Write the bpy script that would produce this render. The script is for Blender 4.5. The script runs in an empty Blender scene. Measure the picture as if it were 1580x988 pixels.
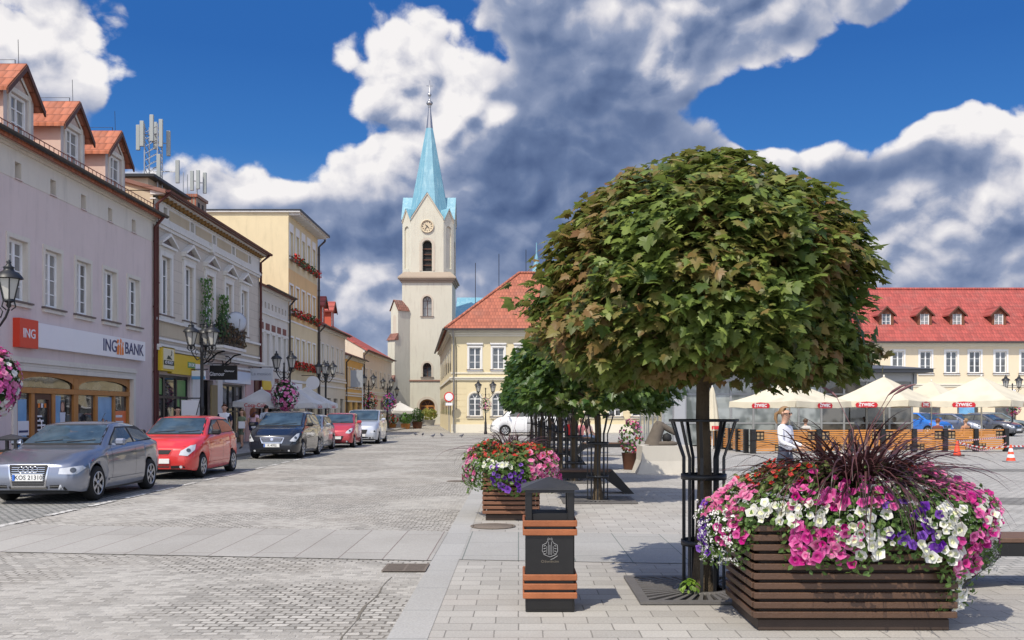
import bpy, bmesh, math, random
from mathutils import Vector, Matrix, noise as mnoise
from mathutils.bvhtree import BVHTree
RN = random.Random(11)
PI = math.pi
SC = bpy.context.scene
COL = SC.collection
uni = RN.uniform

# ---------------------------------------------------------------- object helpers
def tag(o, label=None, cat=None, group=None, kind=None):
    for k, v in (('label', label), ('category', cat), ('group', group), ('kind', kind)):
        if v: o[k] = v
    return o

def thing(name, label, cat, loc=(0, 0, 0), rz=0.0, group=None):
    o = bpy.data.objects.new(name, None)
    COL.objects.link(o)
    o.location = loc
    o.rotation_euler = (0, 0, rz)
    o.empty_display_size = .2
    return tag(o, label, cat, group)

def inst(name, mesh, parent=None, loc=(0, 0, 0), rot=(0, 0, 0), scale=None):
    o = bpy.data.objects.new(name, mesh)
    COL.objects.link(o)
    o.location = loc
    o.rotation_euler = rot
    if scale: o.scale = scale
    if parent: o.parent = parent
    return o

def copy_tree(o, parent=None):
    c = o.copy()
    COL.objects.link(c)
    c.parent = parent
    for ch in list(o.children): copy_tree(ch, c)
    return c

def dup(o, loc, rz, label, group=None):
    c = copy_tree(o)
    c.location = loc
    c.rotation_euler = (0, 0, rz)
    c['label'] = label
    if group: c['group'] = group
    return c

class MB:
    def __init__(s):
        s.v = []; s.f = []; s.m = []; s.s = []
        s.M = None
    def add(s, vs, fs, m=0, smooth=False):
        b = len(s.v)
        if s.M is not None: vs = [s.M @ Vector(p) for p in vs]
        s.v.extend([tuple(p) for p in vs])
        for f in fs:
            s.f.append([b + i for i in f]); s.m.append(m); s.s.append(smooth)
    def quad(s, a, b, c, d, m=0): s.add([a, b, c, d], [(0, 1, 2, 3)], m)
    def poly(s, pts, m=0): s.add(pts, [tuple(range(len(pts)))], m)
    def box(s, x0, x1, y0, y1, z0, z1, m=0, T=None):
        if x0 > x1: x0, x1 = x1, x0
        if y0 > y1: y0, y1 = y1, y0
        if z0 > z1: z0, z1 = z1, z0
        vs = [(x0, y0, z0), (x1, y0, z0), (x1, y1, z0), (x0, y1, z0), (x0, y0, z1), (x1, y0, z1), (x1, y1, z1), (x0, y1, z1)]
        if T is not None: vs = [T @ Vector(p) for p in vs]
        s.add(vs, [(0, 3, 2, 1), (4, 5, 6, 7), (0, 1, 5, 4), (1, 2, 6, 5), (2, 3, 7, 6), (3, 0, 4, 7)], m)
    def bbox(s, x0, x1, y0, y1, z0, z1, b=.01, m=0):
        # box with chamfered edges
        o = [(x0, y0, z0), (x1, y1, z1)]
        vs = []; idx = {}
        def V(sx, sy, sz, ax):
            p = [(x1 if sx else x0), (y1 if sy else y0), (z1 if sz else z0)]
            sg = (sx, sy, sz)
            for k in range(3):
                if k != ax: p[k] += -b if sg[k] else b
            key = (sx, sy, sz, ax)
            if key not in idx: idx[key] = len(vs); vs.append(tuple(p))
            return idx[key]
        fs = []
        for ax in range(3):
            o1, o2 = (ax + 1) % 3, (ax + 2) % 3
            for sd in (0, 1):
                loop = []
                for a, c in ((0, 0), (1, 0), (1, 1), (0, 1)):
                    t = [0, 0, 0]; t[ax] = sd; t[o1] = a; t[o2] = c
                    loop.append(V(*t, ax))
                fs.append(loop if sd else loop[::-1])
        for ax in range(3):
            o1, o2 = (ax + 1) % 3, (ax + 2) % 3
            for a in (0, 1):
                for c in (0, 1):
                    t0 = [0, 0, 0]; t0[o1] = a; t0[o2] = c
                    t1 = t0[:]; t1[ax] = 1
                    q = [V(*t0, o1), V(*t0, o2), V(*t1, o2), V(*t1, o1)]
                    fs.append(q if (a == c) == True else q[::-1])
        for sx in (0, 1):
            for sy in (0, 1):
                for sz in (0, 1):
                    t = [V(sx, sy, sz, k) for k in range(3)]
                    fs.append(t if (sx + sy + sz) % 2 else t[::-1])
        s.add(vs, fs, m)
    def tube(s, pts, r, n=8, m=0, cap=True, smooth=True):
        pts = [Vector(p) for p in pts]
        k = len(pts)
        rs = r if isinstance(r, (list, tuple)) else [r] * k
        vs = []; fs = []
        up = None
        for i, p in enumerate(pts):
            d = (pts[min(i + 1, k - 1)] - pts[max(i - 1, 0)])
            d = d.normalized() if d.length > 1e-9 else Vector((0, 0, 1))
            if up is None:
                up = Vector((1, 0, 0)) if abs(d.x) < .9 else Vector((0, 1, 0))
            a = (up - d * up.dot(d)).normalized(); up = a
            b = d.cross(a)
            for j in range(n):
                t = 2 * PI * (j + .5) / n
                vs.append(p + (a * math.cos(t) + b * math.sin(t)) * rs[i])
        for i in range(k - 1):
            for j in range(n):
                j2 = (j + 1) % n
                fs.append((i * n + j, i * n + j2, (i + 1) * n + j2, (i + 1) * n + j))
        s.add(vs, fs, m, smooth)
        if cap:
            s.add(vs[:n][::-1], [tuple(range(n))], m)
            s.add(vs[-n:], [tuple(range(n))], m)
    def lathe(s, prof, n=16, c=(0, 0, 0), m=0, smooth=True, ph=0.0):
        vs = []; fs = []
        k = len(prof)
        for r, z in prof:
            for j in range(n):
                t = 2 * PI * j / n + ph
                vs.append((c[0] + r * math.cos(t), c[1] + r * math.sin(t), c[2] + z))
        for i in range(k - 1):
            for j in range(n):
                j2 = (j + 1) % n
                fs.append((i * n + j, i * n + j2, (i + 1) * n + j2, (i + 1) * n + j))
        s.add(vs, fs, m, smooth)
        if prof[0][0] > 1e-4: s.add(vs[:n][::-1], [tuple(range(n))], m)
        if prof[-1][0] > 1e-4: s.add(vs[-n:], [tuple(range(n))], m)
    def prism(s, poly, ax, a, b, m=0, cap=True):
        # poly: 2d points; ax: extrusion axis 0/1/2; the two other axes in order
        n = len(poly)
        def P(p, t):
            q = [0, 0, 0]; q[ax] = t
            o = [k for k in range(3) if k != ax]
            q[o[0]], q[o[1]] = p
            return tuple(q)
        vs = [P(p, a) for p in poly] + [P(p, b) for p in poly]
        fs = [(i, (i + 1) % n, n + (i + 1) % n, n + i) for i in range(n)]
        if cap: fs += [tuple(range(n))[::-1], tuple(range(n, 2 * n))]
        s.add(vs, fs, m)
    def mesh(s, name, mats, fix=False):
        me = bpy.data.meshes.new(name)
        me.from_pydata(s.v, [], s.f)
        for x in (mats if isinstance(mats, (list, tuple)) else [mats]): me.materials.append(x)
        me.polygons.foreach_set('material_index', s.m)
        me.polygons.foreach_set('use_smooth', s.s)
        if fix:
            bm = bmesh.new(); bm.from_mesh(me)
            bmesh.ops.remove_doubles(bm, verts=bm.verts, dist=1e-5)
            bmesh.ops.recalc_face_normals(bm, faces=bm.faces)
            bm.to_mesh(me); bm.free()
        me.update()
        return me
    def build(s, name, mats, parent=None, loc=(0, 0, 0), rot=(0, 0, 0), fix=False):
        return inst(name, s.mesh(name, mats, fix), parent, loc, rot)

def struct(name, mb, mats, loc=(0, 0, 0)):
    o = mb.build(name, mats, None, loc)
    o['kind'] = 'structure'
    return o

# ---------------------------------------------------------------- material helpers
class NT:
    def __init__(s, tree):
        s.t = tree; s.n = tree.nodes; s.l = tree.links
    def node(s, typ, ins=None, **kw):
        nd = s.n.new(typ)
        for k, v in kw.items(): setattr(nd, k, v)
        for k, v in (ins or {}).items(): s.set(nd.inputs[k], v)
        return nd
    def set(s, sock, v):
        if isinstance(v, bpy.types.NodeSocket): s.l.new(v, sock)
        elif isinstance(v, bpy.types.Node): s.l.new(v.outputs[0], sock)
        else:
            if isinstance(v, (tuple, list)) and len(v) == 3 and sock.type == 'RGBA': v = (*v, 1)
            sock.default_value = v
    def math(s, op, a, b=0.0, c=None, clamp=False):
        nd = s.n.new('ShaderNodeMath'); nd.operation = op; nd.use_clamp = clamp
        s.set(nd.inputs[0], a); s.set(nd.inputs[1], b)
        if c is not None: s.set(nd.inputs[2], c)
        return nd.outputs[0]
    def vec(s, op, a, b=(0, 0, 0)):
        nd = s.n.new('ShaderNodeVectorMath'); nd.operation = op
        s.set(nd.inputs[0], a)
        if op == 'SCALE': s.set(nd.inputs['Scale'], b)
        else: s.set(nd.inputs[1], b)
        return nd.outputs['Value'] if op in ('LENGTH', 'DOT_PRODUCT', 'DISTANCE') else nd.outputs[0]
    def mix(s, f, a, b, mode='MIX'):
        nd = s.n.new('ShaderNodeMix'); nd.data_type = 'RGBA'; nd.blend_type = mode
        s.set(nd.inputs[0], f); s.set(nd.inputs[6], a); s.set(nd.inputs[7], b)
        return nd.outputs[2]
    def mr(s, v, a, b, c=0.0, d=1.0, smooth=True):
        nd = s.n.new('ShaderNodeMapRange')
        nd.interpolation_type = 'SMOOTHSTEP' if smooth else 'LINEAR'
        for i, x in enumerate((v, a, b, c, d)): s.set(nd.inputs[i], x)
        return nd.outputs[0]
    def noise(s, co, scale, detail=3, rough=.55, out=0):
        nd = s.node('ShaderNodeTexNoise', {'Scale': scale, 'Detail': detail, 'Roughness': rough})
        if co is not None: s.set(nd.inputs['Vector'], co)
        return nd.outputs[out]
    def ramp(s, f, stops):
        nd = s.n.new('ShaderNodeValToRGB')
        e = nd.color_ramp.elements
        while len(e) < len(stops): e.new(.5)
        for x, (p, c) in zip(e, stops): x.position = p; x.color = (*c, 1)
        s.set(nd.inputs[0], f)
        return nd.outputs[0]

def sr(r, g, b):
    f = lambda x: (x / 255 / 12.92) if x <= 10 else ((x / 255 + .055) / 1.055) ** 2.4
    return (f(r), f(g), f(b))

def newmat(name):
    m = bpy.data.materials.new(name); m.use_nodes = True
    t = NT(m.node_tree)
    p = m.node_tree.nodes['Principled BSDF']
    return m, t, p

def coords(t, out='Object'):
    return t.n.new('ShaderNodeTexCoord').outputs[out]

def mul(c, k): return tuple(min(1, max(0, x * k)) for x in c)

def PM(name, col, rough=.8, var=.12, scale=3.0, bump=0.0, bscale=60.0, metal=0.0, spec=.4, dirt=0.0, coat=0.0, dcol=None, rand=0.0, vcol=None):
    m, t, p = newmat(name)
    co = coords(t)
    n1 = t.noise(co, scale, 4)
    c = t.mix(n1, mul(col, 1 - var), mul(vcol or col, 1 + var))
    c = t.mix(t.math('MULTIPLY', t.noise(co, scale * 9, 3), .25 if var else 0), c, mul(col, 1 - 1.6 * var))
    if dirt:
        st = t.vec('MULTIPLY', co, (2.2, 2.2, .35))
        d = t.mr(t.noise(st, 1.6, 5, .65), .48, .78)
        c = t.mix(t.math('MULTIPLY', d, dirt), c, dcol or mul(col, .45))
    if rand:
        oi = t.n.new('ShaderNodeObjectInfo')
        hs = t.node('ShaderNodeHueSaturation', {'Color': c})
        t.set(hs.inputs['Value'], t.mr(oi.outputs['Random'], 0, 1, 1 - rand, 1 + rand, False))
        c = hs.outputs[0]
    t.set(p.inputs['Base Color'], c)
    p.inputs['Roughness'].default_value = rough
    p.inputs['Metallic'].default_value = metal
    p.inputs['Specular IOR Level'].default_value = spec
    if coat:
        p.inputs['Coat Weight'].default_value = coat
        p.inputs['Coat Roughness'].default_value = .04
    if bump:
        b = t.node('ShaderNodeBump', {'Strength': bump, 'Distance': .02, 'Height': t.noise(co, bscale, 4)})
        t.set(p.inputs['Normal'], b)
    return m

def glassmat(name, col=(.02, .025, .03), rough=.04, curtain=0.0, tint=None):
    m, t, p = newmat(name)
    co = coords(t)
    oi = t.n.new('ShaderNodeObjectInfo')
    sh = t.vec('ADD', co, t.vec('SCALE', oi.outputs['Location'], 1.7))
    n = t.noise(sh, 1.3, 2)
    c = t.mix(t.mr(n, .4, .62), mul(col, .6), tint or mul(col, 2.2))
    if curtain:
        sep = t.node('ShaderNodeSeparateXYZ', {0: co})
        w = t.node('ShaderNodeTexWave', {'Vector': co, 'Scale': 9.0, 'Distortion': 2.0})
        cc = t.mix(w.outputs['Fac'], (.34, .33, .31), (.5, .49, .46))
        k = t.mr(oi.outputs['Random'], .3, .55, 0, curtain)
        c = t.mix(k, c, cc)
    t.set(p.inputs['Base Color'], c)
    p.inputs['Roughness'].default_value = rough
    p.inputs['Specular IOR Level'].default_value = .9
    b = t.node('ShaderNodeBump', {'Strength': .06, 'Distance': .05, 'Height': t.noise(co, 1.5, 1)})
    t.set(p.inputs['Normal'], b)
    return m

def tilemat(name, col, ax=0, row=.33, colw=.24, dirt=.35, lich=(.25, .22, .2)):
    # clay roof tile: courses by height, columns along one horizontal axis
    m, t, p = newmat(name)
    co = coords(t)
    sep = t.node('ShaderNodeSeparateXYZ', {0: co})
    z = t.math('FRACT', t.math('DIVIDE', sep.outputs[2], row))
    rowid = t.math('FLOOR', t.math('DIVIDE', sep.outputs[2], row))
    xs = t.math('ADD', t.math('DIVIDE', sep.outputs[ax], colw), t.math('MULTIPLY', rowid, .5))
    x = t.math('FRACT', xs)
    rnd = t.n.new('ShaderNodeTexWhiteNoise'); rnd.noise_dimensions = '2D'
    cb = t.node('ShaderNodeCombineXYZ', {0: t.math('FLOOR', xs), 1: rowid})
    t.set(rnd.inputs['Vector'], cb)
    c = t.mix(rnd.outputs['Value'], mul(col, .78), mul(col, 1.15))
    c = t.mix(t.math('MULTIPLY', t.mr(t.noise(co, .8, 5, .6), .45, .75), dirt), c, lich)
    edge = t.mr(z, .82, 1.0, 0, .6)
    edge2 = t.mr(t.math('ABSOLUTE', t.math('SUBTRACT', x, .5)), .4, .5, 0, .35)
    c = t.mix(t.math('MAXIMUM', edge, edge2), c, mul(col, .22))
    t.set(p.inputs['Base Color'], c)
    p.inputs['Roughness'].default_value = .75
    h = t.math('ADD', t.math('MULTIPLY', z, -1.0), t.math('SINE', t.math('MULTIPLY', x, PI)))
    b = t.node('ShaderNodeBump', {'Strength': .8, 'Distance': .04, 'Height': h})
    t.set(p.inputs['Normal'], b)
    return m
# ---------------------------------------------------------------- camera, sun, sky
CAMZ = 1.65
cam = bpy.data.cameras.new('camera')
camo = bpy.data.objects.new('camera', cam)
COL.objects.link(camo)
camo.location = (0, 0, CAMZ)
camo.rotation_euler = (PI / 2, 0, 0)
cam.sensor_width = 36
cam.lens = 1500 / 1580 * 36
cam.shift_y = (633 - 494) / 1580
cam.shift_x = -10 / 1580
cam.clip_end = 3000
SC.camera = camo
SC.view_settings.view_transform = 'Standard'
SC.view_settings.look = 'None'
SC.view_settings.exposure = 0
SC.view_settings.gamma = 1

SUN = Vector((-.40, -.62, 1.0)).normalized()
sl = bpy.data.lights.new('sun', 'SUN')
sl.energy = 4.8
sl.angle = math.radians(.5)
sl.color = (1, .925, .80)
so = bpy.data.objects.new('sun', sl)
COL.objects.link(so)
so.rotation_euler = SUN.to_track_quat('Z', 'Y').to_euler()
so.location = (-20, -30, 50)

w = bpy.data.worlds.new('World')
SC.world = w
w.use_nodes = True
T = NT(w.node_tree)
bg = w.node_tree.nodes['Background']
sky = T.n.new('ShaderNodeTexSky')
sky.sky_type = 'NISHITA'
sky.sun_disc = False
sky.sun_elevation = math.asin(SUN.z)
sky.sun_rotation = math.atan2(SUN.x, SUN.y) % (2 * PI)
sky.air_density = 1.0; sky.dust_density = .4; sky.ozone_density = 2.0
DIR = coords(T, 'Generated')
def pdir(px, py): return Vector(((px - 800) / 1500, 1, (633 - py) / 1500)).normalized()
def blobs(t, co, lst, base):
    acc = base
    for (px, py, rx, ry, a) in lst:
        d = pdir(px, py)
        q = t.vec('MULTIPLY', t.vec('SUBTRACT', co, tuple(d)), (1500 / rx, 2.2, 1500 / ry))
        v = t.mr(t.vec('LENGTH', q), 0.0, 1.25, a, 0.0)
        acc = t.math('ADD', acc, v)
    return acc
MASK = [(900, 190, 330, 300, .9), (640, 170, 130, 210, .62), (590, 110, 90, 110, .30), (560, 330, 240, 110, .7), (330, 300, 230, 85, .75), (500, 500, 300, 170, .75),
        (820, 330, 160, 90, .8), (700, 300, 120, 80, .4), (760, 500, 330, 190, .9), (1060, 420, 260, 190, .8), (50, 70, 190, 110, .95), (1080, -20, 330, 95, .9), (560, 620, 400, 120, .5), (330, 420, 200, 120, .6), (100, 420, 200, 160, .5),
        (1440, 300, 240, 150, 1.1), (1230, 260, 90, 60, .35), (1540, 190, 110, 80, .4), (1320, 430, 330, 140, .8), (1500, 460, 300, 120, .7), (1360, 20, 60, 40, .3),
        (1215, 160, 160, 75, -1.1), (1490, 60, 190, 75, -1.0), (390, 110, 240, 140, -.9), (170, 195, 110, 60, -.25)]
LIT = [(640, 110, 140, 130, .60), (560, 170, 110, 110, .40), (480, 250, 120, 60, .40), (400, 270, 110, 50, .35), (660, 240, 90, 120, .22), (40, 40, 170, 90, .45), (170, 90, 80, 50, .30), (310, 250, 150, 50, .40),
       (1250, 210, 130, 60, .55), (1480, 150, 200, 60, .70), (1360, 180, 130, 60, .5), (1570, 190, 80, 90, .45), (1025, 110, 55, 55, .40), (770, 185, 40, 25, .35),
       (570, 430, 120, 45, .30), (600, 500, 120, 60, .16), (1500, 330, 120, 40, .30), (1100, 0, 320, 50, .24), (1370, 400, 200, 60, .14), (760, 430, 120, 40, .16), (1400, 300, 70, 25, .22), (1180, 100, 70, 40, .2),
       (930, 250, 260, 190, -.14), (900, 390, 300, 110, -.14), (1300, 270, 90, 40, -.16), (470, 350, 150, 50, -.12), (660, 390, 160, 60, -.14), (1460, 250, 120, 40, -.16)]
def density(t, co):
    warp = t.vec('SUBTRACT', t.noise(co, 9.0, 3, .55, 1), (.5, .5, .5))
    c2 = t.vec('ADD', co, t.vec('SCALE', warp, .045))
    c2 = t.vec('MULTIPLY', c2, (1, 1, 1.2))
    n = t.noise(c2, 8.5, 8, .58)
    # rounded cumulus heads: inverted smooth cell distance at several sizes
    acc = None
    for sc, am in ((9, .56), (21, .32), (48, .13)):
        v = t.node('ShaderNodeTexVoronoi', {'Vector': c2, 'Scale': sc}, feature='F1')
        q = t.math('MULTIPLY', t.math('SUBTRACT', .55, v.outputs['Distance']), am)
        acc = q if acc is None else t.math('ADD', acc, q)
    n = t.math('ADD', t.math('MULTIPLY', n, .70), t.math('ADD', t.math('MULTIPLY', acc, .85), .15))
    b = blobs(t, co, MASK, .17)
    return t.math('ADD', b, t.math('MULTIPLY', t.math('SUBTRACT', n, .5), 2.3)), n
g = bpy.data.node_groups.new('cloud_density', 'ShaderNodeTree')
g.interface.new_socket('Vector', in_out='INPUT', socket_type='NodeSocketVector')
g.interface.new_socket('Density', in_out='OUTPUT', socket_type='NodeSocketFloat')
g.interface.new_socket('Fine', in_out='OUTPUT', socket_type='NodeSocketFloat')
G = NT(g)
gi = g.nodes.new('NodeGroupInput'); go = g.nodes.new('NodeGroupOutput')
dd, nn = density(G, gi.outputs[0])
g.links.new(dd, go.inputs[0]); g.links.new(nn, go.inputs[1])
def cd(co):
    nd = T.n.new('ShaderNodeGroup'); nd.node_tree = g
    T.set(nd.inputs[0], co)
    return nd.outputs
d1 = cd(DIR)
d2 = cd(T.vec('ADD', DIR, (-.007, 0, .011)))
mask = T.mr(d1[0], .36, .58)
rel = T.math('SUBTRACT', d1[1], d2[1])
lit0 = blobs(T, DIR, LIT, .46)
lit = T.math('MINIMUM', lit0, .86)
lit = T.math('ADD', lit, T.math('MULTIPLY', rel, T.mr(lit0, .42, .85, 1.2, 2.5)))
lit = T.math('ADD', lit, T.math('MULTIPLY', T.math('SUBTRACT', T.noise(T.vec('MULTIPLY', DIR, (1, 1, 1.8)), 4.0, 4, .5), .5), .34))
edge = T.mr(d1[0], .45, 1.0, .16, 0)
lit = T.math('ADD', lit, edge)
cc = T.ramp(lit, [(.08, sr(72, 92, 132)), (.34, sr(102, 121, 158)), (.56, sr(142, 155, 184)), (.78, sr(212, 212, 221)), (1.0, sr(246, 243, 243))])
sepd = T.node('ShaderNodeSeparateXYZ', {0: DIR})
blue = T.mix(1.0, T.vec('SCALE', sky.outputs[0], .13), (.40, .76, 1.22), 'MULTIPLY')
hz = T.mr(sepd.outputs[2], .0, .34, 0, 1, False)
blue2 = T.ramp(hz, [(0, sr(176, 192, 214)), (.45, sr(96, 146, 200)), (.75, sr(54, 114, 184)), (1, sr(38, 96, 170))])
blue = T.mix(.80, blue, blue2)
skycol = T.mix(mask, blue, cc)
low = T.mr(sepd.outputs[2], -.02, .13, .5, 0)
skycol = T.mix(low, skycol, sr(172, 184, 206))
# sky behind the viewer, out of view, boosted and warmed as added fill light
rear_fill = T.mr(T.vec('DOT_PRODUCT', DIR, (-.10, -.93, .36)), -.15, .75, 1.0, 2.55)
skycol = T.vec('SCALE', T.mix(T.mr(rear_fill, 1.0, 2.5), skycol, T.mix(.5, skycol, (.66, .61, .54))), rear_fill)
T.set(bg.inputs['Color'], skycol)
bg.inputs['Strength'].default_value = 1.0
w.cycles.sampling_method = 'MANUAL'
w.cycles.sample_map_resolution = 512
# ---------------------------------------------------------------- ground
def pavemat(name, base, joint, bw, bh, mortar, var=.16, distort=.0, bump=.5, offset=.5, rot=0.0, scuff=.25, jblend=1.0, tint=None, rough=.85, squash=1.0, patchy=0.0):
    m, t, p = newmat(name)
    co = coords(t)
    if rot: co = t.node('ShaderNodeVectorRotate', {'Vector': co, 'Angle': rot}, rotation_type='Z_AXIS').outputs[0]
    c2 = co
    if distort:
        wv = t.vec('SUBTRACT', t.noise(co, 2.6, 2, .5, 1), (.5, .5, .5))
        c2 = t.vec('ADD', co, t.vec('SCALE', wv, distort))
        wv = t.vec('SUBTRACT', t.noise(co, 14.0, 1, .5, 1), (.5, .5, .5))
        c2 = t.vec('ADD', c2, t.vec('SCALE', wv, distort * .34))
    br = t.node('ShaderNodeTexBrick', {'Vector': c2, 'Color1': mul(base, 1 - var), 'Color2': mul(base, 1 + var), 'Mortar': joint, 'Scale': 1.0,
                                       'Mortar Size': mortar, 'Mortar Smooth': .25, 'Bias': 0.0, 'Brick Width': bw, 'Row Height': bh}, offset=offset, squash=squash)
    col, fac = br.outputs['Color'], br.outputs['Fac']
    if tint:
        col = t.mix(t.mr(t.noise(co, .55, 4, .6), .42, .68, 0, .5), col, t.mix(.6, col, tint))
    big = t.noise(co, .28, 5, .62)
    col = t.mix(t.mr(big, .38, .66, 0, scuff), col, t.mix(1.0, col, (.62, .60, .57), 'MULTIPLY'))
    fine = t.noise(co, 55, 4, .7)
    col = t.mix(.55, col, t.mix(1.0, col, t.ramp(fine, [(.28, (.62, .61, .60)), (.72, (1.25, 1.25, 1.24))]), 'MULTIPLY'))
    if patchy:
        # joints freshly sanded pale in some stretches, dark and open in others
        k = t.mr(t.noise(co, .4, 3, .5), .47, .60)
        col = t.mix(t.math('MULTIPLY', t.math('MULTIPLY', k, fac), patchy), col, mul(base, 1.35))
    spots = t.mr(t.noise(co, 3.1, 2, .5), .70, .76, 0, .18)
    col = t.mix(spots, col, mul(base, .45))
    t.set(p.inputs['Base Color'], col)
    p.inputs['Roughness'].default_value = rough
    p.inputs['Specular IOR Level'].default_value = .25
    h = t.math('SUBTRACT', t.math('MULTIPLY', fine, .35), fac)
    h = t.math('ADD', h, t.math('MULTIPLY', t.noise(co, 9, 2), .6))
    b = t.node('ShaderNodeBump', {'Strength': bump, 'Distance': .015, 'Height': h})
    t.set(p.inputs['Normal'], b)
    return m

M_SETT = pavemat('granite_setts', (.372, .356, .326), (.145, .134, .117), .13, .095, .010, .24, .085, .8, tint=(.38, .35, .31), scuff=.22, patchy=.75)
M_SETT2 = pavemat('parking_setts', (.30, .292, .277), (.085, .096, .088), .14, .10, .014, .2, .05, .7)
M_BAND = pavemat('granite_slabs_road', (.35, .338, .315), (.19, .155, .145), 3.2, .5, .007, .05, .01, .25, rot=PI / 2 - .0, scuff=.35)
M_STRIP = pavemat('granite_kerb_strip', (.36, .355, .342), (.18, .195, .185), 1.0, 5.0, .006, .05, 0, .2, rot=PI / 2)
M_PAV = pavemat('sidewalk_pavers', (.375, .360, .334), (.19, .182, .168), .36, .235, .006, .11, .012, .35, tint=(.41, .37, .34), scuff=.35)
M_PAVB = pavemat('sidewalk_slabs', (.34, .334, .318), (.165, .183, .17), 1.1, .62, .007, .06, .0, .25, rot=PI / 2, scuff=.3)
M_PLAZA = pavemat('plaza_setts', (.385, .372, .35), (.21, .213, .2), .20, .14, .012, .14, .03, .5, scuff=.3)
M_WALK = pavemat('footway_slabs', (.32, .31, .295), (.11, .105, .1), .5, .35, .008, .1, 0, .3)
M_LINE = pavemat('white_setts', (.60, .59, .57), (.22, .21, .19), .16, .13, .014, .15, .03, .6)
M_DARKB = pavemat('dark_setts', (.22, .215, .205), (.09, .088, .08), .2, .14, .012, .16, .02, .5)
M_ASPH = PM('gutter_dirt', (.15, .135, .11), .95, .3, 20)

def sheet(name, pts, z, m, nsub=1):
    mb = MB()
    mb.poly([(x, y, z) for x, y in pts])
    return struct(name, mb, m)

sheet('ground', [(-700, -60), (700, -60), (700, 1500), (-700, 1500)], -.012, PM('far_ground', (.25, .25, .22), .95, .2, .05))
sheet('plaza', [(-.66, -12), (90, -12), (90, 130), (-40, 130), (-40, 100), (-9.85, 100), (-.66, 100)], -.004, M_PLAZA)
sheet('road', [(-9.85, -12), (-.95, -12), (-.95, 100), (-9.85, 100)], .0, M_SETT)
sheet('parking_bay', [(-9.85, -12), (-7.33, -12), (-7.33, 62), (-9.85, 62)], .004, M_SETT2)
sheet('sidewalk', [(-.655, -12), (4.6, -12), (4.6, 30), (1.6, 46), (-.655, 52)], .0, M_PAV)
sheet('kerb_strip', [(-.95, -12), (-.655, -12), (-.655, 62), (-.95, 62)], .004, M_STRIP)
def bandy(x): return -.13 * (x + 1)
sheet('road_slab_band', [(-9.85, 10.62 + bandy(-9.85)), (-.95, 10.62), (-.95, 13.15), (-9.85, 13.15 + bandy(-9.85))], .008, M_BAND)
sheet('sidewalk_slab_band', [(-.655, 10.7), (4.6, 10.1), (4.6, 12.6), (-.655, 13.2)], .006, M_PAVB)
sheet('plaza_band', [(4.6, 17.5), (60, 11.0), (60, 12.2), (4.6, 18.9)], .0, M_DARKB)
sheet('plaza_band', [(4.6, 26.5), (60, 24.0), (60, 25.2), (4.6, 27.6)], .0, M_DARKB)
mb = MB()
pts = []
for i in range(60):
    y = -3 + i * .28
    pts.append((-1.27 + .014 * math.sin(i * 1.7) + .01 * math.sin(i * .61), y))
for (x, y), (x2, y2) in zip(pts, pts[1:]):
    if y2 > 9.7: break
    wd = max(.002, .007 + .007 * math.sin(y * 5) * math.sin(y * 1.7 + 1))
    mb.quad((x - wd, y, .004), (x + wd, y, .004), (x2 + wd, y2, .004), (x2 - wd, y2, .004))
struct('road_gutter', mb, M_ASPH)
mb = MB()
y = 13.6
while y < 60:
    mb.quad((-7.39, y, .012), (-7.26, y, .012), (-7.26, y + 1.0, .012), (-7.39, y + 1.0, .012))
    y += 1.5
struct('road_markings', mb, M_LINE)
# raised left footway with a real kerb
mb = MB()
mb.box(-14.2, -10.0, -12, 112, -.1, .10, 0)
mb.box(-10.0, -9.85, -12, 112, -.1, .105, 1)
struct('footway', mb, [M_WALK, M_STRIP])
mb = MB()
mb.box(-30, -13.5, 104, 140, -.1, .02)
struct('footway', mb, M_WALK)
# ---------------------------------------------------------------- building toolkit
# buildings are modelled facing -y: x runs along the facade, z up, origin at the front left foot
WHITE = PM('white_paint', (.72, .71, .69), .6, .06, 3, dirt=.2)
TRIM = PM('plaster_trim_white', (.66, .64, .60), .8, .08, 2, .15, 60, dirt=.35)
TRIMC = PM('plaster_trim_cream', (.62, .57, .50), .8, .08, 2, .15, 60, dirt=.25)
FRAME = PM('window_frame_white', (.78, .78, .77), .45, .03)
PANE = glassmat('window_glass', (.035, .04, .047), .06, curtain=.45)
PANE_DK = glassmat('window_glass_dark', (.03, .035, .042), .06, curtain=.12)
PANE_SHOP = glassmat('shop_glass', (.02, .022, .024), .03, tint=(.10, .095, .085))
DARKM = PM('black_metal', (.012, .013, .015), .45, .2, 8, spec=.5)
GUT = PM('gutter_metal', (.06, .05, .05), .5, .2, 3, metal=.3)
PIPER = PM('downpipe_maroon', (.085, .018, .016), .5, .2, 4)
SILL = PM('sill_metal', (.13, .10, .09), .5, .2, 5)
WOOD = PM('shop_wood', (.44, .19, .05), .5, .25, 5, .15, 30)
WOODD = PM('dark_brown_wood', (.09, .035, .018), .5, .25, 6)
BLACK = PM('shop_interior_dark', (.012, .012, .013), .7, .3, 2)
TILE_R = tilemat('clay_tile_orange', (.40, .125, .06), 0, .3, .22)
TILE_RY = tilemat('clay_tile_orange_side', (.40, .125, .06), 1, .3, .22)
TILE_D = tilemat('clay_tile_brown', (.20, .085, .06), 0, .3, .22)
TILE_RED = tilemat('clay_tile_red', (.35, .07, .055), 0, .34, .24, .4, (.27, .12, .10))
TILE_HALL = tilemat('clay_tile_salmon', (.36, .115, .065), 0, .3, .22, .45, (.30, .13, .09))
TILE_HALLY = tilemat('clay_tile_salmon_side', (.40, .115, .06), 1, .3, .22, .3, (.30, .13, .09))
BRICK = pavemat('red_brick', (.33, .10, .06), (.3, .25, .2), .25, .08, .012, .2)

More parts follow.
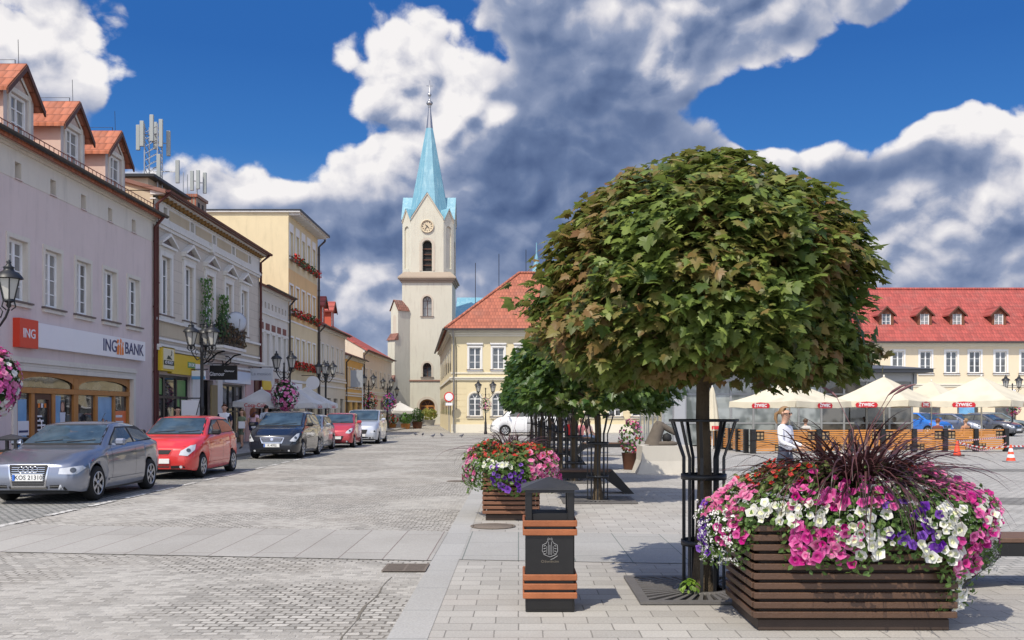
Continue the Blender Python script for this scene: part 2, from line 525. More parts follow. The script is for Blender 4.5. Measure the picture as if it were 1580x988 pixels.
def arcpts(x0, x1, zs, rise, n=12):
    xc, a = (x0 + x1) / 2, (x1 - x0) / 2
    return [(xc - a * math.cos(PI * i / n), zs + rise * math.sin(PI * i / n)) for i in range(n + 1)]

def holes_wall(mb, x0, x1, z0, z1, holes, y=0.0, d=.22, m=0, mr=None):
    # holes: (x0,x1,z0,z1[,rise])  rise>0 gives an arched head whose crown is at z1
    if mr is None: mr = m
    xs = sorted({x0, x1, *[h[0] for h in holes], *[h[1] for h in holes]})
    zs = sorted({z0, z1, *[h[2] for h in holes], *[h[3] for h in holes]})
    xs = [x for x in xs if x0 - 1e-6 <= x <= x1 + 1e-6]; zs = [z for z in zs if z0 - 1e-6 <= z <= z1 + 1e-6]
    for a, b in zip(xs, xs[1:]):
        run = None
        for c, e in zip(zs, zs[1:]):
            xc, zc = (a + b) / 2, (c + e) / 2
            solid = not any(h[0] < xc < h[1] and h[2] < zc < h[3] for h in holes)
            if solid:
                if run is None: run = c
            if not solid and run is not None:
                mb.quad((a, y, run), (b, y, run), (b, y, c), (a, y, c), m); run = None
        if run is not None: mb.quad((a, y, run), (b, y, run), (b, y, zs[-1]), (a, y, zs[-1]), m)
    for h in holes:
        a, b, c, e = h[:4]
        rise = h[4] if len(h) > 4 else 0
        zt = e - rise
        mb.quad((a, y, c), (a, y + d, c), (a, y + d, zt), (a, y, zt), mr)
        mb.quad((b, y, zt), (b, y + d, zt), (b, y + d, c), (b, y, c), mr)
        mb.quad((a, y, c), (b, y, c), (b, y + d, c), (a, y + d, c), mr)
        if not rise:
            mb.quad((a, y, e), (a, y + d, e), (b, y + d, e), (b, y, e), mr)
        else:
            ap = arcpts(a, b, zt, rise)
            for (p, q), (p2, q2) in zip(ap, ap[1:]):
                mb.quad((p, y, q), (p2, y, q2), (p2, y, e), (p, y, e), m)
                mb.quad((p, y, q), (p, y + d, q), (p2, y + d, q2), (p2, y, q2), mr)

_wc = {}
def window(parent, x, z, w, h, d=.16, nx=2, rows=(.0,), rise=0.0, trim=.12, tmat=TRIM, sill=True, fmat=FRAME, pane=PANE, fw=.06, hood=None, keystone=False, tproud=.035, barw=.028, name='window', silld=.12):
    key = (w, h, d, nx, tuple(rows), rise, trim, tmat.name, sill, fmat.name, pane.name, fw, hood, keystone, tproud, silld)
    if key not in _wc:
        f = MB()
        a, b, zt = -w / 2, w / 2, h - rise
        y0, y1 = d - .05, d
        f.box(a, a + fw, y0, y1, 0, zt); f.box(b - fw, b, y0, y1, 0, zt)
        f.box(a + fw, b - fw, y0, y1, 0, fw)
        if rise:
            ap = arcpts(a, b, zt, rise); ip = arcpts(a + fw, b - fw, zt, rise - fw)
            for i in range(len(ap) - 1):
                f.quad((*[ap[i][0]], y0, ap[i][1]), (ip[i][0], y0, ip[i][1]), (ip[i + 1][0], y0, ip[i + 1][1]), (ap[i + 1][0], y0, ap[i + 1][1]))
                f.quad((ip[i][0], y0, ip[i][1]), (ip[i][0], y1, ip[i][1]), (ip[i + 1][0], y1, ip[i + 1][1]), (ip[i + 1][0], y0, ip[i + 1][1]))
            f.box(a + fw, b - fw, y0, y1, zt - fw / 2, zt + fw / 2)
            for an in (60, 120):
                t = math.radians(an)
                f.box(-.02, .02, y0 + .012, y1, 0, rise - fw, T=Matrix.Translation((0, 0, zt)) @ Matrix.Rotation(PI / 2 - t, 4, 'Y'))
        else:
            f.box(a + fw, b - fw, y0, y1, h - fw, h)
        for i in range(1, nx):
            xm = a + w * i / nx
            f.box(xm - fw * .7, xm + fw * .7, y0 - .006, y1 - .004, fw, zt - fw if not rise else zt - fw / 2)
        for r in rows:
            if r > 0:
                zz = zt * r
                bw = barw
                for i in range(nx):
                    xa = a + w * i / nx + (fw if i == 0 else fw * .7); xb = a + w * (i + 1) / nx - (fw if i == nx - 1 else fw * .7)
                    f.box(xa, xb, y0 + .012, y1 - .006, zz - bw / 2, zz + bw / 2)
        fm = f.mesh('frame', fmat)
        g = MB()
        yp = d - .012
        if rise:
            ip = arcpts(a + .02, b - .02, zt, rise - .02)
            g.poly([(a + .02, yp, .02), (b - .02, yp, .02)] + [(p, yp, q) for p, q in ip[::-1]])
        else:
            g.quad((a + .02, yp, .02), (b - .02, yp, .02), (b - .02, yp, h - .02), (a + .02, yp, h - .02))
        gm = g.mesh('pane', pane)
        s = None
        if trim:
            t = MB()
            tp = -tproud
            if rise:
                t.box(a - trim, a - .004, tp, .01, 0, zt); t.box(b + .004, b + trim, tp, .01, 0, zt)
                ap = arcpts(a - .004, b + .004, zt, rise + .004); op = arcpts(a - trim, b + trim, zt, rise + trim)
                for i in range(len(ap) - 1):
                    A, B, Cc, D = op[i], ap[i], ap[i + 1], op[i + 1]
                    t.quad((A[0], tp, A[1]), (B[0], tp, B[1]), (Cc[0], tp, Cc[1]), (D[0], tp, D[1]))
                    t.quad((A[0], tp, A[1]), (D[0], tp, D[1]), (D[0], .01, D[1]), (A[0], .01, A[1]))
                    t.quad((B[0], tp, B[1]), (B[0], .01, B[1]), (Cc[0], .01, Cc[1]), (Cc[0], tp, Cc[1]))
                if keystone: t.box(-.09, .09, tp - .05, .01, h - .02, h + trim + .08)
            else:
                t.box(a - trim, a - .004, tp, .01, -.0, h + .004); t.box(b + .004, b + trim, tp, .01, -.0, h + .004)
                t.box(a - trim, b + trim, tp - .006, .01, h + .004, h + trim)
            if hood == 'flat':
                t.box(a - trim - .05, b + trim + .05, -.12, .01, h + trim + .10, h + trim + .20)
                t.box(a - trim - .02, b + trim + .02, -.08, .01, h + trim + .04, h + trim + .096)
            if hood == 'pediment':
                e = w / 2 + trim + .14; zb = h + trim + .12
                t.box(-e + .06, e - .06, -.08, .01, h + trim + .004, zb - .004)
                t.box(-e, e, -.2, .01, zb, zb + .09)
                hh = .46
                for sg in (-1, 1):
                    t.add([(sg * e, -.24, zb + .094), (sg * (e), -.24, zb + .18), (0, -.24, zb + hh + .12), (0, -.24, zb + hh),
                           (sg * e, .01, zb + .094), (sg * (e), .01, zb + .18), (0, .01, zb + hh + .12), (0, .01, zb + hh)],
                          [(0, 1, 2, 3), (4, 7, 6, 5), (1, 5, 6, 2), (0, 3, 7, 4), (0, 4, 5, 1)])
                t.add([(-e + .1, -.06, zb + .095), (e - .1, -.06, zb + .095), (0, -.06, zb + hh - .02)], [(0, 1, 2)], 1)
            s = t.mesh('surround', [tmat, SILL])
        sm = None
        if sill:
            t = MB()
            t.box(a - trim - .06, b + trim + .06, -silld, d - .05, -.06, -.012, 0)
            t.box(a - trim - .02, b + trim + .02, -silld * .7, -.002, -.16, -.064, 1)
            sm = t.mesh('sill', [SILL, tmat])
        _wc[key] = (fm, gm, s, sm)
    fm, gm, s, sm = _wc[key]
    o = inst(name, fm, parent, (x, 0, z))
    inst('pane', gm, o)
    if s: inst('surround', s, o)
    if sm: inst('sill', sm, o)
    return o

def boxes(parent, name, m, *bs):
    mb = MB()
    for b in bs: mb.box(*b)
    return mb.build(name, m, parent)

def text(parent, name, s, size, m, loc, rot=(PI / 2, 0, 0), ext=.006, sx=1.0, align='CENTER', bold=0.0):
    cu = bpy.data.curves.new(name, 'FONT')
    cu.body = s; cu.size = size; cu.extrude = ext; cu.align_x = align; cu.align_y = 'CENTER'; cu.offset = bold
    cu.resolution_u = 3
    o = bpy.data.objects.new(name, cu)
    COL.objects.link(o)
    dg = bpy.context.evaluated_depsgraph_get()
    me = bpy.data.meshes.new_from_object(o.evaluated_get(dg))
    bpy.data.objects.remove(o)
    me.materials.clear(); me.materials.append(m)
    return inst(name, me, parent, loc, rot, (sx, 1, 1))

def shell(mb, L, D, H, m=0, y0=0.0, front=False, z0=0.0):
    # side and back walls
    mb.quad((0, D, z0), (0, y0, z0), (0, y0, H), (0, D, H), m)
    mb.quad((L, y0, z0), (L, D, z0), (L, D, H), (L, y0, H), m)
    mb.quad((L, D, z0), (0, D, z0), (0, D, H), (L, D, H), m)

def gable_roof(parent, L, D, H, pitch, m, ov=.4, side=.15, th=.14, wall=None, name='roof', y0=0.0):
    # ridge parallel to the facade
    mb = MB()
    r = (D - y0) / 2
    zr = H + r * math.tan(pitch)
    dz = ov * math.tan(pitch)
    for (ya, yb) in ((y0 - ov, y0 + r), (D + ov, y0 + r)):
        za = H - dz
        mb.add([(-side, ya, za + th), (L + side, ya, za + th), (L + side, yb, zr + th), (-side, yb, zr + th),
                (-side, ya, za), (L + side, ya, za), (L + side, yb, zr), (-side, yb, zr)],
               [(0, 1, 2, 3), (4, 7, 6, 5), (0, 4, 5, 1), (0, 3, 7, 4), (1, 5, 6, 2)])
    o = mb.build(name, m, parent)
    if wall:
        for x in (0, L):
            g = MB(); g.add([(x, y0, H), (x, D, H), (x, y0 + r, zr - .005)], [(0, 1, 2)]); g.build('gable_wall', wall, parent)
    return o

def gutter(parent, x0, x1, y, z, m=GUT, r=.075):
    mb = MB()
    n = 7
    vs = []
    for x in (x0, x1):
        for i in range(n + 1):
            t = PI + PI * i / n
            vs.append((x, y + r * math.cos(t), z + r * math.sin(t)))
    mb.add(vs, [(i, i + 1, n + 2 + i, n + 1 + i) for i in range(n)], 0, True)
    mb.add(vs[:n + 1], [tuple(range(n + 1))]); mb.add(vs[n + 1:], [tuple(range(n + 1))])
    return mb.build('gutter', m, parent)

def downpipe(parent, x, y, ztop, yg, m=PIPER, r=.055, zb=.12):
    mb = MB()
    mb.tube([(x, yg, ztop), (x, yg, ztop - .12), (x, y, ztop - .5), (x, y, zb)], r, 8)
    for k in range(3): mb.tube([(x, y, ztop - 1 - k * 2.4), (x, y, ztop - 1.06 - k * 2.4)], r * 1.35, 8)
    return mb.build('downpipe', m, parent)

def dormer(parent, x, y0, z0, hw, zw, za, depth, wall, tile, wd, win=True, trimm=TRIMC, win_h=None, fmat=FRAME, gmat=None, ov=.22, open_=0.0):
    # small gabled roof window: cheeks and front are the part, roof, frame and pane its sub-parts
    b = MB()
    wh = win_h or (zw - z0 - .25)
    wz = z0 + .18
    holes_wall(b, -hw, hw, z0, zw, [(-wd / 2, wd / 2, wz, wz + wh)], 0, .14)
    b.add([(-hw, 0, zw), (hw, 0, zw), (0, 0, za)], [(0, 1, 2)], 1 if gmat else 0)
    for sg in (-1, 1):
        b.quad((sg * hw, 0, z0), (sg * hw, depth, z0), (sg * hw, depth, zw), (sg * hw, 0, zw), 2)
    o = b.build('dormer', [wall, gmat or wall, wall if not gmat else gmat], parent, (x, y0, 0))
    r = MB()
    sl = (za - zw) / hw
    e = hw + ov
    ze = za - sl * e
    t = .1
    for sg in (-1, 1):
        r.add([(sg * e, -ov, ze), (0, -ov, za), (0, depth, za), (sg * e, depth, ze),
               (sg * e, -ov, ze + t), (0, -ov, za + t), (0, depth, za + t), (sg * e, depth, ze + t)],
              [(4, 5, 6, 7), (0, 3, 2, 1), (0, 1, 5, 4), (0, 4, 7, 3)])
    r.build('roof', tile, o)
    fb = MB()
    for sg in (-1, 1):
        fb.add([(sg * e, -ov - .03, ze - .1), (0, -ov - .03, za - .1), (0, -ov - .03, za + .06), (sg * e, -ov - .03, ze + .06),
                (sg * e, -ov + .02, ze - .1), (0, -ov + .02, za - .1), (0, -ov + .02, za + .06), (sg * e, -ov + .02, ze + .06)],
               [(0, 1, 2, 3), (4, 7, 6, 5), (0, 4, 5, 1), (3, 2, 6, 7), (0, 3, 7, 4)])
    fb.build('bargeboard', WOODD, o)
    tb = MB()
    if trimm:
        for sg in (-1, 1): tb.box(sg * (wd / 2 + .01), sg * (wd / 2 + .14), -.04, .01, wz, wz + wh + .14)
        tb.box(-wd / 2 - .01, wd / 2 + .01, -.045, .01, wz + wh + .01, wz + wh + .15)
        tb.box(-hw * .75, hw * .75, -.05, .01, zw + .02, zw + .08)
        for sg in (-1, 1):
            tb.add([(sg * hw * .75, -.05, zw + .084), (sg * (hw * .75 - .14), -.05, zw + .084), (0, -.05, za - .32), (0, -.05, za - .2)], [(0, 1, 2, 3)])
        tb.build('trim', trimm, o)
    f = MB()
    fw = .07
    f.box(-wd / 2, -wd / 2 + fw, .06, .13, wz, wz + wh); f.box(wd / 2 - fw, wd / 2, .06, .13, wz, wz + wh)
    f.box(-wd / 2 + fw, wd / 2 - fw, .06, .13, wz, wz + fw); f.box(-wd / 2 + fw, wd / 2 - fw, .06, .13, wz + wh - fw, wz + wh)
    f.box(-.025, .025, .075, .125, wz + fw, wz + wh - fw)
    for k in (1, 2): f.box(-wd / 2 + fw, wd / 2 - fw, .085, .12, wz + wh * k / 3 - .014, wz + wh * k / 3 + .014)
    f.build('frame', fmat, o)
    g = MB(); g.quad((-wd / 2 + .02, .115, wz + .02), (wd / 2 - .02, .115, wz + .02), (wd / 2 - .02, .115, wz + wh - .02), (-wd / 2 + .02, .115, wz + wh - .02))
    g.build('pane', PANE, o)
    return o
# ---------------------------------------------------------------- left side of the street
FX = -13.5
def row_house(name, label, y0, group=None):
    return thing(name, label, 'house', (FX, y0, 0), PI / 2)

GOLD_TXT = PM('lettering_navy', (.03, .04, .12), .5, .02)
ORANGE = PM('sign_orange', (.78, .20, .02), .5, .05)
SIGNW = PM('sign_white', (.74, .74, .76), .4, .03)
SIGNB = PM('sign_black', (.012, .012, .013), .4, .05)
SIGNY = PM('sign_yellow', (.62, .43, .02), .45, .06, 2)
POST_BLUE = PM('poster_blue', (.07, .26, .55), .3, .3, 1.5, vcol=(.20, .42, .62))
POST_OR = PM('poster_orange', (.75, .16, .05), .3, .08)
POST_GR = PM('poster_green', (.10, .28, .08), .4, .4, 2)
SKIN = PM('skin', (.52, .30, .21), .6, .06)
def setwall(name, col, **k): return PM(name, col, .9, .10, .9, .3, 90, dirt=.40, dcol=mul(col, .62), **k)

# --- mauve bank house
W_MAUVE = setwall('mauve_plaster', (.65, .545, .515))
W_CREAMB = setwall('pale_cream_plaster', (.66, .61, .53))
W_PINKB = setwall('dormer_pink_plaster', (.58, .44, .37))
Y0 = 18.0
A = row_house('terraced_house', 'mauve plastered house with tall narrow windows, gabled dormers and a bank below', Y0)
LA = 35.88 - Y0
mb = MB()
wy = [34.09 - 1.97 * k for k in range(8)]
hol = [(y - Y0 - .48, y - Y0 + .48, 4.6, 6.24) for y in wy]
shop = (26.13 - Y0, 33.98 - Y0, .10, 2.72)
holes_wall(mb, 0, LA, 0, 7.85, hol + [shop], 0, .26, 0, 1)
shell(mb, LA, 11, 8.8, 0)
mb.build('wall', [W_MAUVE, W_CREAMB], A)
mb = MB()
vents = [(y - Y0 - .17, y - Y0 + .17, 7.88, 8.32) for y in wy]
holes_wall(mb, 0, LA, 7.85, 8.62, vents, -.012, .3, 0, 0)
mb.quad((0, -.012, 7.85), (LA, -.012, 7.85), (LA, .01, 7.85), (0, .01, 7.85))
mb.build('attic_band', W_CREAMB, A)
for v in vents:
    boxes(A, 'attic_vent', W_MAUVE, (v[0] - .002, v[1] + .002, .27, .29, v[2], v[3]), (v[0] - .03, v[1] + .03, -.05, .2, v[2] - .03, v[2] - .004))
for y in wy:
    window(A, y - Y0, 4.6, .96, 1.64, d=.17, nx=2, rows=(.25, .5, .75), trim=.13, tmat=W_CREAMB, tproud=.03, fw=.085)
mb = MB()
for k, (a, b) in enumerate([(8.62, .10), (8.70, .18), (8.78, .26)]): mb.box(-.02, LA + .02, -b, .0, a, a + .075)
mb.build('cornice', W_CREAMB, A)
gable_roof(A, LA, 11, 8.88, math.radians(33), TILE_R, .32, .05, wall=W_MAUVE)
gutter(A, -.1, LA + .3, -.42, 8.86, DARKM, .09)
mb = MB()
for x in range(int(LA / .28)): mb.box(x * .28, x * .28 + .014, -.22, -.205, 8.93, 9.16)
for z in (8.99, 9.14): mb.box(0, LA, -.225, -.2, z, z + .018)
mb.build('snow_guard', PM('snow_guard_red', (.25, .09, .06), .6, .2), A)
for y in (32.85, 29.72, 26.5, 23.3, 20.1):
    dm = dormer(A, y - Y0, .12, 8.9, .8, 10.25, 11.0, 4.2, PM('dormer_front', (.50, .455, .43), .9, .07, 1.2) if y > 32 else bpy.data.materials['dormer_front'], TILE_RY, .92, win_h=1.12, trimm=W_CREAMB, gmat=W_PINKB)
    mb = MB(); mb.tube([(0, 0, 10.98), (0, .02, 11.75)], .008, 5)
    for k in range(4): mb.tube([(0, .1 + k * .9, 11.08), (0, .1 + k * .9, 11.2)], .012, 5)
    mb.tube([(0, .1, 11.2), (0, 3.6, 11.2)], .007, 5)
    mb.build('lightning_rod', DARKM, dm)
downpipe(A, LA - .02, -.1, 8.9, -.42, PIPER)
mb = MB()
for z, p in ((2.86, .05), (2.94, .09), (3.02, .05)): mb.box(shop[0] - .3, shop[1] + .22, -p, -.001, z, z + .075)
for x in (shop[0] - .24, shop[1] + .01): mb.box(x, x + .2, -.05, -.001, .1, 2.72)
mb.box(shop[0] - .24, shop[1] + .21, -.05, -.001, 2.724, 2.855)
mb.build('shop_moulding', W_CREAMB, A)
# wooden shopfront
sf = MB()
S0 = lambda y: y - Y0
yA, yB = .1, .2
for a, b in ((26.13, 26.4), (27.14, 27.33), (28.36, 28.56), (29.74, 30.04), (31.25, 31.44), (32.66, 32.80), (33.86, 33.98)): sf.box(S0(a), S0(b), yA, yB, .1, 2.12)
sf.box(shop[0], shop[1], yA - .02, yB, 2.124, 2.28)
sf.box(shop[0], shop[1], yA - .01, yB, 2.62, 2.72)
for a in (26.13, 29.72, 33.86): sf.box(S0(a), S0(a) + .32 if a == 29.72 else S0(a) + .12, yA - .012, yB, 2.284, 2.616)
for a, b in ((26.4, 29.7), (30.06, 33.86)):
    ap = arcpts(S0(a), S0(b), 2.36, .25, 14)
    for (p, q), (p2, q2) in zip(ap, ap[1:]): sf.quad((p, yA - .008, q), (p2, yA - .008, q2), (p2, yA - .008, 2.625), (p, yA - .008, 2.625))
sf.box(shop[0], shop[1], yA - .03, yB, .1, .35)
sfo = sf.build('shopfront', WOOD, A)
boxes(sfo, 'pane', PANE_SHOP, (shop[0], shop[1], .17, .19, .36, 2.11), (shop[0], shop[1], .15, .16, 2.29, 2.61))
d = boxes(A, 'door', WOODD, (S0(27.34), S0(27.52), .12, .165, .36, 2.11), (S0(28.2), S0(28.35), .12, .165, .36, 2.11), (S0(27.52), S0(28.2), .12, .165, 1.95, 2.11), (S0(27.52), S0(28.2), .12, .165, .36, .7))
mb = MB(); mb.tube([(S0(27.6), .1, .8), (S0(27.6), .04, .9), (S0(27.6), .04, 1.3), (S0(27.6), .1, 1.4)], .018, 6); mb.build('handle', SIGNW, d)
def poster(par, x0, x1, z0, z1, m, y=.155):
    return boxes(par, 'poster', m, (x0, x1, y, y + .008, z0, z1))
p1 = poster(sfo, S0(26.45), S0(26.98), .45, 1.95, POST_BLUE)
p2 = poster(sfo, S0(28.62), S0(29.0), 1.2, 2.08, POST_BLUE)
def fig(par, x, z, h, dress, y=.148):
    f = MB()
    f.poly([(x - h * .26, y, z), (x + h * .26, y, z), (x + h * .10, y, z + h * .55), (x + h * .13, y, z + h * .78), (x - h * .13, y, z + h * .78), (x - h * .10, y, z + h * .55)], 0)
    f.poly([(x + h * .075 * math.cos(t * PI / 5), y - .002, z + h * .89 + h * .10 * math.sin(t * PI / 5)) for t in range(10)], 1)
    f.poly([(x - h * .1, y + .001, z + h * .75), (x + h * .12, y + .001, z + h * .7), (x + h * .09, y + .001, z + h * 1.0), (x - h * .08, y + .001, z + h * 1.0)], 2)
    return f.build('printed_figure', [dress, SKIN, WOODD], par)
fig(sfo, S0(29.1), .45, 1.45, PM('bride_dress', (.6, .62, .68), .6, .2, 6))
fig(sfo, S0(29.5), .6, .6, bpy.data.materials['bride_dress'])
poster(sfo, S0(30.1), S0(31.2), .4, 1.15, SIGNW)
p3 = poster(sfo, S0(31.5), S0(32.62), .4, 2.08, POST_BLUE)
for k, (xx, hh, c) in enumerate(((31.7, .7, (.25, .5, .35)), (31.95, .95, (.7, .65, .6)), (32.2, .9, (.05, .05, .09)), (32.45, .75, (.25, .1, .4)))):
    fig(sfo, S0(xx), .42, hh, PM('printed_clothes', c, .6, .2, 5), .146 + k * .001)
p4 = poster(sfo, S0(32.84), S0(33.82), .4, 1.62, POST_OR)
for k in range(4): boxes(p4, 'printed_line', SIGNW, (S0(32.95), S0(33.5 + .08 * (k % 2)), .15, .153, 1.40 - k * .2, 1.48 - k * .2))
poster(sfo, S0(33.4), S0(33.8), .4, .72, SIGNW, .146)
bb = poster(sfo, S0(26.5), S0(27.1), .95, 1.35, SIGNW, .146)
boxes(bb, 'printed_line', GOLD_TXT, (S0(26.55), S0(27.05), .14, .143, 1.03, 1.09))
for k in range(3): boxes(d, 'door_sticker', [ORANGE, SIGNW, ORANGE][k], (S0(27.62 + k * .18), S0(27.74 + k * .18), .15, .154, 1.72, 1.84))
for k in range(5): boxes(d, 'door_sticker', SIGNW, (S0(27.55), S0(27.85 + .1 * (k % 3)), .15, .154, 1.45 - k * .13, 1.5 - k * .13))

sg = thing('shop_sign', 'long white bank sign with dark blue lettering above the wooden shopfront', 'sign', (FX, Y0, 0), PI / 2)
mb = MB(); mb.box(S0(27.0), S0(34.75), -.16, -.001, 3.40, 4.08); mb.build('board', SIGNW, sg)
text(sg, 'lettering', 'ING', .56, GOLD_TXT, (S0(31.75), -.166, 3.74), sx=1.12, bold=.004)
text(sg, 'lettering', 'BANK', .56, GOLD_TXT, (S0(33.75), -.166, 3.74), sx=1.1, bold=.004)
mb = MB()
lx = S0(32.55)
for pts in ([(-.28, -.24), (-.1, -.24), (-.06, .05), (-.16, .12), (-.26, 0)], [(-.04, -.24), (.1, -.24), (.08, .1), (.0, .16), (-.04, .05)], [(.14, -.24), (.3, -.22), (.27, .02), (.18, .08), (.13, -.05)],
            [(-.24, .12), (-.14, .14), (-.09, .24), (-.2, .28), (-.29, .2)], [(-.03, .18), (.1, .14), (.12, .26), (.02, .32)], [(.18, .1), (.26, .06), (.28, .18), (.2, .22)]):
    mb.poly([(lx + a, -.167, 3.74 + b) for a, b in pts])
mb.build('lion_emblem', ORANGE, sg)
sg = thing('shop_sign', 'square red sign with white lettering beside the long bank sign', 'sign', (FX, Y0, 0), PI / 2)
boxes(sg, 'panel', PM('sign_red', (.62, .05, .02), .4, .04), (S0(25.95), S0(26.95), -.19, -.001, 3.34, 4.12))
text(sg, 'lettering', 'ING', .36, SIGNW, (S0(26.45), -.196, 3.72), sx=1.08, bold=.003)

# --- ornate cream house
W_ASH = pavemat('ashlar_plaster', (.56, .50, .43), (.42, .37, .31), 1.1, .42, .012, .03, 0, .3, rough=.9)
# ashlar runs on a wall: swap to x,z coordinates
_t = NT(W_ASH.node_tree)
for nd in list(W_ASH.node_tree.nodes):
    if nd.type == 'TEX_COORD':
        ls = [l.to_socket for l in nd.outputs['Object'].links]
        mp = _t.node('ShaderNodeMapping', {'Vector': nd.outputs['Object'], 'Rotation': (PI / 2, 0, 0)})
        for s_ in ls: W_ASH.node_tree.links.new(mp.outputs[0], s_)
W_TAN = setwall('tan_plaster', (.50, .42, .30))
MODIL = PM('modillion_ochre', (.27, .15, .05), .8, .2, 8)
Y0 = 35.9
B = row_house('terraced_house', 'ornate cream house with pedimented windows, bracketed cornice and ivy grown balcony', Y0)
LB = 14.7; HB = 9.75
S0 = lambda y: y - Y0
by = [37.15, 39.75, 42.45, 45.2, 47.75]
mb = MB()
hol = [(S0(y) - .5, S0(y) + .5, 5.28 if i != 2 else 4.5, 7.5) for i, y in enumerate(by)]
shops = [(S0(36.35), S0(39.95), .1, 3.0), (S0(41.3), S0(43.0), .1, 2.95), (S0(44.2), S0(47.8), .1, 2.85)]
holes_wall(mb, 0, LB, 3.9, 8.75, hol, 0, .3, 0)
holes_wall(mb, 0, LB, 0, 3.9, shops, .0, .35, 1)
shell(mb, LB, 10, HB, 2)
mb.build('wall', [W_ASH, setwall('pinkish_plaster', (.56, .47, .44)), W_TAN], B)
mb = MB()
fr = [37.05, 40.1, 43.0, 45.9, 48.7]
hol2 = [(S0(y) - .2, S0(y) + .2, 8.98, 9.36) for y in fr]
holes_wall(mb, 0, LB, 8.75, 9.45, hol2, -.05, .25, 0)
mb.build('frieze', TRIM, B)
for h in hol2: boxes(B, 'attic_window', BLACK, (h[0], h[1], .15, .17, h[2], h[3]))
for i, y in enumerate(fr):
    y2 = fr[i + 1] if i < 4 else None
    if y2: boxes(B, 'frieze_panel', W_TAN, (S0(y) + .4, S0(y2) - .4, -.065, -.051, 8.96, 9.34))
mb = MB()
mb.box(0, LB, -.16, -.051, 8.62, 8.72); mb.box(0, LB, -.1, -.001, 8.5, 8.618); mb.box(0, LB, -.12, -.051, 8.72, 8.78)
for a, b in ((9.45, .10), (9.62, .42), (9.70, .52)): mb.box(-.02, LB + .1, -b, .1, a, a + (.076 if a > 9.5 else .05))
mb.build('cornice', TRIM, B)
mod = MB()
mod.lathe([(.0, -.06), (.07, -.05), (.1, -.01), (.11, .06)], 8, (0, -.19, 9.53)); mod.box(-.05, .05, -.34, -.1, 9.52, 9.61)
mm = mod.mesh('bracket', MODIL)
for k in range(33): inst('bracket', mm, B, (.25 + k * .44, 0, 0))
for i, y in enumerate(by):
    window(B, S0(y), 5.28 if i != 2 else 4.5, 1.0, 2.22 if i != 2 else 3.0, d=.16, nx=2, rows=(.68,), trim=.2, tmat=TRIM, hood='pediment', sill=i != 2, fw=.09, tproud=.07)
boxes(B, 'statue_bust', TRIM, (S0(42.3), S0(42.6), -.2, .0, 8.52, 8.9))
mb = MB()
mb.box(0, LB, -.14, -.001, 5.0, 5.1); mb.box(0, LB, -.09, -.001, 4.3, 4.38)
mb.box(0, LB, -.30, -.001, 3.98, 4.1); mb.box(0, LB, -.22, -.001, 3.88, 3.976); mb.box(0, LB, -.1, -.001, 3.6, 3.7)
mb.build('string_course', TRIM, B)
boxes(B, 'panel_band', W_TAN, (0.1, S0(41.0), -.03, -.001, 4.45, 4.95), (S0(44.0), LB - .1, -.03, -.001, 4.45, 4.95))
gable_roof(B, LB, 10, HB + .03, math.radians(16), TILE_D, .5, .1, wall=W_TAN)
gutter(B, -.1, LB + .15, -.6, 9.76, PIPER, .09)
downpipe(B, LB - .1, -.12, 9.8, -.58, PIPER, .06)
downpipe(B, .12, -.12, 9.8, -.58, PIPER, .06)
# first shop
mb = MB()
for a, b in ((36.35, 36.43), (37.2, 37.4), (38.6, 38.74), (39.85, 39.95)): mb.box(S0(a), S0(b), .1, .18, .1, 2.95)
mb.box(S0(36.35), S0(39.95), .095, .18, 2.1, 2.2); mb.box(S0(36.35), S0(39.95), .09, .18, 2.9, 3.0); mb.box(S0(36.35), S0(39.95), .09, .18, .1, .5)
sh = mb.build('shopfront', DARKM, B)
boxes(sh, 'pane', PANE_SHOP, (S0(36.35), S0(39.95), .15, .17, .5, 2.9))
poster(sh, S0(36.45), S0(37.18), 2.25, 2.85, POST_GR, .135); poster(sh, S0(38.78), S0(39.8), 1.5, 2.85, POST_GR, .135)
boxes(B, 'door', BLACK, (S0(41.3), S0(43.0), .25, .28, .1, 2.95))
boxes(B, 'door_shutter', PM('tan_shutter', (.30, .23, .11), .7, .1, 4), (S0(42.4), S0(43.25), -.12, -.06, .1, 2.75))
mb = MB()
for a, b in ((44.2, 44.3), (45.6, 45.7), (46.45, 46.85), (47.7, 47.8)): mb.box(S0(a), S0(b), .1, .18, .1, 2.8)
mb.box(S0(44.2), S0(47.8), .095, .18, 1.55, 1.62); mb.box(S0(44.2), S0(47.8), .09, .18, 2.76, 2.85); mb.box(S0(44.2), S0(47.8), .09, .18, .1, .35)
sh = mb.build('shopfront', DARKM, B)
boxes(sh, 'pane', PANE_SHOP, (S0(44.2), S0(47.8), .15, .17, .35, 2.76))
boxes(B, 'pilaster', PM('pink_pilaster', (.56, .36, .33), .8, .06), (S0(48.0), S0(49.3), -.06, -.001, .1, 3.5))
boxes(B, 'pilaster', PIPER, (S0(49.6), S0(50.5), -.07, -.001, .1, 3.3))
boxes(B, 'pilaster', TRIM, (S0(43.4), S0(44.15), -.07, -.001, .1, 3.4)); boxes(B, 'pilaster', TRIM, (S0(40.1), S0(41.2), -.06, -.001, .1, 3.4))
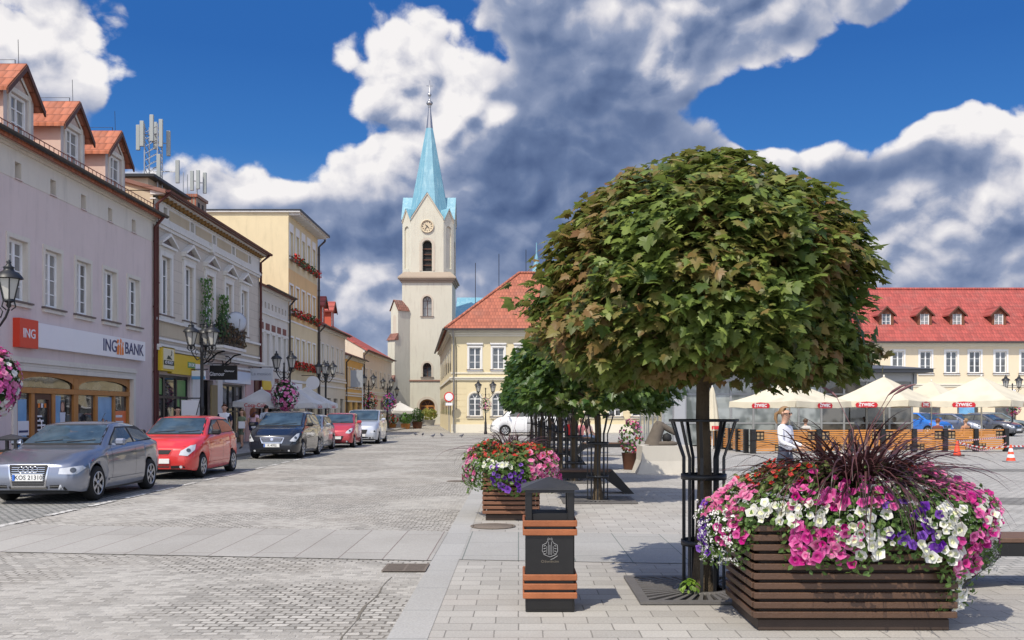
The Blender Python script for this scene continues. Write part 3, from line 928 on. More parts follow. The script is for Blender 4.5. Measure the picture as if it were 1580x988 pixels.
# balcony
mb = MB()
mb.box(S0(40.9), S0(44.3), -1.1, -.31, 4.28, 4.40); mb.box(S0(41.0), S0(44.2), -1.0, -.31, 4.18, 4.276)
bal = mb.build('balcony', TRIM, B)
mb = MB()
x0, x1 = S0(41.0), S0(44.2)
for k in range(25):
    x = x0 + (x1 - x0) * k / 24
    mb.box(x - .012, x + .012, -1.04, -1.016, 4.40, 5.25)
for k in range(7):
    for x in (x0, x1): mb.box(x - .012, x + .012, -1.0 + k * .15, -.976 + k * .15, 4.40, 5.25)
for z in (4.48, 5.25): mb.box(x0 - .02, x1 + .02, -1.05, -1.01, z, z + .03)
for x in (x0, x1):
    for z in (4.481, 5.251): mb.box(x - .02, x + .02, -1.008, -.05, z, z + .03)
mb.build('railing', DARKM, bal)
mb = MB()
for x in (S0(41.4), S0(43.8)):
    mb.tube([(x, -.05, 3.6), (x, -.3, 3.75), (x, -.7, 4.1), (x, -1.0, 4.17)], .035, 6)
    mb.tube([(x, -.35 + .2 * math.cos(t * .7), 3.88 + .2 * math.sin(t * .7)) for t in range(10)], .025, 5)
mb.build('bracket', DARKM, bal)
ch = thing('chimney', 'red brick chimney stack on the roof of the ornate cream house', 'chimney', (-15.2, 46.6, 0), PI / 2)
boxes(ch, 'stack', BRICK, (-.75, .75, 0, .7, 9.5, 11.7)); boxes(ch, 'chimney_cap', BRICK, (-.82, .82, -.07, .77, 11.7, 11.84))
boxes(ch, 'flue', BLACK, (-.5, -.25, -.012, .02, 11.2, 11.5), (.05, .3, -.012, .02, 11.2, 11.5))
pth = thing('roof_penthouse', 'small yellow rendered rooftop hut with dark eaves beneath the antenna mast', 'rooftop hut', (-15.7, 41.2, 0), PI / 2)
boxes(pth, 'wall', W_TAN, (0, 4.2, 0, 2.4, 10.0, 11.5)); boxes(pth, 'roof', DARKM, (-.25, 4.4, -.35, 2.6, 11.504, 11.62))
# signs on the ornate house
sg = thing('shop_sign', 'pale square sign with a dark portrait beside the yellow fascia', 'sign', (FX, Y0, 0), PI / 2)
boxes(sg, 'frame', SIGNY, (S0(35.98), S0(37.32), -.30, -.001, 3.12, 4.02))
boxes(sg, 'panel', PM('sign_cream', (.62, .58, .42), .5, .06), (S0(36.12), S0(37.2), -.32, -.301, 3.2, 3.96))
mb = MB(); mb.box(S0(36.12), S0(37.2), -.328, -.321, 3.34, 3.52, 0)
cx = S0(36.72)
mb.poly([(cx - .3, -.326, 3.56), (cx + .3, -.326, 3.56), (cx + .12, -.326, 3.64), (cx - .14, -.326, 3.72)], 0)
mb.poly([(cx + .05, -.326, 3.66), (cx + .22, -.326, 3.72), (cx + .28, -.326, 3.86), (cx + .18, -.326, 3.93), (cx + .2, -.326, 3.8)], 0)
mb.build('emblem', PM('sign_dark_green', (.01, .03, .02), .5, .05), sg)
text(sg, 'lettering', 'Ó KASY', .16, SIGNW, (S0(36.66), -.332, 3.43), sx=1.5)
sg = thing('shop_sign', 'yellow shop fascia with small white lettering under the stone ledge', 'sign', (FX, Y0, 0), PI / 2)
boxes(sg, 'board', SIGNY, (S0(37.38), S0(40.95), -.16, -.001, 3.06, 3.85))
boxes(sg, 'panel', POST_GR, (S0(39.2), S0(40.1), -.166, -.161, 3.36, 3.6)); boxes(sg, 'panel', SIGNW, (S0(40.12), S0(40.85), -.168, -.161, 3.3, 3.56))
text(sg, 'lettering', 'SKOK', .2, SIGNW, (S0(39.65), -.172, 3.48), sx=1.4)
def proj_sign(label, x0, x1, y, z0, z1, m, name='hanging_sign'):
    s = thing(name, label, 'sign', (0, y, 0))
    boxes(s, 'panel', m, (x0, x1, -.04, .04, z0, z1))
    mb = MB(); mb.tube([(FX, 0, z1 + .06), (x1 + .1, 0, z1 + .06)], .02, 6)
    for x in (x0 + .1, x1 - .1): mb.tube([(x, 0, z1), (x, 0, z1 + .06)], .012, 5)
    mb.build('bracket', DARKM, s)
    return s
sg = proj_sign('black hanging sign with thin white lettering below the balcony', -13.3, -12.12, 41.9, 2.95, 3.58, SIGNB)
text(sg, 'lettering', 'Glamour', .24, SIGNW, (-12.98, -.046, 3.2), sx=.75); text(sg, 'lettering', 'Glamour', .12, SIGNW, (-12.45, -.046, 3.33))
sg = proj_sign('silver grey hanging sign with faint lettering past the black one', -13.4, -12.28, 48.6, 3.14, 3.74, PM('sign_silver', (.5, .52, .55), .4, .05))
text(sg, 'lettering', 'La motion', .24, PM('lettering_grey', (.25, .26, .3), .5, .05), (-12.85, -.046, 3.46))
sg = thing('shop_sign', 'pale blue white fascia board over the display window by the pink pilaster', 'sign', (FX, Y0, 0), PI / 2)
boxes(sg, 'board', PM('sign_ice', (.55, .60, .68), .4, .05), (S0(44.3), S0(48.6), -.12, -.001, 2.92, 3.5))
sg = proj_sign('small blue and white hanging sign beside the first tall lamp', -13.3, -12.75, 39.6, 2.9, 3.25, SIGNW)
boxes(sg, 'stripe', POST_BLUE, (-13.3, -12.75, -.046, -.041, 2.9, 3.03))

# --- low white house
W_OFFW = setwall('off_white_plaster', (.60, .565, .51))
DRED = PM('dark_red_tile_panel', (.16, .055, .045), .6, .15, 6)
Y0 = 50.65
Cc = row_house('terraced_house', 'low white house with dark red panels over tall windows', Y0)
LC = 6.4; HC = 8.2
S0 = lambda y: y - Y0
cy = [51.05, 52.3, 53.55, 54.8, 56.05]
mb = MB()
hol = [(S0(y) - .33, S0(y) + .33, 4.05, 5.75) for y in cy]
v8 = [(k * .75 + .3, k * .75 + .62, 7.1, 7.42) for k in range(8)]
holes_wall(mb, 0, LC, 0, HC, hol + v8 + [(.2, 3.6, .1, 2.5), (4.2, 6.1, .1, 2.4)], 0, .25)
shell(mb, LC, 10, HC)
mb.build('wall', W_OFFW, Cc)
for y in cy:
    window(Cc, S0(y), 4.05, .66, 1.7, d=.2, nx=1, rows=(.66,), trim=.08, sill=False)
    boxes(Cc, 'red_panel', DRED, (S0(y) - .4, S0(y) + .4, -.02, -.001, 5.95, 6.3))
for v in v8: boxes(Cc, 'attic_vent', DRED, (v[0], v[1], .1, .12, v[2], v[3]))
boxes(Cc, 'red_panel', DRED, (3.2, 6.2, -.02, -.001, 3.0, 3.4))
mb = MB()
for z, p in ((8.0, .2), (8.1, .3), (6.75, .08), (5.82, .05), (3.82, .1), (2.75, .06)): mb.box(0, LC, -p, -.001, z, z + .09)
mb.build('cornice', TRIM, Cc)
gable_roof(Cc, LC, 10, HC, math.radians(24), TILE_D, .35, .05)
gutter(Cc, 0, LC + .2, -.45, 8.2, GUT); downpipe(Cc, LC - .05, -.1, 8.25, -.42, GUT)
boxes(Cc, 'door', BLACK, (.2, 3.6, .3, .32, .1, 2.5), (4.2, 6.1, .3, .32, .1, 2.4))
mb = MB(); mb.add([(.1, -.02, 2.75), (3.7, -.02, 2.75), (3.7, -1.1, 2.3), (.1, -1.1, 2.3), (3.7, -1.1, 2.1), (.1, -1.1, 2.1)], [(0, 1, 2, 3), (3, 2, 4, 5)])
mb.build('awning', PM('awning_red', (.30, .04, .06), .8, .1), Cc)
sg = thing('shop_sign', 'small rounded yellow fascia sign above the dark red awning', 'sign', (FX, Y0, 0), PI / 2)
mb = MB(); mb.prism([(.3, 2.72), (1.9, 2.72), (2.1, 2.95), (1.9, 3.2), (.3, 3.2)], 1, -.12, -.021); mb.build('panel', SIGNY, sg)

# --- tall yellow house
W_YEL = setwall('yellow_gable_plaster', (.66, .55, .35))
W_YEL2 = setwall('yellow_front_plaster', (.64, .53, .34))
W_PEACH = setwall('peach_plaster', (.68, .45, .22))
REDF = PM('geranium_red', (.55, .03, .02), .7, .35, 25)
LEAFD = PM('box_foliage', (.05, .10, .025), .7, .5, 20)
Y0 = 57.05
D = row_house('apartment_house', 'tall yellow flat roofed house with a blank gable and flower boxes', Y0)
LD = 8.3; HD = 13.25
S0 = lambda y: y - Y0
dy = [57.75, 59.35, 60.95, 62.5, 64.1]
rows = [(10.75, 1.45), (7.55, 1.5), (4.45, 1.5)]
mb = MB()
hol = [(S0(y) - .42, S0(y) + .42, z, z + h) for y in dy for z, h in rows]
lo = (S0(58.2), S0(60.2), .1, 2.6), (S0(61.5), S0(64.5), .1, 2.6)
holes_wall(mb, 0, LD, 10.0, HD, [h for h in hol if h[2] > 10], 0, .2, 0)
holes_wall(mb, 0, LD, 6.9, 10.0, [h for h in hol if 7 < h[2] < 10], 0, .2, 1)
holes_wall(mb, 0, LD, 0, 6.9, [h for h in hol if h[2] < 7] + list(lo), 0, .2, 0)
mb.build('wall', [W_YEL2, W_PEACH], D)
mb = MB(); shell(mb, LD, 11, HD); mb.quad((0, 0, HD), (LD, 0, HD), (LD, 11, HD), (0, 11, HD)); mb.build('gable_wall', W_YEL, D)
for z, h in rows:
    for y in dy: window(D, S0(y), z, .84, h, d=.16, nx=2, rows=(.68,), trim=.11, tmat=WHITE)
for lh in lo: boxes(D, 'shop_window', PANE_SHOP, (lh[0], lh[1], .1, .12, lh[2], lh[3]))
mb = MB()
for y in dy: mb.box(S0(y) - .5, S0(y) + .5, -.03, -.001, 12.32, 12.7)
mb.box(0, LD, -.05, -.001, 6.88, 6.98); mb.box(0, LD, -.1, -.001, 3.3, 3.45)
mb.build('wall_panel', WHITE, D)
mb = MB(); mb.box(-.12, LD + .25, -.75, 11.2, HD, HD + .1, 0); mb.box(-.14, LD + .27, -.78, -.7, HD + .02, HD + .16, 1)
mb.box(-.16, -.1, -.75, 11.2, HD + .104, HD + .17, 1)
mb.build('roof', [TRIM, DARKM], D)
mb = MB(); mb.box(-.05, .1, -.65, -.001, HD - .14, HD - .002); br = mb.mesh('bracket', TRIM)
for k in range(16): inst('bracket', br, D, (.15 + k * .53, 0, 0))
def flowerbox(parent, x, z, w, red=True):
    mb = MB(); mb.box(x - w / 2, x + w / 2, -.32, -.13, z, z + .16); o = mb.build('flower_box', WOODD, parent)
    f = MB()
    for k in range(int(90 * w)):
        c = Vector((x + uni(-.55, .55) * w, -.23 + uni(-.2, .14), z + .2 + uni(-.22, .26)))
        a = Vector((uni(-1, 1), uni(-1, 1), uni(-1, 1))).normalized() * .07; b = a.cross(Vector((uni(-1, 1), uni(-1, 1), uni(-1, 1)))).normalized() * .07
        f.quad(c - a, c - b, c + a, c + b, 0 if RN.random() < (.68 if red else .12) else 1)
    f.build('geranium', [REDF, LEAFD], o)
for i, y in enumerate(dy):
    flowerbox(D, S0(y), 10.42, .75, i not in (1, 3)); flowerbox(D, S0(y), 7.22, .75, i != 3); flowerbox(D, S0(y), 4.1, 1.25)
downpipe(D, LD - .05, -.1, 13.1, -.5, GUT, .07)
sg = thing('shop_sign', 'white and light blue fascia sign on the tall yellow house', 'sign', (FX, Y0, 0), PI / 2)
boxes(sg, 'board', SIGNW, (.3, 3.1, -.12, -.001, 2.75, 3.25)); boxes(sg, 'panel', POST_BLUE, (.3, 1.2, -.128, -.121, 2.75, 3.25))
sg = thing('hanging_sign', 'round white hanging sign on the tall yellow house', 'sign', (-12.8, 60.5, 3.35))
mb = MB(); mb.lathe([(.0, -.03), (.42, -.03), (.42, .03), (0, .03)], 20, smooth=False); mb.build('disc', SIGNW, sg, rot=(PI / 2, 0, 0))
mb = MB(); mb.lathe([(.22, -.034), (.28, -.034)], 20); mb.build('emblem', POST_BLUE, sg, rot=(PI / 2, 0, 0))
boxes(sg, 'bracket', DARKM, (-.75, .1, -.02, .02, .43, .47))

# --- cream house with red dormers, yellow low house, gabled house, far house
def plain_house(label, y0, L, H, wall, tile, ys, z, h, w=.8, pitch=30, low=(), D_=10, xface=FX, trimm=TRIM):
    t = thing('terraced_house', label, 'house', (xface, y0, 0), PI / 2)
    mb = MB()
    hol = [(y - y0 - w / 2, y - y0 + w / 2, z, z + h) for y in ys]
    lows = [(a - y0, b - y0, .1, zz) for a, b, zz in low]
    holes_wall(mb, 0, L, 0, H, hol + lows, 0, .2)
    shell(mb, L, D_, H)
    mb.build('wall', wall, t)
    for y in ys: window(t, y - y0, z, w, h, d=.16, nx=2, rows=(.66,), trim=.1, tmat=trimm)
    for a, b, c, e in lows: boxes(t, 'shop_window', PANE_SHOP, (a, b, .12, .14, c, e))
    mb = MB()
    for zz, p in ((H - .34, .14), (H - .2, .25), (z - .55, .07), (z - .75, .12), (z - 1.2, .06)): mb.box(0, L, -p, -.001, zz, zz + .12)
    mb.build('cornice', trimm, t)
    gable_roof(t, L, D_, H, math.radians(pitch), tile, .4, .08, wall=wall)
    gutter(t, -.05, L + .1, -.48, H - .1, GUT); downpipe(t, .1, -.1, H - .1, -.45, GUT)
    return t
E = plain_house('cream house with two red clad dormers on its roof', 65.4, 10.3, 7.5, setwall('light_cream_plaster', (.62, .56, .45)), TILE_D, [66.9, 68.6, 70.5, 72.4, 74.2], 4.45, 1.75, .72, 32, ((66, 67.5, 2.5), (68.5, 70, 2.5), (71, 72.5, 2.5), (73.5, 75, 2.5)))
W_DRED = PM('dormer_red_cladding', (.50, .10, .06), .8, .12, 2)
for x in (2.4, 5.75): dormer(E, x, .12, 7.6, .52, 9.0, 9.5, 3.6, W_DRED, TILE_RED, .66, trimm=None, win_h=1.05)
F = plain_house('low yellow ochre house with five narrow white framed windows', 75.75, 8.6, 6.0, setwall('ochre_plaster', (.66, .42, .14)), TILE_D, [76.6, 78.2, 79.8, 81.4, 83.0], 3.5, 1.5, .7, 20, ((76.2, 78, 2.4), (79, 80.5, 2.4), (81.5, 83.5, 2.4)))
G_ = plain_house('pale gabled house with red tiles behind the ochre house', 84.4, 19, 7.0, setwall('pale_plaster', (.64, .56, .44)), TILE_RED, [86, 89, 92, 95, 98, 101], 3.8, 1.5, .8, 30, ((86, 88, 2.4), (90, 92, 2.4), (95, 97, 2.4)), 9)
mb = MB()
for k in range(6): mb.box(18.2, 18.9, -.3 - .12 * k, 0, 7.0 - .35 + .0 * k - .4 * (k % 3), 7.0 - .2 - .4 * (k % 3))
Hh = thing('house', 'far green grey house with a low red roof beside the park trees', 'house', (-19.2, 118, 0))
mb = MB()
hx = [(k * .95 + .5, k * .95 + .95, 2.9, 4.4) for k in range(4)]
holes_wall(mb, 0, 4.2, 0, 5.2, hx + [(.4, 1.4, .1, 2.3), (2.4, 3.6, .1, 2.3)], 0, .2); shell(mb, 4.2, 10, 5.2)
mb.build('wall', setwall('grey_green_plaster', (.42, .40, .29)), Hh)
for h in hx: boxes(Hh, 'window', PANE, (h[0], h[1], .1, .12, h[2], h[3]))
boxes(Hh, 'shop_window', PANE_SHOP, (.4, 1.4, .1, .12, .1, 2.3), (2.4, 3.6, .1, .12, .1, 2.3))
gable_roof(Hh, 4.2, 10, 5.2, math.radians(14), TILE_RED, .4, .2)
# ---------------------------------------------------------------- church
W_CH = PM('church_plaster', (.54, .52, .43), .9, .10, .35, .3, 30, dirt=.6, dcol=(.38, .34, .28))
W_CHD = PM('church_trim', (.50, .44, .36), .9, .08, 1, .2, 30, dirt=.3)
def coppermat(name, ax):
    m, t, p = newmat(name)
    co = coords(t)
    sep = t.node('ShaderNodeSeparateXYZ', {0: co})
    u = t.math('FRACT', t.math('MULTIPLY', sep.outputs[ax], 1.7)); v = t.math('FRACT', t.math('MULTIPLY', sep.outputs[2], 2.2))
    e = t.math('MAXIMUM', t.mr(u, .9, 1, 0, .3), t.mr(v, .9, 1, 0, .3))
    c = t.mix(t.noise(co, 1.1, 4), (.115, .27, .355), (.19, .385, .465))
    c = t.mix(t.mr(t.noise(t.vec('MULTIPLY', co, (3, 3, .25)), 1.5, 4), .45, .7, 0, .55), c, (.30, .47, .52))
    c = t.mix(e, c, (.07, .19, .25))
    t.set(p.inputs['Base Color'], c)
    p.inputs['Roughness'].default_value = .45
    return m
COPPER = coppermat('copper_turquoise', 0)
CH = thing('church', 'cream church tower with a pointed turquoise spire, clock and turquoise nave roof', 'church', (-10.06, 107, 0))
mb = MB()
hw = 2.75
wdw = [(-.5, .5, 12.0, 14.2, .5), (-.47, .47, 5.3, 6.86, .47), (-.85, .85, .25, 2.85, .75)]
mb.M = Matrix.Translation((0, 0, 0))
holes_wall(mb, -hw, hw, -.2, 16.0, wdw, 0, .55)
mb.quad((-hw, 6, 0), (-hw, 0, 0), (-hw, 0, 16), (-hw, 6, 16)); mb.quad((hw, 0, 0), (hw, 6, 0), (hw, 6, 16), (hw, 0, 16)); mb.quad((hw, 6, 0), (-hw, 6, 0), (-hw, 6, 16), (hw, 6, 16))
mb.box(-hw - .1, hw + .1, -.1, -.001, 0, 1.0)
mb.build('tower', W_CH, CH)
for (a, b, c, e, r), nm in zip(wdw[:2], ('w', 'v')):
    window(CH, (a + b) / 2, c, b - a, e - c, d=.5, nx=2, rows=(.5,), rise=r, trim=.2, tmat=W_CHD, fmat=WOODD, sill=True, fw=.05)
d = window(CH, 0, .25, 1.7, 2.6, d=.4, nx=2, rows=(.5,), rise=.75, trim=.28, tmat=W_CHD, fmat=WOOD, pane=WOODD, sill=False, fw=.14, barw=.12, name='door')
boxes(CH, 'string_course', PM('brick_string', (.26, .15, .11), .9, .1), (-hw, hw, -.09, -.001, 4.82, 4.98))
boxes(CH, 'step', W_CHD, (-1.6, 1.6, -.7, -.102, 0, .14))
mb = MB()
for a, b, c in ((15.7, .12, .2), (15.9, .28, .2), (16.1, .45, .16)): mb.box(-hw - b, hw + b, -b, 6 + b, a, a + c - .004)
mb.add([(-hw - .45, -.45, 16.26), (hw + .45, -.45, 16.26), (hw + .45, 6.45, 16.26), (-hw - .45, 6.45, 16.26), (-hw + .2, .2, 16.9), (hw - .2, .2, 16.9), (hw - .2, 5.8, 16.9), (-hw + .2, 5.8, 16.9)],
       [(0, 1, 5, 4), (1, 2, 6, 5), (2, 3, 7, 6), (3, 0, 4, 7)])
mb.build('cornice', PM('tower_cornice', (.32, .26, .20), .9, .15, 1), CH)
# belfry: eight sided with gables
c = 1.05; a = 2.85
cy_ = 3.0
P8 = [(-a + c, -a), (a - c, -a), (a, -a + c), (a, a - c), (a - c, a), (-a + c, a), (-a, a - c), (-a, -a + c)]
P8 = [(x, y + cy_) for x, y in P8]
bel = MB(); rf = MB(); tr = MB()
ctr = Vector((0, cy_, 0))
for i in range(8):
    p = Vector((*P8[i], 0)); q = Vector((*P8[(i + 1) % 8], 0))
    L = (q - p).length
    ux = (q - p).normalized(); ny = Vector((-ux.y, ux.x, 0))
    M = Matrix(((ux.x, ny.x, 0, p.x), (ux.y, ny.y, 0, p.y), (0, 0, 1, 0), (0, 0, 0, 1)))
    main = i % 2 == 0
    tr = MB()
    bel.M = M; tr.M = M
    zt, za = (22.75, 25.6) if main else (22.5, 23.9)
    if main: holes_wall(bel, 0, L, 16.5, zt, [(L / 2 - .52, L / 2 + .52, 16.95, 20.35, .52)], 0, .5)
    else: holes_wall(bel, 0, L, 16.5, zt, [(L / 2 - .38, L / 2 + .38, 17.3, 22.0, .38)], 0, .16)
    bel.add([(0, 0, zt), (L, 0, zt), (L / 2, 0, za)], [(0, 1, 2)])
    if not main: bel.quad((L / 2 - .4, .155, 17.2), (L / 2 + .4, .155, 17.2), (L / 2 + .4, .155, 22), (L / 2 - .4, .155, 22))
    else:
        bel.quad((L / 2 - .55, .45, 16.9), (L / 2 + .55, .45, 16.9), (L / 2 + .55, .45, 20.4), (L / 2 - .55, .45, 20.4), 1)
        ap = arcpts(L / 2 - .58, L / 2 + .58, 19.83, .58); op = arcpts(L / 2 - .85, L / 2 + .85, 19.83, .85)
        for k in range(12): tr.quad((op[k][0], -.05, op[k][1]), (ap[k][0], -.05, ap[k][1]), (ap[k + 1][0], -.05, ap[k + 1][1]), (op[k + 1][0], -.05, op[k + 1][1]))
        tr.box(L / 2 - .85, L / 2 - .58, -.05, -.001, 17, 19.83); tr.box(L / 2 + .58, L / 2 + .85, -.05, -.001, 17, 19.83)
        for k in (17.6, 18.2, 18.8, 19.4): tr.box(L / 2 - .5, L / 2 + .5, .3, .34, k, k + .12, 1)
    for sgn in (0, 1):   # raised gable rims
        x0, x1 = (0, L / 2) if sgn == 0 else (L, L / 2)
        tr.add([(x0, -.1, zt - .12), (x1, -.1, za - .16), (x1, -.1, za + .06), (x0, -.1, zt + .1), (x0, .02, zt - .12), (x1, .02, za - .16), (x1, .02, za + .06), (x0, .02, zt + .1)],
               [(0, 1, 2, 3), (0, 4, 5, 1), (3, 2, 6, 7)])
    tr.build('belfry_trim', [W_CHD, WOODD], CH)
    rf.M = M
    cl = M.inverted() @ Vector((0, cy_, za))
    o = -.14
    rf.add([(-.04, o, zt + .06), (L / 2, o, za + .08), (cl.x, cl.y, za + .08), (L + .04, o, zt + .06)], [(0, 1, 2), (1, 3, 2)])
bel.build('belfry', [W_CH, BLACK], CH); rf.build('gable_roof', COPPER, CH)
mb = MB(); mb.lathe([(2.45, 22.9), (2.03, 25.2), (.40, 33.5)], 8, (0, cy_, 0), 0, False, PI / 8); mb.build('spire', COPPER, CH)
mb = MB(); mb.lathe([(.405, 33.5), (.14, 35.85)], 8, (0, cy_, 0), 0, False, PI / 8)
mb.lathe([(.1, 34.9), (.2, 35.0), (.12, 35.1), (.3, 35.25), (.38, 35.42), (.3, 35.58), (.1, 35.7), (.07, 36.1), (.2, 36.3), (.22, 36.4), (.06, 36.55), (.05, 38.0)], 12, (0, cy_, .95))
mb.box(-.36, .36, cy_ - .05, cy_ + .05, 38.3, 38.42); mb.build('finial', PM('finial_metal', (.35, .35, .36), .35, .1, metal=.8), CH)
ck = MB(); ck.lathe([(.0, -.02), (.62, -.02), (.62, .1), (.74, .1), (.74, -.0)], 28); cko = ck.build('clock', PM('clock_face', (.55, .46, .32), .7, .05), CH, (0, -.11, 21.9 - .0), (PI / 2, 0, 0))
cko.location = (0, .15 + cy_ - a - .2, 21.9)
mb = MB()
for k in range(12):
    t = k * PI / 6; mb.box(-.03, .03, .44, .56, .03, .04, T=Matrix.Rotation(t, 4, 'Z'))
mb.box(-.03, .03, -.08, .42, .045, .055, T=Matrix.Rotation(2.5, 4, 'Z')); mb.box(-.03, .03, -.3, .3, .056, .062, T=Matrix.Rotation(.8, 4, 'Z'))
mb.build('clock_hands', DARKM, cko)
mb = MB(); tc = MB()
mb.M = tc.M = Matrix.Translation((-hw, 0, 0)) @ Matrix.Rotation(math.radians(45), 4, 'Z') @ Matrix.Translation((0, 0, 0))
# local -x points away from the corner
for z0, z1, out in ((0, 4.7, 2.0), (4.7, 9.3, 1.5), (9.3, 12.6, 1.05)):
    mb.box(-out, .6, -.62, .62, z0, z1)
    nx = {2.0: 1.5, 1.5: 1.05}.get(out)
    if nx:
      tc.M = mb.M; tc.add([(-out - .14, -.72, z1 - .05), (-out - .14, .72, z1 - .05), (-nx, .72, z1 + .75), (-nx, -.72, z1 + .75), (-nx, -.72, z1), (-nx, .72, z1)], [(0, 3, 2, 1), (0, 4, 3), (1, 2, 5)])
      tc.build('buttress_cap', TILE_D, CH); tc = MB()
mb.box(-1.045, .5, -.5, .5, 12.6, 12.9)
mb.add([(-1.05, -.62, 12.6), (-1.05, .62, 12.6), (-1.05, 0, 13.6), (.6, -.62, 12.6), (.6, .62, 12.6), (.6, 0, 13.6)], [(0, 2, 1), (0, 3, 5, 2), (1, 2, 5, 4)])
tc.M = mb.M
tc.add([(-1.2, -.75, 12.5), (-1.2, 0, 13.72), (-1.2, .75, 12.5), (.5, -.75, 12.5), (.5, 0, 13.72), (.5, .75, 12.5)], [(0, 3, 4, 1), (1, 4, 5, 2)])
mb.build('buttress', W_CH, CH)
tc.build('buttress_cap', TILE_D, CH)
mb = MB(); mb.M = Matrix.Translation((-hw, 0, 0)) @ Matrix.Rotation(math.radians(45), 4, 'Z')
ap = arcpts(-.3, .3, 11.7, .35)
mb.poly([(-1.06, p, q) for p, q in [(-.3, 9.9), *ap, (.3, 9.9)]])
mb.build('blind_arch', W_CHD, CH)
mb = MB()
mb.box(hw - .2, 22, 7.2, 20, 0, 10.6)
mb.build('nave_wall', W_CH, CH)
mb = MB(); mb.add([(hw - .3, 6.5, 10.2), (22.5, 6.5, 10.2), (22.5, 13.5, 15.6), (hw - .3, 13.5, 15.6), (hw - .3, 20.5, 10.2), (22.5, 20.5, 10.2)], [(0, 1, 2, 3), (3, 2, 5, 4), (0, 3, 4)])
mb.build('nave_roof', COPPER, CH)
mb = MB(); mb.lathe([(.9, 15.2), (.9, 16.4), (1.1, 16.5), (.1, 21.0), (.05, 22.4)], 8, (12.3, 13.5, 0), 0, False); mb.build('ridge_turret', COPPER, CH)

# ---------------------------------------------------------------- yellow hall with the hipped roof
W_HALL = PM('hall_yellow_plaster', (.66, .565, .36), .9, .05, 1, .2, 60, dirt=.12)
TRIMH = PM('hall_trim', (.70, .655, .54), .85, .05, 2, .1, 60, dirt=.15)
HA = thing('town_house', 'pale yellow corner house with arched ground floor windows and a salmon hipped roof', 'town house', (-4.86, 70.7, 0))
L = 18.4; H = 7.55
hx = [1.69 + 1.7 * k for k in range(10)]
mb = MB()
up = [(x - .42, x + .42, 4.62, 6.2) for x in hx]
dn = [(x - .44, x + .44, 1.2, 2.9, .44) for x in hx if not 14.6 < x < 16]
holes_wall(mb, 0, L, 0, H, up + dn + [(14.8, 16.0, .1, 2.9, .6)], 0, .2)
bx, byy = -3.2, 29.3
mb.quad((bx, byy, 0), (0, 0, 0), (0, 0, H), (bx, byy, H)); mb.quad((L, 0, 0), (L, byy, 0), (L, byy, H), (L, 0, H))
mb.build('wall', W_HALL, HA)
for x in hx:
    window(HA, x, 4.62, .84, 1.58, d=.13, nx=2, rows=(.33, .66), trim=.13, tmat=WHITE, hood='flat', sill=True, fw=.06, pane=PANE_DK)
for h in dn: window(HA, (h[0] + h[1]) / 2, 1.2, .88, 1.7, d=.13, nx=2, rows=(.36, .7), rise=.44, trim=.13, tmat=TRIMH, sill=True, fw=.06, pane=PANE_DK)
boxes(HA, 'door', PM('hall_door', (.16, .05, .03), .6, .15), (14.8, 16.0, .15, .19, .1, 2.9))
mb = MB()
for a, b, p in ((3.82, .14, .1), (3.96, .10, .16), (4.30, .1, .06), (7.0, .16, .06), (7.16, .14, .16), (7.32, .22, .3)): mb.box(-p, L, -p, -.001, a, a + b - .003)
mb.box(-.03, L, -.06, -.001, 0, .62)
mb.build('cornice', TRIMH, HA)
for i in range(len(hx)):
    mb = MB()
    x0 = hx[i - 1] + .63 if i else .05; x1 = hx[i] - .63
    for k in range(6):
        z = 1.0 + k * .45
        mb.box(x0, x1, -.012, -.001, z, z + .42)
    mb.build('rusticated_pier', W_HALL, HA)
mb = MB()
for a, p in ((7.16, .1), (7.32, .28), (3.9, .1)):
    mb.add([(0, -p, a), (-p, -p, a), (bx - p, byy, a), (bx, byy, a), (0, -p, a + .16), (-p, -p, a + .16), (bx - p, byy, a + .16), (bx, byy, a + .16)], [(0, 3, 2, 1), (4, 5, 6, 7), (1, 2, 6, 5)])
mb.build('side_cornice', TRIMH, HA)
sd = MB()
for k in range(7):
    for z0, z1 in ((1.3, 2.8), (4.6, 6.2)):
        t0 = (k + .4) / 7.6; t1 = t0 + .05
        sd.quad((bx * t1 - .03, byy * t1, z0), (bx * t0 - .03, byy * t0, z0), (bx * t0 - .03, byy * t0, z1), (bx * t1 - .03, byy * t1, z1))
sd.build('side_window', PANE, HA)
e = .45
E0 = (-e, -e, 7.55); E1 = (L + e, -e, 7.55); E2 = (bx - e, byy, 7.55); R0 = (4.9, 7.6, 12.65); R1 = (L - 4, 7.6, 12.65); R2 = (3.4, byy, 12.65); E3 = (L + e, byy, 7.55)
mb = MB(); mb.add([E0, E1, R1, R0], [(0, 1, 2, 3)]); mb.build('front_roof', TILE_HALL, HA)
mb = MB(); mb.add([E0, R0, R2, E2], [(0, 1, 2, 3)]); mb.add([E1, E3, R1], [(0, 1, 2)]); mb.add([R0, R1, E3, R2], [(0, 1, 2, 3)]); mb.build('side_roof', TILE_HALLY, HA)
mb = MB(); mb.tube([Vector(E0) + Vector((0, 0, .04)), Vector(R0) + Vector((0, 0, .06)), Vector(R1) + Vector((0, 0, .06))], .11, 8); mb.build('ridge_tile', TILE_HALL, HA)
mb = MB(); mb.box(-.55, L + .5, -.62, -.46, 7.44, 7.56)
mb.add([(-.62, -.62, 7.44), (-.46, -.62, 7.44), (bx - .46, byy, 7.44), (bx - .62, byy, 7.44), (-.62, -.62, 7.56), (-.46, -.62, 7.56), (bx - .46, byy, 7.56), (bx - .62, byy, 7.56)], [(0, 1, 2, 3), (4, 5, 6, 7), (0, 3, 7, 4), (1, 0, 4, 5)])
mb.build('gutter', GUT, HA)
downpipe(HA, .14, -.14, 7.45, -.5, PM('downpipe_grey', (.28, .27, .25), .5, .1), .06)
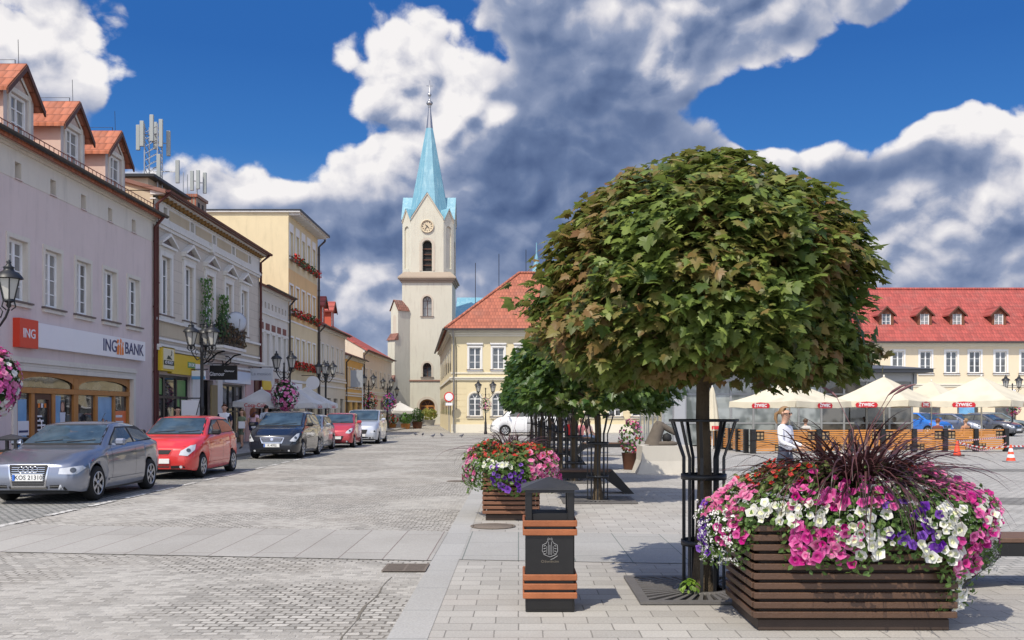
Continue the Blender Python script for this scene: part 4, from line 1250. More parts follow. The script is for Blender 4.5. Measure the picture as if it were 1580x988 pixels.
mb = MB(); mb.tube([(.35, -.05, 1.7), (.35, -.05, 6.2), (.3, -.05, 6.5), (.3, -.4, 6.9)], .02, 5); mb.build('cable_conduit', DARKM, HA)
for k, (px_, hh) in enumerate(((1.2, 3.5), (3.2, 5.2), (5.5, 6.0))):
    mb = MB(); mb.tube([(px_, 12, 9), (px_, 12, 12.6 + hh * .45)], .03, 5); mb.build('lightning_rod', DARKM, HA)

# ---------------------------------------------------------------- long cream house, red roof with dormers (far side of the square)
W_CR = PM('long_house_plaster', (.70, .595, .43), .9, .05, 1, .2, 60, dirt=.12)
RB = thing('long_house', 'long cream house with a bright red tiled roof and small wooden dormers', 'house', (29.4, 82, 0))
L = 40; H = 7.4
rx = [2.6 + 2.17 * k for k in range(17)]
rx[1] = 4.95; rx[2] = 7.12; rx[3] = 9.1
mb = MB()
sh = [(k * 3.2 + 1.2, k * 3.2 + 3.0, .4, 2.9) for k in range(11)]
holes_wall(mb, 0, L, 0, H, [(x - .47, x + .47, 4.78, 6.6) for x in rx] + sh, 0, .2); shell(mb, L, 14, H)
mb.build('wall', W_CR, RB)
for x in rx: window(RB, x, 4.78, .94, 1.82, d=.12, nx=2, rows=(.33, .66), trim=.17, tmat=WHITE, fw=.075, pane=PANE_DK)
for k, s_ in enumerate(sh):
    boxes(RB, 'shop_window', PANE_SHOP, (s_[0], s_[1], .12, .14, s_[2], s_[3]))
    if k % 2 == 0: boxes(RB, 'window_poster', [POST_BLUE, POST_GR, POST_BLUE][k % 3], (s_[0] + .2, s_[1] - .3, .10, .118, 1.3, 2.7))
    boxes(RB, 'shop_board', [SIGNW, W_CR, PM('board_brown', (.2, .1, .07), .7, .1)][k % 3], (s_[0] + .1, s_[1] - .1, -.08, -.001, 3.0, 3.4))
mb = MB()
for a, b, p in ((7.0, .12, .1), (7.13, .12, .2), (7.26, .14, .32), (3.75, .14, .1), (3.6, .12, .05)): mb.box(-p, L, -p, -.001, a, a + b)
mb.build('cornice', TRIMH, RB)
mb = MB()
mb.add([(-.3, -.5, 7.38), (L, -.5, 7.38), (L, 7, 12.7), (1.2, 7, 12.7), (-.3, 14.4, 7.38), (L, 14.4, 7.38)], [(0, 1, 2, 3), (3, 2, 5, 4), (0, 3, 4)])
mb.build('roof', TILE_RED, RB)
mb = MB(); mb.box(-.2, L, -.62, -.5, 7.28, 7.42); mb.build('gutter', GUT, RB)
mb = MB(); mb.tube([(1.2, 7, 12.75), (L, 7, 12.75)], .12, 6)
mb.build('ridge_tile', TILE_RED, RB)
for x in (2.3, 5.6, 8.4, 12.0, 15.5): dormer(RB, x, 1.75, 8.75, .62, 9.95, 10.55, 3.2, PM('dormer_wood', (.16, .06, .03), .7, .15) if x < 3 else bpy.data.materials['dormer_wood'], TILE_RED, .78, trimm=None, win_h=1.12, ov=.2)
MID = thing('terraced_house', 'pale house with tall windows half hidden behind the big maple', 'house', (13.9, 86, 0))
L = 15.3
mb = MB(); mx = [1.2 + 1.9 * k for k in range(8)]
holes_wall(mb, 0, L, 0, 8, [(x - .45, x + .45, z, z + h) for x in mx for z, h in ((1.0, 2.2), (4.8, 1.9))], 0, .2); shell(mb, L, 12, 8); mb.build('wall', W_HALL, MID)
for x in mx:
    window(MID, x, 1.0, .9, 2.2, d=.12, nx=2, rows=(.35, .7), trim=.15, tmat=WHITE, pane=PANE_DK); window(MID, x, 4.8, .9, 1.9, d=.12, nx=2, rows=(.35, .7), trim=.15, tmat=WHITE, pane=PANE_DK)
gable_roof(MID, L, 12, 8, math.radians(35), TILE_RED, .4, .0)
boxes(MID, 'cornice', TRIMH, (0, L, -.2, -.001, 7.7, 7.95), (0, L, -.1, -.001, 3.9, 4.1))

# ---------------------------------------------------------------- glass cafe pavilion
GREYM = PM('pavilion_grey_metal', (.30, .31, .32), .45, .06, metal=.2)
PGL = glassmat('pavilion_glass', (.17, .20, .20), .05, tint=(.30, .33, .33))
ROOFG = PM('pavilion_roof', (.085, .09, .10), .6, .12, 1)
PV = thing('pavilion', 'glass cafe pavilion with a low dark grey roof behind the parasols', 'pavilion', (6.6, 44.5, 0))
L = 11.4; Hh_ = 3.35
mb = MB()
for k in range(12):
    x = k * L / 11
    mb.box(x - .045, x + .045, -.05, .05, 0, Hh_)
    if k < 11: mb.box(x + .045, x + L / 11 - .045, -.03, .03, 1.02, 1.09); mb.box(x + .045, x + L / 11 - .045, -.03, .03, 2.35, 2.41)
for k in range(1, 6):
    for x in (0, L): mb.box(x - .045, x + .045, k * 1.6 - .05, k * 1.6 + .05, 0, Hh_)
mb.build('frame', GREYM, PV)
boxes(PV, 'pane', PGL, (.02, 7.2, -.01, .01, .05, Hh_)); boxes(PV, 'pane', PGL, (-.01, .01, .06, 8, .05, Hh_))
boxes(PV, 'pane', PANE_SHOP, (7.25, L - .02, -.01, .01, .05, Hh_)); boxes(PV, 'pane', PANE_SHOP, (L - .01, L + .01, .06, 8, .05, Hh_))
boxes(PV, 'interior_wall', BLACK, (.1, L - .1, 7.9, 8, 0, Hh_))
mb = MB(); mb.box(-.6, L + .7, -.7, 8.7, Hh_, Hh_ + .16)
mb.add([(-.7, -.8, Hh_ + .164), (L + .8, -.8, Hh_ + .164), (L + .8, 8.8, Hh_ + .164), (-.7, 8.8, Hh_ + .164), (3, 3.5, Hh_ + .7), (L - 3, 3.5, Hh_ + .7), (L - 3, 4.5, Hh_ + .7), (3, 4.5, Hh_ + .7)],
       [(0, 1, 5, 4), (1, 2, 6, 5), (2, 3, 7, 6), (3, 0, 4, 7), (4, 5, 6, 7)])
mb.build('roof', ROOFG, PV)
boxes(PV, 'eaves_fascia', PM('fascia_grey', (.34, .35, .37), .6, .06), (.1, L - .1, -.2, -.06, 2.95, Hh_ - .01), (L + .06, L + .2, -.1, 8, 2.85, Hh_ - .01))
CAB = thing('utility_cabinet', 'tall plain grey metal cabinet standing behind the stone block', 'cabinet', (5.45, 33, 0))
mb = MB(); mb.bbox(-.2, .2, -.17, .17, .06, 2.02, .01); mb.build('cabinet_body', PM('cabinet_grey', (.32, .33, .35), .55, .04), CAB)
boxes(CAB, 'plinth', GREYM, (-.18, .18, -.15, .15, 0, .06)); boxes(CAB, 'door', PM('cabinet_door', (.34, .35, .37), .5, .04), (-.17, .17, -.182, -.171, .16, 1.9)); boxes(CAB, 'handle', DARKM, (.12, .14, -.2, -.183, 1.0, 1.12))
# ---------------------------------------------------------------- street furniture
LGLASS = PM('lantern_glass', (.45, .44, .40), .25, .08, 6, spec=.6)
_lc = {}
def lantern_parts():
    if _lc: return _lc
    f = MB()
    for k in range(6):
        t = k * PI / 3
        f.tube([(.11 * math.cos(t), .11 * math.sin(t), 0), (.21 * math.cos(t), .21 * math.sin(t), .42)], .013, 4)
    f.lathe([(.12, -.03), (.125, 0), (.11, .015)], 6)
    f.lathe([(.27, .42), (.25, .46), (.20, .52), (.10, .58), (.09, .62), (.11, .64), (.05, .68), (.035, .72), (.05, .75), (.0, .80)], 12)
    f.lathe([(.0, .418), (.27, .42)], 12)
    f.lathe([(.02, -.16), (.05, -.12), (.04, -.06), (.10, -.03)], 8)
    for k in range(6):
        t = k * PI / 3
        f.tube([(.05 * math.cos(t), .05 * math.sin(t), -.2), (.14 * math.cos(t), .14 * math.sin(t), -.13), (.11 * math.cos(t), .11 * math.sin(t), -.02)], .011, 4)
    g = MB(); g.lathe([(.10, .005), (.20, .41)], 6, smooth=False)
    _lc['cage'] = f.mesh('lantern', DARKM); _lc['glass'] = g.mesh('glass', LGLASS)
    return _lc
def lamp_post(loc, h, arms, label, rz=0, single=False, thin=False, group='old fashioned black street lamps'):
    t = thing('street_lamp', label, 'street lamp', loc, rz, group)
    m = MB(); q = .6 if thin else 1
    top = h - .95
    m.lathe([(.19 * q, 0), (.19 * q, .14), (.15 * q, .2), (.13 * q, .8), (.10 * q, .86), (.085 * q, .95), (.06 * q, 1.6), (.085 * q, 1.66), (.06 * q, 1.72), (.055 * q, top - .15), (.085 * q, top - .1), (.05 * q, top), (.03, top + .25), (.05, top + .3), (.0, top + .4)], 12)
    m.build('pole', DARKM, t)
    lp = lantern_parts()
    for (ax, ay) in arms:
        a = MB()
        a.tube([(0, 0, top - .3), (ax * .45, ay * .45, top - .38), (ax * .8, ay * .8, top - .22), (ax, ay, top - .06)], .024, 6)
        a.tube([(ax * .3, ay * .3, top - .1), (ax * .45, ay * .45, top - .02), (ax * .62, ay * .62, top - .1), (ax * .5, ay * .5, top - .22), (ax * .36, ay * .36, top - .16)], .014, 5)
        ar = a.build('arm', DARKM, t)
        l = inst('lantern', lp['cage'], ar, (ax, ay, top + .12))
        inst('glass', lp['glass'], ar, (ax, ay, top + .12))
    return t
def petal(name, c1, c2):
    m, t, p = newmat(name)
    co = coords(t)
    oi = t.n.new('ShaderNodeObjectInfo')
    r = t.vec('LENGTH', t.vec('MULTIPLY', co, (1, 1, 0)))
    c = t.mix(t.mr(r, .15, .5), c1, c2)
    c = t.mix(t.mr(t.noise(co, 14, 3), .4, .7, 0, .5), c, mul(c1, .75))
    hs = t.node('ShaderNodeHueSaturation', {'Color': c, 'Value': t.mr(oi.outputs['Random'], 0, 1, .7, 1.12, False), 'Saturation': t.mr(oi.outputs['Random'], 0, 1, 1.1, .88, False)})
    t.set(p.inputs['Base Color'], hs.outputs[0])
    p.inputs['Roughness'].default_value = .65
    p.inputs['Specular IOR Level'].default_value = .2
    tr = t.n.new('ShaderNodeBsdfTranslucent'); t.set(tr.inputs[0], hs.outputs[0])
    ms = t.n.new('ShaderNodeMixShader'); ms.inputs[0].default_value = .3
    l = m.node_tree.links
    l.new(p.outputs[0], ms.inputs[1]); l.new(tr.outputs[0], ms.inputs[2]); l.new(ms.outputs[0], m.node_tree.nodes['Material Output'].inputs[0])
    return m
PH = [petal('petal_magenta', (.60, .03, .25), (.70, .14, .40)), petal('petal_pink', (.66, .13, .30), (.74, .30, .46)), petal('petal_white', (.72, .72, .62), (.80, .79, .76)), petal('petal_violet', (.13, .03, .36), (.25, .09, .50)), petal('petal_red', (.55, .025, .02), (.66, .09, .05))]
def leafmat(name, c1, c2, scale=3.0, trans=.35, rough=.5, brown=None, spec=.4):
    m, t, p = newmat(name)
    co = coords(t)
    ao = t.n.new('ShaderNodeAttribute'); ao.attribute_name = 'rnd'
    r = ao.outputs['Fac']
    c = t.mix(r, c1, c2)
    c = t.mix(t.mr(t.noise(co, scale, 3), .4, .65, 0, .45), c, mul(c1, .7))
    if brown:
        k = t.math('MULTIPLY', t.mr(t.noise(co, brown[2], 4, .65), brown[3], brown[3] + .16), t.mr(t.math('FRACT', t.math('MULTIPLY', r, 7.13)), .15, .5))
        c = t.mix(k, c, t.mix(t.math('FRACT', t.math('MULTIPLY', r, 3.7)), brown[0], brown[1]))
    t.set(p.inputs['Base Color'], c)
    p.inputs['Roughness'].default_value = rough
    p.inputs['Specular IOR Level'].default_value = spec
    tr = t.n.new('ShaderNodeBsdfTranslucent')
    t.set(tr.inputs[0], t.mix(.5, c, mul(c2, 1.5)))
    ms = t.n.new('ShaderNodeMixShader')
    ms.inputs[0].default_value = trans
    out = m.node_tree.nodes['Material Output']
    m.node_tree.links.new(p.outputs[0], ms.inputs[1]); m.node_tree.links.new(tr.outputs[0], ms.inputs[2]); m.node_tree.links.new(ms.outputs[0], out.inputs[0])
    return m
LEAF_P = leafmat('petunia_leaf', (.07, .14, .03), (.17, .27, .07), 8)
LEAF_DK = leafmat('basket_leaf', (.03, .07, .02), (.07, .13, .04), 8)
class Leafy:
    # many small leaf shapes in one mesh with a random value per leaf
    def __init__(s): s.v = []; s.f = []; s.r = []; s.m = []
    def put(s, shape, faces, M, m=0):
        b = len(s.v); rv = RN.random()
        s.v.extend([tuple(M @ Vector(p)) for p in shape])
        for f in faces: s.f.append([b + i for i in f]); s.r.append(rv); s.m.append(m)
    def build(s, name, mats, parent, loc=(0, 0, 0), smooth=False):
        me = bpy.data.meshes.new(name)
        me.from_pydata(s.v, [], s.f)
        for x in (mats if isinstance(mats, list) else [mats]): me.materials.append(x)
        me.polygons.foreach_set('material_index', s.m)
        if smooth: me.polygons.foreach_set('use_smooth', [True] * len(s.f))
        a = me.attributes.new('rnd', 'FLOAT', 'FACE')
        a.data.foreach_set('value', s.r)
        me.update()
        return inst(name, me, parent, loc)
def frame(pos, normal, up=None, size=1.0, roll=0.0):
    n = Vector(normal).normalized()
    u = Vector(up) if up else Vector((0, 0, 1))
    x = u.cross(n)
    if x.length < 1e-3: x = Vector((1, 0, 0)).cross(n)
    x.normalize(); y = n.cross(x)
    if roll:
        c, s_ = math.cos(roll), math.sin(roll)
        x, y = x * c + y * s_, y * c - x * s_
    return Matrix(((x.x * size, y.x * size, n.x * size, pos[0]), (x.y * size, y.y * size, n.y * size, pos[1]), (x.z * size, y.z * size, n.z * size, pos[2]), (0, 0, 0, 1)))
OVAL = ([(0, 0, 0), (.28, .3, .06), (.3, .6, .05), (0, 1, -.05), (-.3, .6, .05), (-.28, .3, .06), (0, .5, -.03)], [(0, 1, 6), (1, 2, 6), (2, 3, 6), (3, 4, 6), (4, 5, 6), (5, 0, 6)])
def rdir():
    while True:
        v = Vector((uni(-1, 1), uni(-1, 1), uni(-1, 1)))
        if .05 < v.length < 1: return v.normalized()
def blossom_mesh(name, m, throat, n=15, lobes=5):
    mb = MB()
    vs = [(0, 0, -.25)]
    for k in range(n):
        t = 2 * PI * k / n
        vs.append((.2 * math.cos(t), .2 * math.sin(t), -.04))
    for k in range(n):
        t = 2 * PI * k / n
        r = .47 + .05 * math.cos(lobes * t) + .015 * math.sin(11 * t)
        vs.append((r * math.cos(t), r * math.sin(t), .05 * math.sin(3 * t + 1) + .03 * math.cos(lobes * t) + .03))
    fs = [(0, 1 + k, 1 + (k + 1) % n) for k in range(n)]
    fo = [(1 + k, 1 + n + k, 1 + n + (k + 1) % n, 1 + (k + 1) % n) for k in range(n)]
    mb.add(vs, fs, 1, True)
    mb.add(vs, fo, 0, True)
    return mb.mesh(name, [m, throat])
THR = [PM('throat_dark_magenta', (.30, .01, .12), .6, .1), PM('throat_pink', (.50, .06, .22), .6, .1), PM('throat_cream', (.62, .62, .36), .6, .1), PM('throat_violet', (.06, .01, .16), .6, .1), PM('throat_red', (.32, .01, .02), .6, .1)]
BL = [blossom_mesh('blossom', PH[k], THR[k]) for k in range(5)]
def blossom_variant(name, m, throat, k):
    # drooping, half closed and side-folded blooms
    me = blossom_mesh(name, m, throat, 15, 5).copy()
    for v in me.vertices:
        x, y, z = v.co
        r = math.hypot(x, y)
        if k == 0: v.co.z = z - .55 * r * r + .06 * math.sin(4 * x + 2) 
        elif k == 1: v.co = (x * .72, y * .72, z + .55 * r * r + .05 * math.sin(9 * y))
        else: v.co.z = z + .45 * x * abs(x) - .3 * y * y + .05 * math.sin(8 * x + 5 * y)
    me.update()
    return me
BLV = [[BL[k]] + [blossom_variant('blossom', PH[k], THR[k], j) for j in range(3)] for k in range(5)]
def flower_ball(loc, r, label, mix, n=420, hang=None):
    t = thing('hanging_flower_basket', label, 'flower basket', loc, 0, 'flower baskets hung from lamp posts')
    lf = Leafy(); fl = Leafy()
    me = BL[0]
    sv = [v.co.copy() for v in me.vertices]; sf = [tuple(p.vertices) for p in me.polygons]
    for k in range(n):
        d = rdir(); p = d * r * uni(.72, .98); p.z *= 1.15
        lf.put(*OVAL, frame(p, d + rdir() * .6, None, uni(.09, .14) * r / .5, uni(0, 6)))
    for k in range(int(n * .8)):
        d = rdir()
        q = mnoise.noise(d * 2.2 + Vector(loc))
        if q < -.05 and RN.random() < .8: continue
        p = d * r * uni(.97, 1.1); p.z *= 1.15
        c = mix[int((mnoise.noise(d * 1.7 + Vector((3, loc[1], 1))) * .9 + .5 + uni(-.12, .12)) * len(mix)) % len(mix)]
        fl.put([v * 1.0 for v in sv], sf, frame(p, d + Vector((0, 0, .2)), None, uni(.09, .13) * r / .5), c)
    lf.build('foliage', LEAF_DK, t)
    o = fl.build('blossom', PH, t); o['kind'] = 'stuff'
    mb = MB(); mb.lathe([(.0, -.3 * r), (r * .4, -.25 * r), (r * .45, .0), (.0, .05 * r)], 10); mb.build('pot', DARKM, t)
    if hang:
        mb = MB()
        mb.tube([(hang[0], hang[1], hang[2]), (hang[0] * .5, hang[1] * .5, hang[2] + .1), (0, 0, r * 1.0), (0, 0, 0)], .015, 5); mb.build('bracket', DARKM, t)
    return t
L2 = [(.38, -.12), (-.38, .12)]
lamp_post((-10.44, 19.3, .1), 4.55, [(.40, -.15), (-.40, .15)], 'black double lantern lamp post by the square red bank sign')
lamp_post((-10.55, 32.4, .1), 4.55, [(-.32, -.12), (.36, -.05), (.02, .36)], 'black triple lantern lamp post behind the bright red hatchback')
lamp_post((-10.9, 45.2, .1), 4.35, L2, 'black lamp post holding a flower basket beside the dark people carrier')
lamp_post((-11.3, 57, .1), 4.5, [(-.4, -.1), (.4, .1), (0, -.4), (.02, .4)], 'black lamp post with four lanterns above the white parasols')
lamp_post((-11.4, 74, .1), 4.4, L2, 'far black lamp post with flowers behind the silver van')
lamp_post((-11.2, 83, .1), 4.4, L2, 'farther black lamp post with pink flowers past the silver van')
lamp_post((-12.5, 97, .1), 4.0, L2, 'smallest distant lamp post near the church')
lamp_post((-2.25, 66.5, 0), 3.75, [(.5, 0), (-.5, 0)], 'slim double lantern lamp in front of the pale yellow corner house', thin=True)
lamp_post((31.5, 62.0, 0), 3.95, [(.42, 0), (-.42, 0)], 'slim double lantern lamp rising behind the rightmost parasol', thin=True)
flower_ball((-10.33, 18.85, 2.2), .60, 'large magenta and white flower ball by the bank shopfront', [0, 0, 1, 2, 0, 2], 800, (-.1, .35, .3))
flower_ball((-10.75, 44.8, 2.35), .60, 'dark leaved pink flower ball beside the white parasols', [1, 2, 0, 0], 500)
flower_ball((-11.3, 73.6, 2.3), .6, 'distant dark red flower ball behind the silver van', [0, 4, 2], 200)
flower_ball((-11.0, 82.6, 2.3), .65, 'distant violet and pink flower ball next to the church umbrella', [3, 0, 1], 200)
flower_ball((-2.25, 66.3, 2.0), .42, 'small pink and white flower ball in front of the arched windows', [1, 2, 2], 200)
flower_ball((6.9, 50.0, 2.0), .42, 'small pink flower ball on a pole beside the glass pavilion', [1, 0, 2], 200)
flower_ball((31.5, 61.8, 1.75), .4, 'small dark flower ball under the rightmost square lamp', [0, 4], 150)
GPOLE = PM('galvanised_pole', (.36, .37, .38), .4, .08, metal=.5)
def pole(name, label, cat, loc, h, r=.03):
    t = thing(name, label, cat, loc)
    mb = MB(); mb.lathe([(r, 0), (r, h)], 8); mb.build('pole', GPOLE, t)
    return t
def disc(t, name, m, r, z, y, ring=None):
    mb = MB(); mb.lathe([(0, 0), (r, 0), (r, .012), (0, .012)], 24, smooth=False); o = mb.build(name, m, t, (0, y, z), (PI / 2, 0, 0))
    return o
SIGNR = PM('sign_red_ring', (.6, .03, .03), .4, .03)
SIGNBL = PM('sign_blue', (.03, .12, .45), .4, .03)
s = pole('road_sign', 'round white road sign with a red rim by the yellow corner house', 'road sign', (-5.0, 70.0, 0), 2.9)
disc(s, 'rim', SIGNR, .36, 2.6, -.04); disc(s, 'disc', SIGNW, .28, 2.6, -.055); boxes(s, 'plate', SIGNW, (-.25, .25, -.05, -.035, 1.98, 2.18))
s = pole('road_sign', 'blue parking sign on a pole beside the church umbrella', 'road sign', (-11.9, 90, 0), 2.7)
boxes(s, 'panel', SIGNW, (-.42, .42, -.05, -.035, 1.9, 2.7)); boxes(s, 'disc', SIGNBL, (-.38, .38, -.056, -.051, 1.94, 2.66)); text(s, 'lettering', 'P', .62, SIGNW, (0, -.062, 2.3))
s = pole('road_sign', 'grey backed road sign on a tall pole behind the red city car', 'road sign', (-9.95, 62, .1), 4.3, .035); boxes(s, 'panel', GREYM, (-.75, .02, -.03, -.015, 3.0, 4.1))
pole('sign_pole', 'plain thin grey pole left of the pavilion flower basket', 'pole', (6.6, 50, 0), 3.4, .035)
pole('sign_pole', 'short grey pole under the pavilion flower basket', 'pole', (6.9, 50.05, 0), 1.9, .025)

# --- litter bins
BINB = PM('bin_black_steel', (.009, .0085, .0085), .38, .3, 12, .06, 120, spec=.5, dirt=.08, dcol=(.05, .045, .04))
BINW = PM('bin_orange_wood', (.30, .100, .038), .5, .4, 7, .15, 60, rand=.18)
ROOFB = PM('bin_roof', (.035, .036, .042), .45, .2, 5, .05, 60, dirt=.3, dcol=(.09, .09, .09))
EMB = PM('engraved_silver', (.24, .24, .24), .5, .2, 20)
def litter_bin(loc, label):
    t = thing('litter_bin', label, 'litter bin', loc, 0, 'wood banded litter bins')
    w = .2
    mb = MB(); mb.bbox(-w, w, -w, w, 0, .74, .008); mb.bbox(-w + .015, w - .015, -w - .004, w + .004, .02, .15, .003); mb.build('body', BINB, t)
    mb = MB(); mb.box(-w + .02, w - .02, -w + .02, w - .02, .741, .80); mb.build('inner_liner', BLACK, t)
    for z in (.14, .212, .287, .655, .727):
        s = MB()
        for a in (-1, 1):
            s.bbox(-w - .022, w + .022, a * (w + .012) - .010, a * (w + .012) + .010, z - .026, z + .024, .005)
            s.bbox(a * (w + .012) - .010, a * (w + .012) + .010, -w + .002, w - .002, z - .026, z + .024, .005)
        s.build('wood_band', BINW, t)
    for sx in (-1, 1):
        for sy in (-1, 1):
            mb = MB(); mb.bbox(sx * .172 - .027, sx * .172 + .027, sy * .172 - .027, sy * .172 + .027, .741, 1.0, .004); mb.build('post', BINB, t)
    mb = MB(); e = .235
    mb.add([(-e, -e, 1.0), (e, -e, 1.0), (e, e, 1.0), (-e, e, 1.0), (-e, -e, 1.014), (e, -e, 1.014), (e, e, 1.014), (-e, e, 1.014), (0, 0, 1.095)],
           [(0, 3, 2, 1), (0, 1, 5, 4), (1, 2, 6, 5), (2, 3, 7, 6), (3, 0, 4, 7), (4, 5, 8), (5, 6, 8), (6, 7, 8), (7, 4, 8)])
    mb.box(-w, w, -w, w, .975, .998)
    mb.build('roof', ROOFB, t)
    em = MB(); y = -w - .0035
    def st(pts, r=.0028): em.tube([(x, y, z) for x, z in pts], r, 4)
    for sg in (-1, 1):
        st([(0, .60), (sg * .02, .585), (sg * .03, .565)]); st([(sg * .03, .565), (sg * .06, .55), (sg * .063, .50), (sg * .045, .47), (0, .452)], .0035)
        for k in range(4): st([(sg * .035, .545 - k * .022), (sg * .052, .54 - k * .022)], .004)
        st([(sg * .012, .47), (sg * .012, .57), (sg * .022, .585)]); st([(sg * .026, .48), (sg * .026, .54)])
    st([(-.02, .592), (-.012, .61), (0, .598), (.012, .61), (.02, .592)]); st([(0, .47), (0, .55)], .004)
    st([(.005, .43), (.03, .44), (.062, .462)], .0035)
    em.build('emblem', EMB, t)
    text(t, 'lettering', 'Oświęcim', .03, PM('faint_engraving', (.14, .12, .09), .5, .1) if 'faint_engraving' not in bpy.data.materials else bpy.data.materials['faint_engraving'], (0, -w - .002, .415), ext=.001, sx=1.15)
    return t
litter_bin((.257, 8.13, 0), 'black litter bin banded with orange wood standing before the farther planter')
litter_bin((-9.65, 18.5, .1), 'black litter bin with a pyramid cap behind the nose of the grey hatchback')

# --- tree guards, grates and benches
WDK = PM('bench_brown_wood', (.13, .075, .05), .6, .25, 6, .15, 50)
def tree_guard(x, y, label, flare=.30):
    t = thing('tree_guard', label, 'tree guard', (x, y, 0), uni(0, .5), 'black flared iron tree guards')
    mb = MB()
    for q in range(1): pass
    bar = MB()
    r0, r1 = .19, flare
    for (ra, za, rb, zb) in ((r0, 0, r0, 1.22), (r0, 1.22, r0 + .05, 1.36), (r0 + .05, 1.36, r1, 1.56)):
        bar.add([(ra - .006, -.014, za), (ra + .006, -.014, za), (ra + .006, .014, za), (ra - .006, .014, za), (rb - .006, -.014, zb), (rb + .006, -.014, zb), (rb + .006, .014, zb), (rb - .006, .014, zb)],
                [(0, 1, 5, 4), (1, 2, 6, 5), (2, 3, 7, 6), (3, 0, 4, 7), (4, 5, 6, 7)])
    bm_ = bar.mesh('bar', DARKM)
    for k in range(10): inst('bar', bm_, t, (0, 0, 0), (0, 0, 2 * PI * k / 10))
    for r, z, h in ((r0, .42, .05), (r0, 1.02, .05), (r1, 1.545, .022)):
        g = MB(); g.lathe([(r + .008, z), (r + .008, z + h), (r + .016, z + h), (r + .016, z), (r + .008, z)], 28); g.build('ring', DARKM, t)
    return t
IRON = PM('cast_iron_grate', (.125, .118, .112), .6, .25, 10, .2, 60, dirt=.3, dcol=(.14, .11, .08))
def tree_grate(x, y, label, h=.66):
    t = thing('tree_grate', label, 'tree grate', (x, y, .008), 0, 'square cast iron tree grates')
    mb = MB(); z1 = .022
    for a in (-1, 1):
        mb.box(-h, h, a * h, a * (h - .085), 0, z1); mb.box(a * h, a * (h - .085), -h + .085, h - .085, 0, z1)
    mb.lathe([(.2, 0), (.2, z1), (.27, z1), (.27, 0)], 28)
    for k in range(40):
        t_ = 2 * PI * (k + .5) / 40
        c, s_ = math.cos(t_), math.sin(t_)
        R = (h - .06) / max(abs(c), abs(s_))
        w0, w1 = .012, .012 + .028 * (R - .25)
        px_, py_ = -s_, c
        q = [(c * .26 + px_ * w0, s_ * .26 + py_ * w0), (c * R + px_ * w1, s_ * R + py_ * w1), (c * R - px_ * w1, s_ * R - py_ * w1), (c * .26 - px_ * w0, s_ * .26 - py_ * w0)]
        mb.prism(q[::-1], 2, .001, z1 - .001)
    mb.build('grating', IRON, t)
    mb = MB(); mb.poly([(-h + .05, -h + .05, -.001), (h - .05, -h + .05, -.001), (h - .05, h - .05, -.001), (-h + .05, h - .05, -.001)]); mb.build('soil_bed', PM('grate_soil', (.022, .018, .015), .95, .4, 20) if 'grate_soil' not in bpy.data.materials else bpy.data.materials['grate_soil'], t)
    return t
def bench(x0, x1, y, label, hz=.47):
    t = thing('bench', label, 'bench', (0, y, 0), 0, 'backless dark benches with splayed ends')
    mb = MB()
    for k in range(5):
        yy = -.24 + k * .098
        mb.bbox(x0, x1, yy, yy + .085, hz - .045, hz, .006)
    mb.build('seat', WDK, t)
    mb = MB(); mb.box(x0 + .02, x1 + .015, -.23, .23, hz - .17, hz - .049); mb.build('seat_frame', BINB, t)
    for xe, sg in ((x0, -1), (x1, 1)):
        g = MB(); a = .10
        g.prism([(xe - sg * .02, hz - .02), (xe + sg * .02, hz - .004), (xe + sg * .44, 0), (xe + sg * .26, 0), (xe - sg * .14, hz - .171)] if sg > 0 else [(xe - sg * .02, hz - .02), (xe - sg * .14, hz - .171), (xe + sg * .26, 0), (xe + sg * .44, 0), (xe + sg * .02, hz - .004)], 1, -.26, .26)
        g.build('leg', BINB, t)
    return t
tree_guard(1.69, 8.87, 'flared iron guard around the nearest maple trunk', .30)
tree_grate(1.69, 8.87, 'square iron grate at the foot of the nearest maple')
TREES = [(1.44, 17.7), (1.28, 22.4), (1.15, 26.9), (1.0, 31.5), (.87, 36), (.73, 40.6), (.6, 45.2)]
ordn = ['second', 'third', 'fourth', 'fifth', 'sixth', 'seventh', 'eighth']
for k, (x, y) in enumerate(TREES):
    tree_guard(x, y, f'flared iron guard around the {ordn[k]} tree of the row')
    if k < 3: tree_grate(x, y, f'square iron grate at the foot of the {ordn[k]} tree of the row')
bench(.2, 1.84, 19.4, 'dark bench just behind the second tree, partly behind the small planter')
bench(-.1, 1.62, 29.5, 'dark bench between the fourth and fifth trees')
bench(2.35, 4.15, 35.4, 'dark bench standing in the open square beside the tree row')
bench(.9, 3.2, 42.4, 'dark bench with people sitting near the far end of the tree row')
bench(4.3, 6.3, 9.2, 'dark bench behind the big flower planter at the picture edge')
